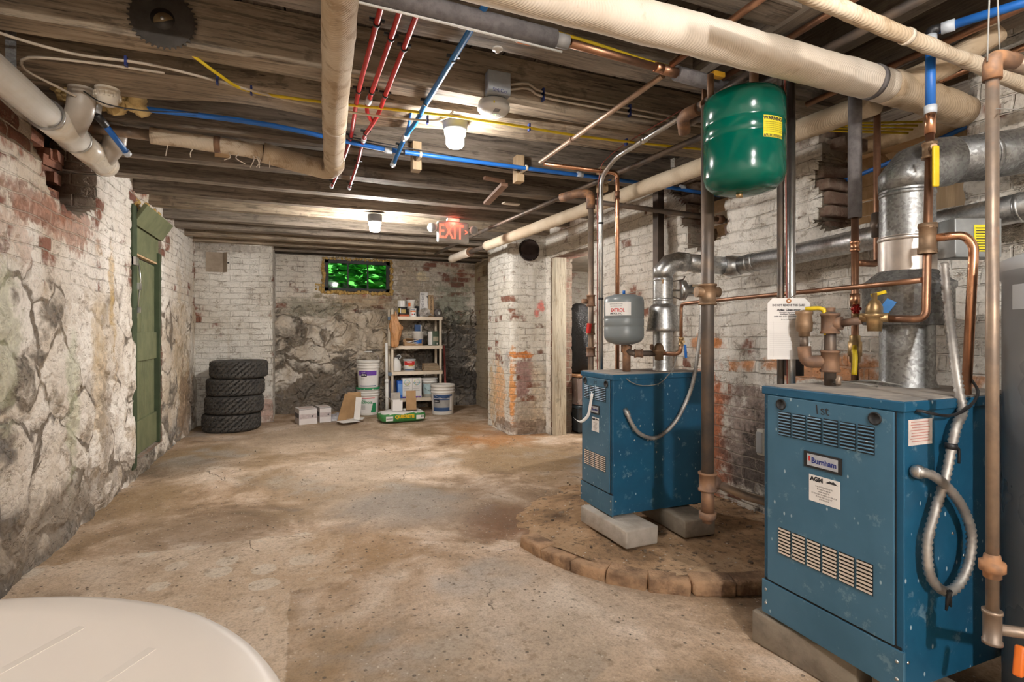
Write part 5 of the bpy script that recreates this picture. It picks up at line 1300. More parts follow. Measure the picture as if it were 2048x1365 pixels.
lb = wrapdecal(M(), (tx,ty), .1086, 1.19, 1.262, ac-1.15, ac+.35).build('white_label', PAPER, tk)
def cyl_text(m, s_, size, c, r, a, z, wx=1.0, wt=0.0):
    o = Vector((c[0]+r*math.cos(a), c[1]+r*math.sin(a), z)); right = Vector((-math.sin(a), math.cos(a), 0))
    return text_on(m, s_, size, o, right, (0,0,1), wx, wt, r)
m = cyl_text(M(), 'EXTROL', .026, (tx,ty), .1092, ac-.32, 1.218, .8, .0008); m.build('label_red_text', REDP, lb)
m = cyl_text(M(), 'AMTROL INC.', .013, (tx,ty), .1092, ac-.40, 1.200, .9, .0003)
cyl_text(m, 'EXPANSION TANK', .009, (tx,ty), .1092, ac-.4, 1.252, 1.0); cyl_text(m, 'FOR HYDRONIC SYSTEMS', .006, (tx,ty), .1092, ac-.4, 1.240, 1.0); m.build('label_text', INK, lb)
# green tank
gt = thing('expansion_tank', 'large glossy green tank with a yellow warning label hanging near the ceiling', 'tank', (1.52,1.506,1.62))
gx, gy = 1.512, 1.500; R0 = .140
M().lathe([(0,1.608),(.06,1.611),(.11,1.625),(.132,1.645),(R0,1.67),(R0,1.795),(R0-.0035,1.80),(R0,1.805),(R0,1.85),(R0-.0035,1.855),(R0,1.86),(R0,1.94),(.136,1.955),(.122,1.966),(.06,1.975),(0,1.976)],(gx,gy,0),n=72).build('tank_shell', TANKG, gt)
ag = math.atan2(-gy,-gx)
yl = wrapdecal(M(), (gx,gy), R0+.0006, 1.770, 1.845, ag+.46, ag+1.06).build('warning_label', YELT, gt)
m = cyl_text(M(), 'WARNING!', .0165, (gx,gy), R0+.0012, ag+.76, 1.835, 1.0, .0008)
for k in range(6): cyl_text(m, 'UNDER PRESSURE DO NOT REMOVE', .0052, (gx,gy), R0+.0012, ag+.76, 1.822-.0065*k, .95, .0)
for k in range(16):
    a = ag+.475+.0375*k; o_ = Vector((gx+(R0+.0012)*math.cos(a), gy+(R0+.0012)*math.sin(a), 1.776)); rt = Vector((-math.sin(a),math.cos(a),0))
    m.add([o_+rt*-.002+Vector((0,0,-.005)),o_+rt*.001+Vector((0,0,-.005)),o_+rt*.004+Vector((0,0,.005)),o_+rt*.001+Vector((0,0,.005))],[(0,1,2,3)])
m.build('label_text', INK, yl)
m = M().tube([(gx-.10,gy+.06,1.97),(gx-.10,gy+.06,2.06)],.012,8); m.tube([(gx+.05,gy,1.975),(gx+.05,gy,2.08)],.016,10); split_build(m, 'hanger_stub', RUSTY, gt)
M().cyl((gx-.02,gy-.0,1.595),(gx-.02,gy-.0,1.612),.012).build('valve_cap', BRASS, gt)
# service card
cc_ = thing('service_card', 'white cardboard service card wired to the straight vertical conduit', 'card', (1.69,1.46,1.2))
cn = Vector((-.76,-.65,0)).normalized(); cr = Vector((.65,-.76,0)).normalized(); cr = Vector((cr.x, cr.y, 0)); cr = -cn.cross(Vector((0,0,1))); 
if cr.dot(Vector((.93,-.37,0))) < 0: cr = -cr
cr = Vector((.90,-.435,0)); cn = Vector((-.435,-.90,0)); c0 = P(1577,658,y=1.43); W_, H_ = .150, .224
Rc = Matrix((cr, Vector((0,0,1)), cn)).transposed()
cut = .018
M().poly([(-W_/2,-H_/2),(W_/2,-H_/2),(W_/2,H_/2-cut),(W_/2-cut,H_/2),(-W_/2+cut,H_/2),(-W_/2,H_/2-cut)], .0012, c0, Rc).build('card', PAPER, cc_)
M().lathe([(.003,.0),(.009,.0),(.009,.0015),(.003,.0015)], c0+cn*.001+Vector((0,0,H_/2-.010)), cn, 20).build('grommet', pm('orange_grommet',(.55,.25,.12),.7), cc_)
m = M(); f_ = lambda s_, sz_, z_, wt=0, wx=1.0: text_on(m, s_, sz_, c0+cn*.0016+Vector((0,0,z_)), cr, (0,0,1), wx, wt)
f_('DO NOT REMOVE THIS CARD', .0105, H_/2-.026, .0004, .82); f_('Atlas Glen-mor', .0105, H_/2-.043, .0005, 1.25); f_('Practical Approaches.', .0068, H_/2-.052, .0002, 1.1); f_('Intelligent Solutions.', .0068, H_/2-.0585, .0002, 1.1)
f_('1-800-433-1616 - www.AGMoil.com', .0062, H_/2-.067, .0002, 1.15); f_('Burner Service Record', .0045, H_/2-.078, 0, 1.3); m.build('card_text', INK, cc_)
m = M()
for k in range(18): m.add([c0+cn*.0015+cr*a+Vector((0,0,H_/2-.088-.0071*k+b)) for a, b in ((-W_*.45,0),(W_*.45,0),(W_*.45,.0004),(-W_*.45,.0004))],[(0,1,2,3)])
for a0_ in (-.36,.30): m.add([c0+cn*.0015+cr*(W_*a0_+a)+Vector((0,0,b)) for a, b in ((0,-H_*.46),(.0004,-H_*.46),(.0004,H_*.12),(0,H_*.12))],[(0,1,2,3)])
m.build('ruled_lines', pm('grey_ruling',(.42,.40,.40),.8), cc_)
M().tube([c0+Vector((0,0,H_/2-.006)), Vector((1.745,1.475,1.245)), Vector((1.745,1.475,1.29))], .0012, 6).build('hanging_wire', IRON, cc_)

# hanging return pipe at right edge
t = thing('drop_pipe', 'long vertical steel pipe hanging before the water heater at right', 'pipe', (1.525,.75,.39))
rx, ry = 1.525, .75
M().cyl((rx,ry,.40),(rx,ry,1.735),.0128).build('pipe_run', DULL, t)
M().tube(rounded([(rx,ry,1.70),(rx,ry,1.755),(rx+.07,ry-.01,1.752)],.035),.019,18).build('elbow', RUSTY, t)
M().tube([(rx+.05,ry-.005,1.752),(rx+.45,ry-.03,1.735)],.018,16).build('top_branch', DULL, t)
M().lathe([(.013,-.030),(.018,-.028),(.018,-.014),(.026,-.012),(.026,.010),(.018,.012),(.016,.026),(.013,.028)],(rx,ry,.545),n=10).build('union', RUSTY, t)
m = fitting((rx,ry,.40),.018,.08); m.build('tee', DULL, t)
M().tube([(rx,ry,.395),(rx+.30,ry-.10,.345)],.013,14).build('bottom_branch', DULL, t)
M().rbox((rx+.045,ry-.03,.325),(.016,.02,.07),.006,mrot(.2,0,.3)).build('orange_lever', ORANGE, t)
for k in range(2):
    cable(['left strand of the grey wire holding the right-edge pipe','right strand of the grey wire holding the right-edge pipe'][k], [(rx-.02+.01*k,ry,1.74),(rx-.028+.01*k,ry-.01,1.95),(rx-.035,ry-.02,2.15)] if k == 0 else [(rx+.03,ry,1.775),(rx+.0,ry-.01,1.90),(rx-.033,ry-.02,2.15)], .0018, pm('grey_wire',(.25,.24,.22),.5), name='hanging_wire')
cable('thin wire tied sideways across the right-edge pipe', [(rx-.025,ry-.02,1.62),(rx+.02,ry-.022,1.625),(rx+.20,ry-.06,1.63)], .0012, pm('grey_wire',(.25,.24,.22),.5), name='tie_wire')
# water heater
wh = thing('water_heater', 'tall grey cylindrical water heater at the right edge with warning labels', 'water heater', (1.929,.655,0))
wx_, wy_, wr = 1.929, .655, .245
M().lathe([(wr*.9,.03),(wr,.04),(wr,1.24),(wr+.004,1.245),(wr+.004,1.27)],(wx_,wy_,0),n=72).build('tank_shell', HEATER, wh)
M().lathe([(wr+.004,1.265),(wr+.006,1.275),(wr+.004,1.295),(wr-.03,1.31),(0,1.315)],(wx_,wy_,0),n=72).build('top_cap', HEATERL, wh)
M().lathe([(0,.0),(wr*.85,.0),(wr*.85,.035),(0,.035)],(wx_,wy_,0),n=48).build('base', CLIP, wh)
aw = math.atan2(-wy_,-wx_)
AL = aw-.42
wrapdecal(M(),(wx_,wy_),wr+.001,1.16,1.225,AL-.60,AL+1.3,24).build('logo_band', HEATERL, wh)
lb = wrapdecal(M(),(wx_,wy_),wr+.0012,.52,.92,AL-.02,AL+1.2,24).build('warning_sheet', WHITE, wh)
def patch(z0_,z1_,a0,a1,mat,name,r=.0018): return wrapdecal(M(),(wx_,wy_),wr+r,z0_,z1_,a0,a1,14).build(name, mat, lb)
for (z0_, z1_, topm) in ((.70,.835,ORANGE),(.60,.69,REDP),(.53,.59,ORANGE)):
    patch(z0_-.004,z1_+.004,AL+.02,AL+.62,CLIP,'panel_border',.0016); patch(z0_,z1_,AL+.035,AL+.605,WHITE,'panel_field',.0020); patch(z1_-.022,z1_-.002,AL+.045,AL+.595,topm,'panel_header',.0024)
m = M()
for k in range(8): wrapdecal(m,(wx_,wy_),wr+.0018,.86-.006*k,.862-.006*k,AL+.18,AL+.6,8)
for k in range(5): wrapdecal(m,(wx_,wy_),wr+.0024,.560-.006*k,.562-.006*k,AL+.06,AL+.55,8)
for k in range(4): wrapdecal(m,(wx_,wy_),wr+.0024,.722-.005*k,.7235-.005*k,AL+.06,AL+.55,8)
m.build('label_print', INK, lb)
cyl_text(M(), 'NO', .03, (wx_,wy_), wr+.0026, AL+.13, .643, 1.0, .001).build('panel_text', INK, lb)
m = M()
ca, cz = AL+.25, .775
pts = []
for k in range(25):
    a = 2*math.pi*k/24; th_ = ca+.026*math.cos(a)/wr*.9; pts.append((wx_+(wr+.003)*math.cos(th_), wy_+(wr+.003)*math.sin(th_), cz+.026*math.sin(a)))
m.tube(pts, .0018, 6); m.tube([pts[3],pts[15]], .0018, 6); m.build('prohibition_mark', REDP, lb)
# round table in the foreground
tb = thing('round_table', 'round cream plastic table top in the bottom left foreground', 'table', (-.50,.49,0))
tx_, ty_, tz_, tr = -.497, .493, .72, .500
ht = NT('cream_table_plastic', .45, 0, .35); ht.color(ht.mix(ht.noise(ht.pos(), 4, 4), (.74,.675,.61), (.69,.625,.56))); ht.bump(ht.noise(ht.pos(), 90, 3), .08, .001)
M().lathe([(0,tz_-.002),(tr-.075,tz_-.002),(tr-.070,tz_),(tr-.02,tz_),(tr-.006,tz_-.004),(tr,tz_-.014),(tr,tz_-.034),(tr-.008,tz_-.036),(tr-.012,tz_-.02),(0,tz_-.02)],(tx_,ty_,0),n=128).build('table_top', ht.m, tb)
m = M()
for k in range(-3,4):
    c_ = k*.13; hl_ = math.sqrt(max(.001,(tr-.08)**2-c_**2)); d_ = Vector((.55,.83,0)); n_ = Vector((.83,-.55,0)); o_ = Vector((tx_,ty_,tz_-.0018))+n_*c_
    m.box(o_+Vector((0,0,-.0003)), (hl_*2,.012,.0012), mrot(math.atan2(d_.y,d_.x)))
m.build('raised_ribs', ht.m, tb)
for k in range(4):
    a = math.pi/4+k*math.pi/2; M().tube([(tx_+.30*math.cos(a),ty_+.30*math.sin(a),tz_-.02),(tx_+.38*math.cos(a),ty_+.38*math.sin(a),0)], [.028,.020], 14).build('leg', ht.m, tb)
M().tube([(tx_,ty_,tz_-.02),(tx_,ty_,tz_-.05)],.05,20).build('centre_boss', ht.m, tb)
# wall box
wb = thing('wall_outlet_box', 'small beige electrical box on the right wall behind the nearer boiler', 'electrical box', (2.46,2.05,.7))
c_ = P(1525,885,x=2.45); M().rbox((2.455,c_.y,c_.z),(.05,.05,.15),.006).build('box_body', pm('beige_box',(.62,.60,.54),.5), wb); M().rbox((2.425,c_.y,c_.z),(.012,.04,.12),.004).build('cover', HEATERL, wb)
# round hole sleeve in the pillar
c_ = P(1057,501,y=5.25)
th_ = thing('flue_thimble', 'round dark flue hole near the top of the white pillar', 'flue hole', (c_.x,5.25,c_.z))
M().lathe([(.112,0),(.118,.0),(.118,-.02),(.105,-.02),(.105,.0)],(c_.x,5.222,c_.z),(0,-1,0),36).build('rim', pm('dark_rim',(.045,.03,.025),.8,0,.5,20,.4), th_)
M().lathe([(.106,.006),(.10,-.0),(.05,-.004),(0,-.006)],(c_.x,5.222,c_.z),(0,-1,0),36).build('plug', pm('dark_plug',(.035,.02,.018),.7,0,.5,8,.3), th_)  # near-black disc fills the round flue hole
# board over the openings in the right wall, lit stair woodwork behind
st = thing('stair_woodwork', 'bare new lumber framing seen through the broken opening above the nearer boiler', 'framing', (2.9,1.6,1.6))
for k in range(7): M().box((3.10,1.75-.0*k,1.66+.085*k),(.03,1.2,.075),mrot(0,random.uniform(-.01,.01))).build('board', [W_LUM,W_LUM,W_LUMZ][k%3], st)
M().box((2.90,1.80,1.82),(.04,.09,.70),mrot(0,-.62)).build('brace', W_LUM, st)
M().box((2.86,1.62,2.10),(.10,.9,.09)).build('header', W_LUM, st)
M().box((2.80,1.52,1.75),(.09,.16,.62)).build('stud', W_LUMZ, st)
m = M()
for k in range(4): m.box((3.2,2.95,1.70+.11*k),(.9,.9,.03),mrot(0,.0))
sw = thing('stair_treads', 'pale wooden steps seen through the broken opening behind the further flue', 'stairs', (3.1,2.9,1.6))
for k in range(5): M().box((2.95+.0*k,3.0,1.68+.095*k),(.05,1.3,.08)).build('step', [W_LUM,pm('painted_cream_board',(.72,.64,.52),.7)][k%2], sw)
cable('short blue tube seen through the opening above the nearer boiler', [(2.62,2.3,1.86),(2.60,1.75,1.90),(2.58,1.2,1.99)], .011, PEXB, name='water_tube')

# ------------------------------------------------------------------ tyres
def tyre_mesh():
    m = M(); n = 168; R, Wd = .335, .195
    prof = [(.215,-.075),(.222,-.088),(.26,-.097),(.295,-.096),(.318,-.088),(.328,-.078),(.333,-.066),(.335,-.052),(.335,-.036),(.335,-.020),(.335,-.007),(.335,.007),(.335,.020),(.335,.036),(.335,.052),(.333,.066),(.328,.078),(.318,.088),(.295,.096),(.26,.097),(.222,.088),(.215,.075),(.20,.06),(.205,-.06)]
    L = len(prof)
    for i in range(n):
        a = 2*math.pi*i/n
        for j, (r, h_) in enumerate(prof):
            rr = r
            if 5 <= j <= 16:
                row = (j-5)//2; ph = (i + (row % 2)*3 + (j % 2)) % 6
                if ph in (0,): rr -= .020
                if j in (8, 13): rr -= .010 if (i//3) % 2 else .004
                if j in (10, 11) and (i//2) % 3 == 0: rr -= .008
            elif j in (4, 17) and (i % 6) in (0, 1): rr -= .007
            m.v.append((rr*math.cos(a), rr*math.sin(a), h_))
    m.v = [(x*.90,y*.90,z) for x,y,z in m.v]
    for i in range(n):
        for j in range(L):
            a, b = i*L+j, i*L+(j+1)%L; c, d_ = ((i+1)%n)*L+(j+1)%L, ((i+1)%n)*L+j
            m.f.append((a, d_, c, b)); m.sm.append(False); m.mi.append(0)
    return m
TX, TY = -.715, 6.77
ty0 = tyre_mesh().build('tyre', RUBBER); ty0.location = (TX-.03, TY, .098)
tag(ty0, 'black knobbly tyre lying on the floor, bottom of the stack of four', 'tyre', 'stack of four tyres')
for k, (dx, dy, rz, tilt, lab) in enumerate(((.03,-.01,.7,.0,'black knobbly tyre, second from the floor in the stack of four'),(.04,.015,1.9,.0,'black knobbly tyre, second from the top of the stack of four'),(.075,.0,3.1,.0,'black knobbly tyre on the top of the stack of four'))):
    o = ty0.copy(); COL.objects.link(o); o.location = (TX-.03+dx, TY+dy, .098+.1955*(k+1)); o.rotation_euler = (0,0,rz); o['label'] = lab

# ------------------------------------------------------------------ pails
LIDW = pm('off_white_plastic', (.78,.75,.70), .4, 0, .1, 8, .03)
def pail(p, h_, r, label, lid=True, mat=None):
    t = thing('plastic_pail', label, 'pail', p)
    k = h_/.37; x, y, z = p
    M().lathe([(0,z+.002),(r*.88,z),(r*.89,z+.01),(r*.955,z+.26*k),(r*.955,z+.262*k),(r*1.02,z+.264*k),(r*1.02,z+.280*k),(r*.965,z+.282*k),(r*.97,z+.300*k),(r*1.03,z+.302*k),(r*1.03,z+.312*k),(r*.98,z+.314*k),(r*.985,z+.345*k),(r*.90,z+.345*k)],(x,y,0),n=44).build('pail_body', mat or LIDW, t)
    if lid: M().lathe([(0,z+.352*k),(r*.90,z+.352*k),(r*.93,z+.362*k),(r*1.0,z+.366*k),(r*1.04,z+.36*k),(r*1.04,z+.335*k),(r*1.0,z+.333*k)],(x,y,0),n=44).build('lid', LIDW, t)
    else: M().lathe([(r*.90,z+.345*k),(r*.93,z+.352*k),(r*1.02,z+.350*k),(r*1.02,z+.338*k)],(x,y,0),n=44).build('rim', LIDW, t)
    return t
def band(t, c, r, z0, z1, mat, name, w_=1.0, a=None):
    a = math.atan2(-c[1], -c[0]) if a is None else a
    return wrapdecal(M(), c, r, z0, z1, a-w_, a+w_, 20).build(name, mat, t)
def frustband(t, c, r0, r1, z0, z1, mat, name, w_=1.0, da=0.0):
    a = math.atan2(-c[1], -c[0])+da
    m = M().lathe([(r0,z0),(r1,z1)], (c[0],c[1],0), (0,0,1), 20, True, a-w_, a+w_); return m.build(name, mat, t)
PURP = pm('purple_print', (.14,.05,.36), .5, 0, .05, 8, 0); GRNP = pm('green_print', (.02,.26,.10), .5, 0, .05, 8, 0); NAVY = pm('navy_print', (.03,.08,.20), .5, 0, .1, 8, 0)
GREYP = pm('grey_print', (.36,.37,.42), .5, 0, .1, 8, 0)
def rat(c, r, z, z0, h_): return r*(.89+.065*((z-z0)/(h_*.70)))+.0012
R = .150
pl = P(737,832,z=0.0); c = (pl.x+.01, pl.y+.15); h1 = .36
t = pail((c[0],c[1],0), h1, R, 'white pail with green lettering, lower of the two stacked beside the shelf')
def lab(t, c, z0, h_, za, zb, mat, name, w_, da=0.0, e=0.0): return frustband(t, c, rat(c,R,za,z0,h_)+e, rat(c,R,zb,z0,h_)+e, za, zb, mat, name, w_, da)
lb = lab(t, c, 0, h1, .03, .235, PAPER, 'paper_label', .95)
lab(lb, c, 0, h1, .225, .232, REDP, 'red_line', .70, -.05, .0008)
m = cyl_text(M(), 'ALL', .036, c, R*.94+.004, math.atan2(-c[1],-c[0])-.38, .196, 1.0, .0012); cyl_text(m, 'PURPOSE', .036, c, R*.94+.003, math.atan2(-c[1],-c[0])-.13, .168, 1.0, .0012); m.build('label_text', GRNP, lb)
m = M(); a_ = math.atan2(-c[1],-c[0])+.50
for (w0,z0_,z1_) in ((.36,.04,.07),(.27,.07,.10),(.18,.10,.13),(.10,.13,.165)): m.lathe([(rat(c,R,z0_,0,h1)+.001,z0_),(rat(c,R,z1_,0,h1)+.001,z1_)],(c[0],c[1],0),(0,0,1),8,True,a_-w0*.6,a_+.30)
m.build('green_patch', GRNP, lb)
m = M()
for k in range(6): m.lathe([(rat(c,R,.14-.012*k,0,h1)+.001,.14-.012*k),(rat(c,R,.145-.012*k,0,h1)+.001,.145-.012*k)],(c[0],c[1],0),(0,0,1),8,True,a_-1.15,a_-.75)
m.build('small_print', GREYP, lb)
M().lathe([(R*1.0,.337),(R*1.045,.34),(R*1.05,.362),(R*.99,.366)],(c[0],c[1],0),n=44).jitter(.004,40).build('green_lid_rim', GRNP, t)
z0 = .362; c2 = (c[0]+.005, c[1])
t = pail((c2[0],c2[1],z0), .365, R, 'white pail with a purple and white label, upper of the two stacked beside the shelf', lid=True)
lb = frustband(t, c2, rat(c2,R,z0+.015,z0,.365), rat(c2,R,z0+.235,z0,.365), z0+.015, z0+.235, PAPER, 'paper_label', 1.0)
frustband(lb, c2, rat(c2,R,z0+.165,z0,.365)+.001, rat(c2,R,z0+.228,z0,.365)+.001, z0+.165, z0+.228, PURP, 'purple_field', .90, -.08)
frustband(lb, c2, rat(c2,R,z0+.022,z0,.365)+.001, rat(c2,R,z0+.033,z0,.365)+.001, z0+.022, z0+.033, NAVY, 'navy_line', .85, -.08)
frustband(lb, c2, rat(c2,R,z0+.150,z0,.365)+.0015, rat(c2,R,z0+.190,z0,.365)+.0015, z0+.150, z0+.190, CLIP, 'black_patch', .28, -.42)
a2 = math.atan2(-c2[1],-c2[0])
m = cyl_text(M(), 'ultra', .034, c2, R*.955+.004, a2-.42, z0+.176, 1.0, .001); cyl_text(m, 'drywall', .018, c2, R*.96+.004, a2-.45, z0+.208, 1.0); m.build('label_text', PAPER, lb)
m = M()
for k in range(3): m.lathe([(rat(c2,R,z0+.13-.012*k,z0,.365)+.001,z0+.13-.012*k),(rat(c2,R,z0+.134-.012*k,z0,.365)+.001,z0+.134-.012*k)],(c2[0],c2[1],0),(0,0,1),8,True,a2-.75,a2-.35)
m.build('small_print', GREYP, lb)
hz = z0+.30
hp = spline([(c2[0]-.155,c2[1],hz+.02),(c2[0]-.12,c2[1]+.02,hz+.12),(c2[0]-.05,c2[1]+.03,hz+.175),(c2[0]+.05,c2[1]+.03,hz+.175),(c2[0]+.12,c2[1]+.02,hz+.12),(c2[0]+.155,c2[1],hz+.02)],.02)
M().tube(hp,.002,6).build('wire_handle', STEEL, t); M().tube([(c2[0]-.05,c2[1]+.03,hz+.176),(c2[0]+.05,c2[1]+.03,hz+.176)],.008,10).build('handle_grip', WHITE, t)
pr = P(891,831,z=0); c3 = (pr.x, pr.y+.15)
t = pail((c3[0],c3[1],0), .405, R*1.06, 'white pail with a blue label standing in front of the shelf foot on the right')
R_keep = R; R = R*1.06
lb = lab(t, c3, 0, .405, .05, .27, NAVY, 'blue_label', .95)
lab(lb, c3, 0, .405, .10, .20, GREYP, 'grey_field', .80, -.1, .001); lab(lb, c3, 0, .405, .215, .222, PAPER, 'white_line', .75, -.1, .001)
lab(lb, c3, 0, .405, .165, .205, CLIP, 'black_patch', .26, -.55, .002); lab(lb, c3, 0, .405, .06, .25, PAPER, 'white_panel', .14, .80, .001)
a3 = math.atan2(-c3[1],-c3[0]); m = cyl_text(M(), 'ultra', .03, c3, R*.955+.006, a3-.55, .187, 1.0, .001); m.build('label_text', PAPER, lb)
m = M(); hp = spline([(c3[0]-.15,c3[1]-.06,.30),(c3[0]-.13,c3[1]-.12,.26),(c3[0]-.02,c3[1]-.175,.22),(c3[0]+.10,c3[1]-.14,.26),(c3[0]+.15,c3[1]-.06,.30)],.02); m.tube(hp,.002,6); m.build('wire_handle', STEEL, t)
R = R_keep

# ------------------------------------------------------------------ shelf unit
SX0, SX1, SY0, SY1 = 1.10, 1.83, 7.22, 7.56
sh = thing('shelf_unit', 'tan plastic four-tier shelf unit against the stone back wall', 'shelf unit', ((SX0+SX1)/2, (SY0+SY1)/2, 0))
LV = [.20, .565, .915, 1.315]
for z in LV:
    m = M(); m.bbox((SX0,SY0,z-.045),(SX1,SY0+.012,z)); m.bbox((SX0,SY1-.012,z-.045),(SX1,SY1,z)); m.bbox((SX0,SY0,z-.045),(SX0+.012,SY1,z)); m.bbox((SX1-.012,SY0,z-.045),(SX1,SY1,z)); m.bbox((SX0+.01,SY0+.01,z-.008),(SX1-.01,SY1-.01,z-.002))
    m.build('shelf', TANPL, sh)
for x in (SX0+.03, SX1-.035):
    for y in (SY0+.03, SY1-.03):
        top = 1.42 if x < 1.3 else 1.30
        M().cyl((x,y,0),(x,y,top),.018,None,16).build('post', TANPL, sh)
for z in (1.30,.55):
    M().bbox((SX0-.03,SY0-.004,z-.035),(SX0+.02,SY0+.05,z+.01)).build('corner_clip', pm('blue_grey_clip',(.12,.17,.24),.5), sh)
def can(p, r, h_, label, body, top=STEEL, name='paint_can', cat='can', bands=()):
    t = thing(name, label, cat, p); x, y, z = p
    M().lathe([(0,z),(r*.97,z),(r,z+.003),(r*.97,z+.006),(r*.97,z+h_-.008),(r*1.01,z+h_-.004),(r,z+h_),(r*.9,z+h_),(r*.9,z+h_-.004),(0,z+h_-.005)],(x,y,0),n=32).build('can_body', body, t)
    for (f0,f1,mt,w_,da,nm_) in bands: frustband(t,(x,y),r*.985+.001*(1+f0),r*.985+.001*(1+f0),z+h_*f0,z+h_*f1,mt,nm_,w_,da)
    return t
def SP(px, y, z): v = P(px, 600, y=y); return (v.x, y, z)
T = LV[3]
tr = thing('paint_tray', 'orange base tray under the black can at the top shelf left', 'tray', SP(806,7.33,T)); q = SP(807,7.33,T)
M().rbox((q[0],q[1],T+.014),(.13,.12,.026),.006).build('tray_body', pm('orange_red',(.62,.13,.04),.5), tr)
can((q[0]-.012,7.33,T+.028), .062, .105, 'black and gold can on the orange tray', CLIP, bands=((.15,.65,pm('gold_print',(.45,.32,.09),.4),.55,.25,'gold_label'),(.3,.8,YEL,.18,-.85,'yellow_label'),(.15,.8,PAPER,.10,-.45,'white_strip')))
can((q[0]-.025,7.34,T+.134), .054, .085, 'dripped white can stacked on the black and gold can', WHITE, bands=((.2,.95,GREYP,.03,.15,'drip'),))
q = SP(826,7.30,T); can((q[0],7.30,T), .048, .115, 'small white can with orange bands on the top shelf', WHITE, bands=((.55,.72,ORANGE,.8,0,'orange_band'),(.18,.36,REDP,.15,-.2,'red_mark'),(.18,.36,CLIP,.15,.35,'dark_mark'),(.80,.86,NAVY,.7,0,'blue_line')))
q2 = SP(822,7.30,T); t = thing('plastic_tub', 'white tub with an orange square mark on top of the small white can', 'tub', (q2[0],7.30,T+.118))
M().lathe([(0,T+.118),(.047,T+.118),(.056,T+.218),(.062,T+.220),(.062,T+.232),(0,T+.234)],(q2[0],7.30,0),n=32).build('tub_body', WHITE, t); frustband(t,(q2[0],7.30),.0515,.0555,T+.14,T+.19,ORANGE,'orange_mark',.35,-.45)
can((SP(838,7.42,T)[0],7.42,T), .065, .15, 'dark grey can at the rear of the top shelf', CLIP)
# tall sack standing on the shelf
def sack(c, w_, d_, h_, seed, rot=0):
    m = M(); nx, nz = 14, 18; vs = []
    for j in range(nz+1):
        f = j/nz; zz = h_*f; sx = w_/2*(1-.10*f**3); sy = d_/2*(1-.75*max(0,(f-.75)/.25)**1.3)
        for i in range(nx*2):
            a = math.pi*i/nx; cx = math.copysign(abs(math.cos(a))**.5, math.cos(a)); sy_ = math.copysign(abs(math.sin(a))**.5, math.sin(a))
            v = Vector((cx*sx, sy_*sy, zz)); nn_ = pnoise(Vector((v.x*9+seed,v.y*9,zz*7)))*.008; v.x += nn_; v.y += nn_; v = mrot(rot) @ v; vs.append(Vector(c)+v)
    n = nx*2; fs = [(j*n+i, j*n+(i+1)%n, (j+1)*n+(i+1)%n, (j+1)*n+i) for j in range(nz) for i in range(n)]
    fs += [tuple(range(n))[::-1], tuple(nz*n+i for i in range(n))]
    m.add(vs, fs, True); return m
q = SP(848,7.34,T); t = thing('paper_sack', 'tall white printed paper sack standing on the top shelf', 'sack', q)
sack((q[0],7.34,T),.125,.09,.345,1,-.1).build('sack_body', PAPER, t)
m = M()
for k in range(9): text_on(m, random.choice(['SABRE','GREASE','SCALE','SILICA','SEAL']), .034, (q[0]-.028+.0*k,7.30-.0065,T+.31-.033*k), (.99,-.1,0), (0,0,1), .45, .001)
m.build('sack_print', pm('grey_sack_print',(.25,.25,.26),.7), t)
M().box((q[0]+.035,7.2945,T+.17),(.013,.002,.24),mrot(-.1)).build('black_strip', CLIP, t)
q = SP(861,7.36,T); t = thing('paper_sack', 'tan paper sack standing beside the white sack on the top shelf', 'sack', q)
sack((q[0],7.37,T),.09,.09,.31,5,.15).build('sack_body', pm('tan_kraft',(.55,.38,.22),.8), t)
text_on(M(), 'ULTRACOLOR', .030, (q[0]+.0,7.322,T+.19), (0,0,-1), (.98,.15,0), 1.0, .0008).build('sack_print', pm('dark_brown_print',(.12,.08,.05),.7), t)
# rolls
q = SP(850,7.27,T); t = thing('mesh_roll', 'loose roll of pale mesh sheet lying on the top shelf', 'roll', q)
pts = []
for k in range(60): a = k*.42; r_ = .012+.0009*k; pts.append((r_*math.cos(a)*1.25, r_*math.sin(a)))
pts += [(.09,-.045),(.13,-.05)]
m = M(); vs = []; mn = min(p[1] for p in pts)
for (a, b) in pts: vs += [(q[0]+a, 7.235, T+.003+b-mn), (q[0]+a, 7.42, T+.003+b-mn)]
m.add(vs, [(2*i,2*i+1,2*i+3,2*i+2) for i in range(len(pts)-1)], True); m.build('sheet', pm('pale_mesh',(.60,.55,.50),.8), t, solid=.002)
q = SP(887,7.33,T); t = thing('tape_roll', 'grey roll of tape standing on edge at the right end of the top shelf', 'tape', q)
ax_ = Vector((.45,-.9,.1)).normalized(); cc_ = Vector((SX1-.045,7.30,T+.060))
M().lathe([(.026,-.045),(.058,-.045),(.058,.0),(.026,.0)],cc_,ax_,28).build('tape_body', pm('grey_tape_body',(.15,.135,.13),.7), t); M().lathe([(.024,-.045),(.027,-.046),(.027,.001),(.024,.0)],cc_,ax_,28).build('core', WHITE, t)
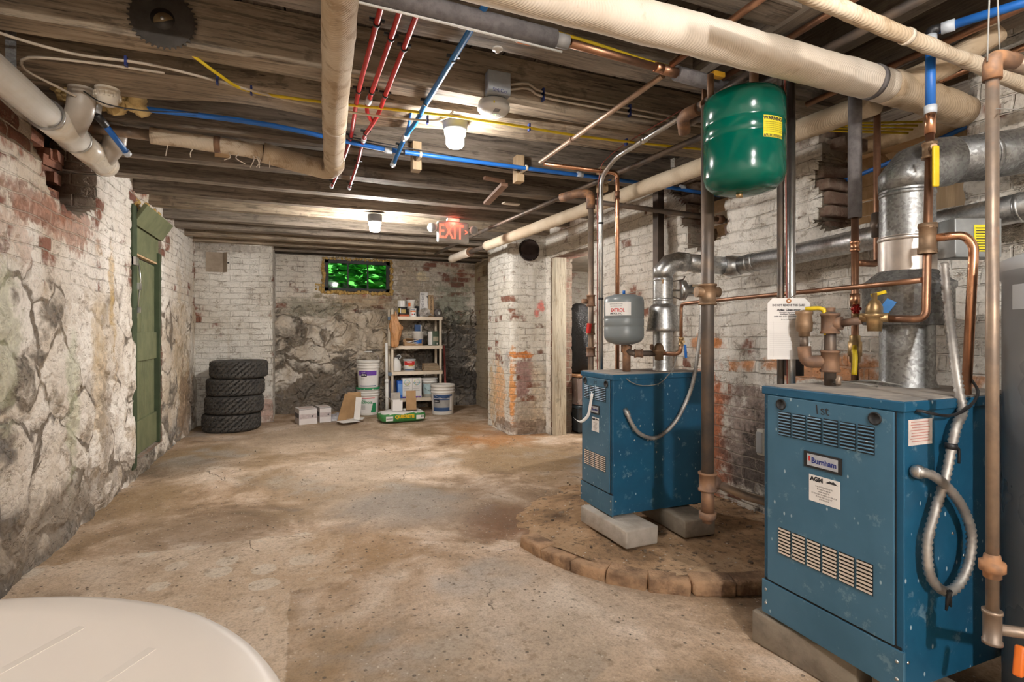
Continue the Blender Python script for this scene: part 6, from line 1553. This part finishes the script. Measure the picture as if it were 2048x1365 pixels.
# second shelf
T = LV[2]
q = SP(836,7.44,T); can((q[0],7.46,T), .05, .13, 'clear bottle at the back of the second shelf', pm('milky_plastic',(.40,.45,.46),.3), name='plastic_bottle', cat='bottle')
q = SP(835,7.36,T); t = thing('plastic_pail', 'white pail with a blue base on the second shelf', 'pail', (q[0],7.33,T))
M().lathe([(0,T),(.068,T),(.078,T+.18),(.083,T+.182),(.083,T+.195),(0,T+.197)],(q[0]+.0,7.33,0),n=36).build('pail_body', WHITE, t); frustband(t,(q[0],7.33),.070,.0735,T+.02,T+.09,PEXB,'blue_label',1.1,.3)
t = thing('small_carton', 'small dark blue carton standing on the white pail of the second shelf', 'carton', (q[0]-.01,7.33,T+.2)); M().bbox((q[0]-.045,7.30,T+.199),(q[0]+.03,7.36,T+.29)).build('carton_body', NAVY, t); M().bbox((q[0]+.028,7.302,T+.199),(q[0]+.045,7.358,T+.285)).build('white_side', PAPER, t)
q = SP(868,7.34,T); can((q[0]-.01,7.33,T), .085, .20, 'dark green paint can smeared with white paint on the second shelf', pm('olive_can',(.09,.13,.085),.5), bands=((.05,1.0,PAPER,.42,-.62,'paint_smear'),(.3,.62,pm('khaki_label',(.40,.36,.26),.6),.5,.45,'khaki_label'),(.08,.2,WHITE,.12,.65,'white_square')))
q = SP(826,7.29,T); t = thing('cardboard_tray', 'open brown cardboard tray full of white scraps on the second shelf', 'box', (q[0],7.27,T))
m = M(); bx, by = q[0]+.0, 7.28
for (a, b) in (((bx-.13,by-.05,T),(bx+.12,by+.05,T+.004)),((bx-.13,by+.046,T),(bx+.12,by+.05,T+.09)),((bx+.116,by-.05,T),(bx+.12,by+.05,T+.085)),((bx-.13,by-.05,T),(bx-.126,by+.05,T+.05)),((bx-.13,by-.05,T),(bx+.12,by-.046,T+.03))): m.bbox(a, b)
m.build('tray_body', CARD, t); M().box((bx+.0,by+.0,T+.093),(.20,.09,.004),mrot(.1,.1,.05)).build('flap', CARD, t)
for k in range(6):
    M().box((bx+random.uniform(-.08,.07),by-.02+random.uniform(-.02,.03),T+.03+.008*k),(.12,.016,.004),mrot(random.uniform(-.7,.7),.2,random.uniform(-.35,.35))).build('scrap', PAPER, t)
# third shelf
T = LV[1]
q = SP(793,7.33,T); t = thing('spray_jug', 'white round jug with a grey spray hose on the third shelf', 'jug', q)
M().lathe([(0,T),(.06,T),(.066,T+.01),(.066,T+.08),(.055,T+.13),(.03,T+.17),(.022,T+.175),(.022,T+.19),(0,T+.19)],(q[0]-.003,7.34,0),n=32).build('jug_body', WHITE, t)
M().tube(spline([(q[0],7.34,T+.185),(q[0]+.01,7.32,T+.215),(q[0]+.04,7.31,T+.225),(q[0]+.055,7.30,T+.20),(q[0]+.03,7.28,T+.17)],.01),.007,8).build('hose', HEATERL, t)
M().box((q[0]+.02,7.33,T+.20),(.07,.03,.025)).build('spray_head', CLIP, t)
q = SP(819,7.32,T); t = thing('plastic_tub', 'red, white and navy tub with a clear lid on the third shelf', 'tub', q)
M().lathe([(0,T),(.070,T),(.079,T+.145),(0,T+.146)],(q[0],7.32,0),n=36).build('tub_body', WHITE, t); M().lathe([(.079,T+.143),(.085,T+.145),(.085,T+.165),(.08,T+.168),(0,T+.168)],(q[0],7.32,0),n=36).build('lid', HEATERL, t)
frustband(t,(q[0],7.32),.0765,.0800,T+.085,T+.138,REDP,'red_label',1.1); frustband(t,(q[0],7.32),.0755,.0768,T+.068,T+.088,pm('amber_print',(.75,.42,.08),.5),'amber_label',.5,.3); frustband(t,(q[0],7.32),.0718,.0725,T+.015,T+.028,NAVY,'navy_line',1.1)
cyl_text(M(),'PERMALASTIK',.014,(q[0],7.32),.081,math.atan2(-7.32,-q[0]),T+.122,.8,.0005).build('label_text', PAPER, t)
q = SP(861,7.31,T); t = thing('folded_paper', 'thick folded stack of brown paper on the third shelf', 'paper', q)
for k in range(6):
    M().rbox((q[0]+.012-.004*k,7.31,T+.010+.017*k),(.235-.008*k,.16,.015),.006,mrot(random.uniform(-.02,.02))).build('layer', pm('brown_kraft',(.40,.30,.20),.85,0,.2), t)
m = M(); 
m.tube(spline([(q[0]-.112,7.235,T+.004),(q[0]-.130,7.235,T+.04),(q[0]-.115,7.235,T+.09),(q[0]-.07,7.235,T+.10)],.01),.004,6); m.build('outer_fold', CARD, t)
# bottom shelf
T = LV[0]
q = SP(800,7.30,T); t = thing('blue_jug', 'flat blue rectangular jug on the bottom shelf', 'jug', q)
M().rbox((q[0]+.0,7.31,T+.12),(.085,.10,.24),.014).build('jug_body', pm('blue_jug_plastic',(.02,.14,.62),.4), t); M().rbox((q[0]+.0,7.258,T+.12),(.062,.004,.15),.001).build('print_panel', pm('light_blue_print',(.15,.35,.75),.5), t); M().cyl((q[0]-.015,7.31,T+.24),(q[0]-.015,7.31,T+.265),.018).build('cap', CLIP, t)
for k, px_ in enumerate((813,832.5)):
    q = SP(px_,7.29,T); t = thing('mix_carton', ['white carton with a rainbow ring, beside the blue jug','white carton with a rainbow ring, beside the small white pail'][k], 'carton', q)
    M().box((q[0]+.003,7.31,T+.135),(.128,.12,.27),mrot([.02,-.01][k])).build('carton_body', PAPER, t)
    m = M().lathe([(.030,0),(.042,0),(.042,.0008),(.030,.0008)],(q[0],7.2465,T+.215),(0,-1,0),28); m.build('ring_print', NTR := pm('rainbow_ring',(.35,.65,.75),.6,0,.1,30,0,(.85,.75,.30)), t)
    m = text_on(M(), 'MULTILINE', .021, (q[0],7.2462,T+.205), (1,0,0), (0,0,1), .95, .0008)
    for j in range(3): m.box((q[0]-.01*(j%2),7.2462,T+.16-.03*j),(.08,.0005,.004))
    m.build('carton_print', GREYP, t); M().box((q[0],7.2464,T+.012),(.12,.0008,.018)).build('purple_strip', PURP, t)
q = SP(858,7.33,T); t = thing('plastic_pail', 'small white pail with a pale blue label on the bottom shelf', 'pail', q)
M().lathe([(0,T),(.092,T),(.105,T+.20),(.112,T+.202),(.112,T+.212),(.106,T+.214),(.108,T+.235),(.116,T+.237),(.116,T+.256),(.10,T+.262),(0,T+.262)],(q[0]+.01,7.345,0),n=40).build('pail_body', WHITE, t); frustband(t,(q[0]+.01,7.345),.0955,.1045,T+.04,T+.185,pm('pale_blue_print',(.50,.66,.70),.5),'pale_label',1.0)
M().tube(spline([(q[0]-.095,7.30,T+.19),(q[0]-.07,7.25,T+.12),(q[0]-.01,7.225,T+.09),(q[0]+.05,7.23,T+.10)],.01),.0022,6).build('wire_handle', CLIP, t)
q = SP(784,7.36,T); can((q[0]+.01,7.38,T), .045, .24, 'tall grey bottle behind the left post of the bottom shelf', pm('purple_grey',(.20,.19,.23),.5), name='plastic_bottle', cat='bottle')
# plastic bag on the corner
q = P(789,650,y=7.20); t = thing('plastic_bag', 'crumpled brown plastic bag hanging from the top left corner of the shelf', 'bag', (q.x,7.18,1.1))
def crumple_bag(cx, cy, prof, amp, sq=.6, n=40, seed=0, sc=16):
    m = M(); vs = []
    for (z, rx, dx) in prof:
        for i in range(n):
            a = 2*math.pi*i/n; v = Vector((rx*math.cos(a), rx*sq*math.sin(a), 0)); f = 1+amp*pnoise(Vector((math.cos(a)*2.2+seed, math.sin(a)*2.2, z*sc*.5)))+amp*.6*math.sin(a*7+z*20)
            vs.append((cx+dx+v.x*f, cy+v.y*f, z+.012*pnoise(Vector((a,z*9,seed)))))
    k = len(prof); fs = [(j*n+i, j*n+(i+1)%n, (j+1)*n+(i+1)%n, (j+1)*n+i) for j in range(k-1) for i in range(n)]; fs += [tuple(range(n))[::-1], tuple((k-1)*n+i for i in range(n))]
    m.add(vs, fs, True); return m
BAGM = pm('brown_thin_plastic', (.58,.30,.13), .25, 0, .3, 14, .5, (.42,.20,.08), bd=.01)
crumple_bag(q.x,7.165,[(.895,.012,-.005),(.91,.035,-.005),(.95,.048,0),(1.0,.05,.0),(1.06,.06,.01),(1.12,.075,.01),(1.17,.07,.01),(1.22,.055,.0),(1.27,.045,-.01),(1.31,.035,-.015),(1.34,.02,-.02)],.38).build('bag_body', BAGM, t)
crumple_bag(q.x+.045,7.165,[(1.10,.02,0),(1.13,.035,.02),(1.17,.03,.03),(1.20,.008,.02)],.3,.5,24,3).build('bag_flap', BAGM, t)
crumple_bag(q.x+.012,7.17,[(1.27,.02,0),(1.31,.022,.0),(1.35,.015,.0),(1.38,.006,.0)],.3,.5,20,6).build('bag_handle', BAGM, t)
# leaning white pipe and red stick
q0 = P(774,828,y=7.16); q1 = P(772.5,686,y=7.2)
t = thing('plastic_pipe', 'white plastic pipe standing upright at the left side of the shelf', 'pipe', (q0.x,7.16,0)); M().tube([(q0.x,7.16,0),(q0.x,7.18,.44)],.021,16).build('pipe_run', WHITE, t); M().tube([(q0.x,7.18,.44),(q1.x,7.20,q1.z)],.0185,16).build('upper_run', WHITE, t); M().tube([(q0.x,7.179,.42),(q0.x,7.181,.47)],.023,16).build('coupling', WHITE, t)
q0 = P(893,765,y=7.30); q1 = P(889,690,y=7.60)
tag(M().tube([(q0.x+.02,7.26,0),(q0.x,7.38,.42),(q1.x,7.62,.90)],.014,10).build('red_handle', pm('faded_red',(.42,.10,.09),.5)), 'faded red handle leaning behind the right end of the shelf', 'handle')
# cement bag with torn small cartons on it
bq = P(803,843,z=0); t = thing('cement_bag', 'green and white bag of cement mix lying on the floor', 'bag', (bq.x,6.72,0))
GB = pm('green_bag_print',(.045,.24,.06),.5,0,.2,10,.15)
def pillow(c, d, rz, e=.35, n=14, seed=0):
    m = M(); vs = []; k = 2*n
    def se(v, p): return math.copysign(abs(v)**p, v)
    for j in range(n+1):
        ph = -math.pi/2+math.pi*j/n
        for i in range(k*2):
            th = math.pi*i/k; v = Vector((se(math.cos(ph),e)*se(math.cos(th),e)*d[0]/2, se(math.cos(ph),e)*se(math.sin(th),e)*d[1]/2, se(math.sin(ph),.6)*d[2]/2))
            f = pnoise(v*9+Vector((seed,0,0)))*.012; v += Vector((f,f,f if v.z > 0 else 0)); vs.append(Vector(c)+mrot(rz)@v)
    q_ = k*2; m.add(vs, [(j*q_+i, j*q_+(i+1)%q_, (j+1)*q_+(i+1)%q_, (j+1)*q_+i) for j in range(n) for i in range(q_)], True); return m
bx, by = bq.x+.0, 6.62; pb = pillow((bx,by,.068),(.56,.34,.130),.08,.35)
pb.mi = [1 if sum(pb.v[i][2] for i in f)/len(f) > .112 else 0 for f in pb.f]; pb.build('bag_body', [GB, PAPER], t)
rt = Vector((math.cos(.08),math.sin(.08),0)); nn_ = Vector((math.sin(.08),-math.cos(.08),0)); fc = Vector((bx,by,.0))+nn_*.181
text_on(M(), 'QUIKRETE', .050, fc+rt*.0+Vector((0,0,.078)), rt, (.0,.0,1), 1.0, .0035).build('brand_lettering', pm('bag_yellow',(.85,.58,.02),.5), t)
m = M(); 
for s_ in (-1,): decal(m, fc+rt*-.185+Vector((0,0,.062)), rt, (0,0,1), .085,.055,.001)
decal(m, fc+rt*.19+Vector((0,0,.062)), rt, (0,0,1), .095,.05,.001); m.build('white_panels', PAPER, t)
m = text_on(M(), '60', .032, fc+nn_*.002+rt*.215+Vector((0,0,.070)), rt, (0,0,1), 1.2, .001); decal(m, fc+nn_*.002+rt*-.185+Vector((0,0,.062)), rt, (0,0,1), .078,.007,.0004); m.build('panel_text', pm('dark_green_ink',(.03,.07,.04),.6), t)
text_on(M(), 'CONCRETE MIX', .035, Vector((bx,by-.10,.139)), rt, (-math.sin(.08),math.cos(.08),.05), 1.0, .001).build('top_lettering', INK, t)
def open_box(name, label, c, d, rz, outm, inm=None, flaps=(), tilt=0.0, group=None, cat='box'):
    t = thing(name, label, cat, c, group); R_ = mrot(rz, tilt); th = .003; c = Vector(c)
    m = M(); w_, l_, h_ = d
    for cc, dd in (((0,0,th/2),(w_,l_,th)),((0,-l_/2,h_/2),(w_,th,h_)),((0,l_/2,h_/2),(w_,th,h_)),((-w_/2,0,h_/2),(th,l_,h_)),((w_/2,0,h_/2),(th,l_,h_))): m.box(c+R_@Vector(cc), dd, R_)
    m.build('box_body', outm, t)
    for (side, ang, ln) in flaps:
        if side in 'xX': s_ = 1 if side == 'X' else -1; cc = Vector((s_*(w_/2+math.cos(ang)*ln/2), 0, h_+math.sin(ang)*ln/2)); Rf = R_ @ Matrix.Rotation(-s_*ang,3,'Y'); dd = (ln, l_, th)
        else: s_ = 1 if side == 'Y' else -1; cc = Vector((0, s_*(l_/2+math.cos(ang)*ln/2), h_+math.sin(ang)*ln/2)); Rf = R_ @ Matrix.Rotation(s_*ang,3,'X'); dd = (w_, ln, th)
        M().box(c+R_@cc, dd, Rf).build('flap', inm or outm, t)
    return t
q = P(793,822,y=6.62); open_box('small_carton', 'small open white carton standing on the cement bag', (q.x,6.60,.137), (.115,.11,.125), .05, PAPER, pm('grey_board',(.42,.38,.34),.8), (('Y',1.2,.09),('x',.5,.12)))
q = P(820,822,y=6.60); t = open_box('small_carton', 'brown torn open carton leaning on the cement bag', (q.x+.005,6.55,.14), (.12,.09,.14), -.15, CARD, CARD, (('Y',1.3,.10),('X',.6,.05)), -.12)
# big opened carton and scraps
q = P(712,800,y=6.75); t = thing('opened_carton', 'large flattened brown carton leaning against the lower pail', 'box', (q.x,6.75,0))
q = P(706,803,y=6.72)
M().box((q.x-.055,6.72,.175),(.19,.004,.34),mrot(.35,.10,.25)).build('side_panel', CARD, t); M().box((q.x+.02,6.76,.32),(.17,.005,.085),mrot(.3,-.35,.05)).build('top_flap', CARD, t)
M().poly([(-.04,-.13),(.03,-.15),(.05,.13),(-.02,.14)],.004,(q.x+.048,6.69,.175),mrot(.25,math.pi/2+.08,-.22)).build('white_panel', PAPER, t); M().box((q.x-.01,6.80,.10),(.16,.005,.20),mrot(.2,.2)).build('back_panel', CARD, t)
q = P(662,838,z=0)
WB = pm('printed_white_board', (.76,.72,.71), .7, 0, .06, 12, .03)
for k, (px_, py_, sz, rz, lab_) in enumerate(((612,850,(.205,.25,.185),.20,'white printed carton with a grey side, left of the two on the floor'),(647,846,(.135,.24,.185),.20,'white printed carton, right of the two on the floor'))):
    q = P(px_,py_,z=0); t = thing('white_carton', lab_, 'box', (q.x,q.y+.1,0), 'pair of white cartons on the floor')
    cx, cy = q.x, q.y+.13; R_ = mrot(rz)
    M().box((cx,cy,sz[2]/2+.001), sz, R_).build('carton_body', WB, t, bevel=.002)
    fr = Vector((cx,cy,0))+R_@Vector((0,-sz[1]/2-.001,0)); lf = Vector((cx,cy,0))+R_@Vector((-sz[0]/2-.001,0,0))
    m = M(); m.box(fr+Vector((0,0,sz[2]*.52)), (sz[0]*.96,.0008,sz[2]*.30), R_); m.build('front_print', pm('lilac_grey_print',(.58,.50,.50),.7,0,.2,40,0), t)
    m = M(); m.box(fr+R_@Vector((sz[0]*.25,-.0008,0))+Vector((0,0,sz[2]*.52)), (.018,.0008,.018), R_); m.box(fr+R_@Vector((-.0,-.0008,0))+Vector((0,0,sz[2]*.97)), (sz[0],.001,.004), R_); m.build('dark_marks', INK, t)
    m = M(); m.box(lf+Vector((0,0,sz[2]*.55)), (.0008,sz[1]*.96,sz[2]*.28), R_); m.build('side_print', pm('dark_grey_print',(.16,.15,.16),.7), t)
    m = M()
    for j in range(3): m.box(Vector((cx,cy,sz[2]+.0018))+R_@Vector((0,-.06+.06*j,0)), (sz[0]*.8,.018,.0006), R_)
    m.build('top_print', pm('pinkish_print',(.55,.36,.30),.7), t)
q = P(688,842,z=0); t = thing('packing_sheet', 'crumpled silver-grey plastic wrap on the floor beside the white cartons', 'plastic wrap', (q.x,q.y+.12,0))
m = M(); nx = 26; vs = []
for j in range(nx):
    for i in range(nx):
        x = -.17+.34*i/(nx-1); y = -.13+.26*j/(nx-1); e = max(0, 1-(x/.17)**4)*max(0, 1-(y/.13)**4)
        vs.append((q.x-.03+x, q.y+.13+y, .004+e*(.055+.05*pnoise(Vector((x*14,y*14,2)))+.03*abs(pnoise(Vector((x*35,y*35,5)))))))
m.add(vs, [(j*nx+i, j*nx+i+1, (j+1)*nx+i+1, (j+1)*nx+i) for j in range(nx-1) for i in range(nx-1)], False); m.build('wrap', pm('silvery_plastic',(.42,.40,.42),.4,0,.4,20,.2), t)
for k, (px_, py_, sz, rz) in enumerate(((694,846,(.24,.15),.5),(708,842,(.20,.13),-.3))):
    q = P(px_,py_,z=.02); m = M(); R_ = mrot(rz,.06,.03); 
    m.box((q.x+.02,q.y+.04,.030+.012*k),(sz[0],sz[1],.002),R_)
    t = tag(m.build('instruction_sheet', PAPER), ['white folded instruction sheet lying nearest on the floor','white sheet lying behind the folded instruction sheet on the floor'][k], 'paper')
q = P(690,829,z=0); tag(M().rbox((q.x+.27,q.y-.05,.008),(.10,.07,.012),.004,mrot(.4)).build('cardboard_scrap', CARD), 'small brown cardboard scrap on the floor behind the paper sheets', 'scrap')
# cardboard flap on the chimney breast
q = P(433,525,y=7.13); t = thing('cardboard_cover', 'bent cardboard square covering a hole in the white chimney brick', 'cardboard', (q.x,7.12,q.z))
m = M(); M().box((q.x-.02,7.115,q.z),(.18,.006,.235)).build('cover_panel', pm('grey_cardboard',(.36,.29,.22),.85), t); M().box((q.x+.095,7.09,q.z),(.075,.005,.235),mrot(-.9)).build('bent_flap', pm('grey_cardboard',(.36,.29,.22),.85), t)
M().lathe([(0,0),(.105,0),(.10,-.004)],(q.x+.03,7.128,q.z),(0,-1,0),24).build('hole_shade_disc', BLACK, t)  # black disc stands in for the shade of the covered hole
# room beyond: bag on totes
q = P(1155,740,y=5.0)
bxx, byy = 2.99, 5.34
t = thing('storage_tote', 'dark blue-grey storage tote on the floor beyond the doorway', 'tote', (bxx,byy,0))
M().box((bxx,byy,.14),(.42,.55,.26),None,1.06).build('tote_body', pm('dark_tote',(.05,.06,.07),.35), t, bevel=.01); M().rbox((bxx,byy,.285),(.47,.60,.03),.008).build('lid', pm('dark_tote_lid',(.04,.06,.075),.35), t); M().box((bxx-.08,byy-.276,.17),(.10,.003,.12)).build('white_label', PAPER, t)
t = thing('storage_tote', 'clear storage tote with pinkish contents, stacked on the dark tote', 'tote', (bxx,byy,.3))
ct = NT('cloudy_tote_plastic', .2); ct.color((.62,.50,.47)); ct.b.inputs['Transmission Weight'].default_value = .55; ct.rough(ct.step(ct.noise(ct.obj(),6,3),.3,.7,.12,.3))
M().box((bxx,byy,.455),(.42,.55,.30),None,1.06).build('tote_body', ct.m, t, bevel=.01); M().rbox((bxx,byy,.625),(.47,.60,.03),.008).build('lid', pm('orange_brown_lid',(.45,.24,.12),.4), t)
for k in range(7): M().rbox((bxx-.12+.05*k,byy-.12+random.uniform(-.05,.1),.42+random.uniform(-.05,.06)),(.06,.12,.14),.01,mrot(random.random(),random.uniform(-.4,.4))).build('contents', [REDP,PAPER,pm('pink_cloth',(.55,.22,.25),.8),CARD][k%4], t)
t = thing('rubbish_bag', 'tall black plastic rubbish bag standing on the totes beyond the doorway', 'bag', (bxx,byy,.64))
crumple_bag(bxx-.02,byy-.02,[(.641,.16,0),(.66,.20,0),(.75,.215,0),(.9,.21,.0),(1.05,.20,-.01),(1.2,.18,-.02),(1.32,.15,-.04),(1.37,.11,-.05),(1.41,.08,-.05),(1.43,.03,-.05)],.16,1.0,64,2,10).build('bag_body', pm('black_plastic_film',(.008,.008,.009),.18,0,.2,12,.6,bd=.02), t)
struct(M().bbox((2.52,3.5,1.95),(4.5,6.6,2.0)), 'ceiling_beyond', pm('dim_plaster',(.45,.40,.33),.85))
# small stones and grit on the floor
def grit():
    m = M()
    for k in range(420):
        x = random.uniform(-.9,2.0); y = random.uniform(.9,5.5) if k % 3 else random.uniform(.8,2.4); r = random.uniform(.002,.0055)*(1 if random.random() < .93 else 2)
        if (x-1.95)**2+(y-2.57)**2 < .95**2 or (x > 1.4 and y < 1.5): continue
        m.lathe([(0,-r*.5),(r,0),(r*.6,r*.5),(0,r*.6)],(x,y,.0+r*.1),(random.random()*.4,random.random()*.4,1),6,False)
    return m
tag(grit().build('floor_grit', pm('dark_grit',(.10,.085,.07),.9,0,.5,30,.2,(.40,.34,.27))), 'loose grit and small stones scattered over the concrete floor', 'grit', kind='stuff')
q = P(742,1208,z=0)
